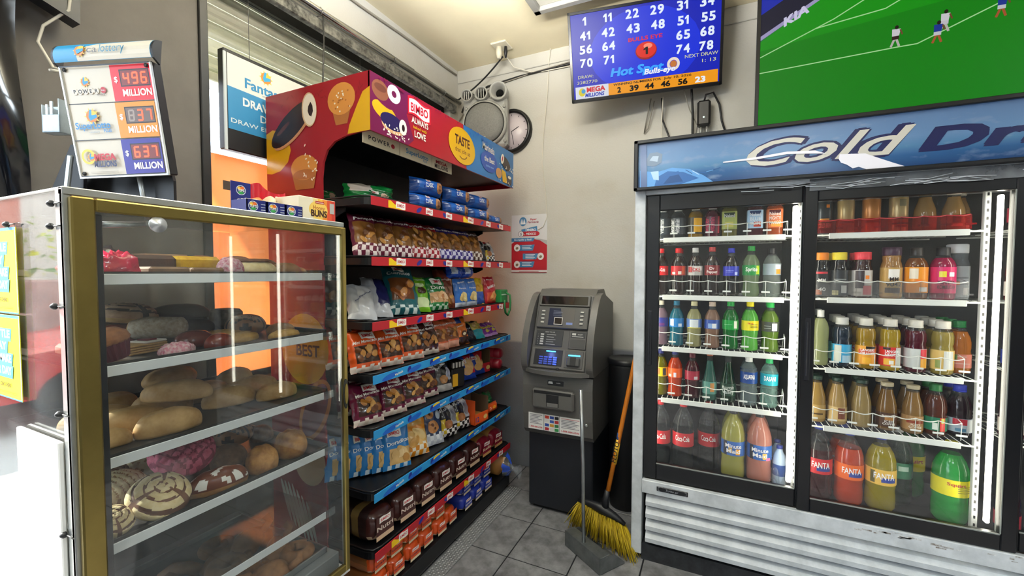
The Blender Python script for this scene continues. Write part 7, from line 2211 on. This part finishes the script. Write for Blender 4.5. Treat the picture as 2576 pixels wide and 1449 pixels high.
for k, (bgc, dig, nm) in enumerate((('#d81428', '496', 0), ('#f08a10', ' 37', 1), ('#2a2090', '637', 2))):
    z1 = LH / 2 - k * h3; z0 = z1 - h3
    P.rect(.010, z0 + .002, LW / 2 - .003, z1 - .002, mat(bgc, .35, emit=.1))
    P.rect(-LW / 2 + .002, z0 - .001, LW / 2 - .002, z0 + .0015, DKL)
    P.rect(.034, z0 + .038, .118, z1 - .014, DKL)
    P.rect(.037, z0 + .041, .115, z1 - .017, mat('#7c2620' if k != 1 else '#6a5650', .35))
    for j, ch in enumerate(dig):
        digit(.051 + .025 * j, z0 + .046, .013, .026, ch, LEDC, mat('#a09088', .4) if ch == ' ' else None)
    P.text('$', .023, z0 + .050, .014, PWT, bold=.03)
    P.text('MILLION', .078, z0 + .014, .017, mat('#f6efe6', .35, emit=.2), w=.082, bold=.035)
    cu = -.060
    if nm == 0:
        sunL(cu - .005, z0 + .055, .012)
        for j, c in enumerate('POWER'):
            P.ell(cu - .038 + .0155 * j, z0 + .031, .008, .008, mat('#dcd0c0', .4), 14); P.text(c, cu - .038 + .0155 * j, z0 + .0265, .0095, DKL, bold=.03)
        P.ell(cu + .044, z0 + .032, .008, .008, mat('#b8202c', .4), 16); P.text('BALL', cu + .044, z0 + .0295, .004, PWT); P.text('calottery', cu + .036, z0 + .019, .005, mat('#5a4a48', .4), w=.022)
    elif nm == 1:
        sunL(cu, z0 + .062, .018)
        BLT_ = mat('#2484c4', .4)
        P.text('SuperLotto', cu - .002, z0 + .030, .017, BLT_, w=.100, bold=.03); P.text('PLUS', cu + .038, z0 + .019, .008, BLT_, w=.022, bold=.03); P.text('calottery', cu, z0 + .018, .006, mat('#a8b0b8', .4), w=.03)
    else:
        P.ring(cu - .030, z0 + .052, .014, .020, mat('#e8cc40', .4), 24); sunL(cu - .022, z0 + .050, .010)
        P.text('MEGA', cu + .018, z0 + .042, .016, mat('#c02030', .4), w=.062, bold=.06); P.text('MILLIONS', cu + .016, z0 + .024, .015, mat('#222c60', .4), w=.066, bold=.05, shear=.15)
        for j in range(2):
            P.rect(cu - .03, z0 + .010 - .004 * j, cu + .05, z0 + .0115 - .004 * j, mat('#b0a698', .4))
P.rect(-LW / 2, LH / 2 - .004, LW / 2, LH / 2, DKL)
b.build('sign_face', lt)
b = MB()
CLR = mat('#d8dcdc', .15, .3)
for bx in ((-LW / 2 - .005, -LW / 2 + .001, -.006, .0, -LH / 2 - .005, LH / 2), (LW / 2 - .001, LW / 2 + .005, -.006, 0, -LH / 2 - .005, LH / 2), (-LW / 2 - .005, LW / 2 + .005, -.006, 0, -LH / 2 - .006, -LH / 2 + .001)):
    b.box(*bx, CLR, .001)
b.build('edge_frame', lt)
for sx, sz in ((-1, 1), (1, 1), (-1, -1), (1, -1)):
    MB().lathe([(0, 0), (.0055, 0), (.0055, .002), (0, .003)], mat('#2a2a2c', .3), 12, T=Matrix.Translation((sx * (LW / 2 - .010), -.0035, sz * (LH / 2 - .008))) @ rxm).build('corner_screw', lt)
# curved topper
def top_fn(u, v, h):
    a = -.35 + 1.45 * v / .058
    r_ = .040 + h
    return (u, .010 - (r_ * math.cos(a) - .022), LH / 2 + .028 + r_ * math.sin(a) - .004)
b = MB()
CRW, CRB = mat('#d8d0c0', .35), mat('#2f94c8', .35)
b.grid(lambda u, v: top_fn((u - .5) * (LW + .022), v * .058, 0), 24, 10, CRB, True)
P = Print(b, top_fn, .0006, .0003)
pts = []
for k in range(9):
    x = -.07 + .205 * k / 8
    pts.append((x, .052 - .006 * (1 - (k / 8)) - (.02 if k == 0 else .006 if k == 1 else 0)))
for k in range(8):
    x0, x1 = pts[k][0], pts[k + 1][0]
    n_ = 5
    vs = [(x0, .001 + (pts[k][1] - .001) * i / n_) for i in range(n_ + 1)] + [(x1, .001 + (pts[k + 1][1] - .001) * i / n_) for i in range(n_ + 1)]
    hh = P.h; P.raw(vs, [(i, i + n_ + 1, i + n_ + 2, i + 1) for i in range(n_)], CRW); P.h = hh
P.h += .0004
sunL(-.058, .026, .015)
P.text('ca', -.022, .018, .017, mat('#5a5a60', .4), w=.028, bold=0.0); P.text('lottery', .033, .018, .020, mat('#4a88a8', .4), w=.070, bold=0.0)
b.build('topper', lt)
for sx in (-1, 1):
    b = MB()
    ring = [(.012, LH / 2 - .004)] + [(top_fn(0, .058 * k / 8, 0)[1], top_fn(0, .058 * k / 8, 0)[2]) for k in range(9)] + [(.03, LH / 2 + .062)]
    b.prism(ring, .006, mat('#15161a', .4), 'x', sx * (LW / 2 + .011) - (.006 if sx < 0 else 0))
    b.build('topper_end', lt)
cb_ = MB().tube([(.02, .02, -LH / 2), (.022, .02, -LH / 2 - .125)], .006, mat('#a8acae', .4, .5), 8).build('stand_post', lt)
# black easel stand behind it, metal paper clip holder
es = thing('easel_stand', 'black angled easel stand behind the jackpot sign', 'stand', (-1.594, .642, Z1 + .004), (0, 0, .40))
EB = mat('#0e0f14', .45)
MB().prism([(-.17, 0), (-.09, .30), (.0, .42), (.10, .42), (.16, .04), (.165, 0)], .012, EB, 'y', 0, Matrix.Rotation(-.12, 4, 'X')).build('back_board', es)
MB().prism([(-.20, 0), (-.115, .17), (-.10, .20), (-.06, .20), (-.07, 0)], .010, EB, 'y', -.03).build('side_board', es)
MB().prism([(.135, .0), (.10, .40), (.115, .40), (.185, .10), (.185, 0)], .010, EB, 'y', -.01).build('side_board', es)
MB().box(-.105, -.090, -.060, -.05, 0, .15, mat('#aeb6ba', .3, .6), .003, Matrix.Rotation(.16, 4, 'Y')).build('metal_strut', es)
hl = thing('literature_holder', 'clear and grey literature holder on the easel stand', 'holder', (-1.68, .553, 1.885), (0, 0, .40))
hl.scale = (.75, .75, .8)
GH = mat('#b8c4cc', .3, .2, noise=.2)
MB().box(-.040, .028, -.02, .02, 0, .004, GH).box(-.04, -.037, -.02, .02, 0, .095, GH).box(.025, .028, -.02, .02, 0, .115, GH).box(-.04, .028, .017, .02, 0, .10, GH).box(-.04, .028, -.02, -.017, 0, .06, GH).build('pocket', hl)
MB().box(-.005, .005, -.022, -.018, .06, .105, mat('#d8e0e4', .2, .3)).box(-.022, -.014, -.022, -.018, .06, .095, mat('#d8e0e4', .2, .3)).build('clip', hl)
# things on the pillar at the upper left
t = thing('black_screen_mount', 'black panel mounted high on the pillar at upper left', 'panel', (XW + .04, .60, 2.30))
MB().prism([(-.09, .02), (.055, -.03), (.065, .30), (-.09, .30)], .05, mat('#15161b', .4), 'x', 0).build('panel', t)
MB().lathe([(0, 0), (.012, 0), (.012, .003), (0, .003)], mat('#c8c8c4', .4), 14, T=Matrix.Translation((.05, .030, .045)) @ Matrix.Rotation(PI / 2, 4, 'Y')).build('screw_cap', t)
cable([(XW + .10, .62, 2.50), (XW + .095, .635, 2.36), (XW + .09, .63, 2.30), (XW + .05, .585, 2.24), (XW + .04, .575, 2.19), (XW + .06, .60, 2.12), (XW + .12, .63, 2.10), (XW + .20, .58, 2.07), (-1.645, .53, 2.045)], .004, CWH, 'white cable looping from the black panel to the jackpot sign')
b = MB()
b.grid(lambda u, v: (XW + .03 + .012 * math.sin(9 * u + 13 * v) + .008 * math.sin(31 * v), .33 + .215 * u + .012 * math.sin(14 * v), .2 + 2.6 * v), 10, 60, mat('#0c0e16', .15, coat=.8), True)
tag(b.build('plastic_sheet'), 'glossy black plastic sheet hanging at the left edge', 'plastic sheet')
# ================================================================ HANGING LOTTERY BOARD IN THE WINDOW
fs_ = thing('hanging_sign', 'blue and white lottery draw sign hanging in the window', 'sign', (-1.935, 1.632, 2.027))
fs_.scale = (1, 1.072, 1.072)
b = MB().box(-.02, .02, -.45, .45, 0, .40, mat('#0f1014', .4), .004)
b.build('panel', fs_)
b = MB()
P = Print(b, plane_fn((.0205, 0, 0), (0, 1, 0), (0, 0, 1)), .0003, .00003)
P.rect(-.435, .085, .435, .385, mat('#e4e2dc', .4)); P.poly([(-.435, .085), (.435, .085), (.435, .255), (.0, .245), (-.435, .255)], mat('#2a7cae', .4))
sunL(-.27, .345, .026)
P.text('Fantasy 5', -.365, .272, .040, mat('#2a7cae', .4), w=.225, bold=.03, align='l')
P.text('calottery', -.29, .260, .008, mat('#8aa0ac', .4), align='l')
P.text('DRAW GAMES', -.375, .195, .032, mat('#e8eef0', .4), w=.28, bold=.04, align='l')
P.text('DAILY', -.30, .148, .030, mat('#e8eef0', .4), w=.12, bold=.015, align='l')
P.text('DRAW ENTRY CLOSES 6:30 PM', -.425, .112, .018, mat('#d8e4ea', .4), w=.52, bold=.012, align='l')
P.rect(-.06, .255, -.057, .385, mat('#3a3a3c', .4))
b.build('printed_face', fs_)
MB().box(.018, .026, -.452, -.440, -.005, .385, mat('#c8d0d4', .3), .002).build('edge_strip', fs_)
for y in (-.33, .3):
    MB().tube([(0, y, .40), (0, y, .60), (0, y, .748)], .0015, mat('#6a6a66', .4), 4).build('hanging_wire', fs_)
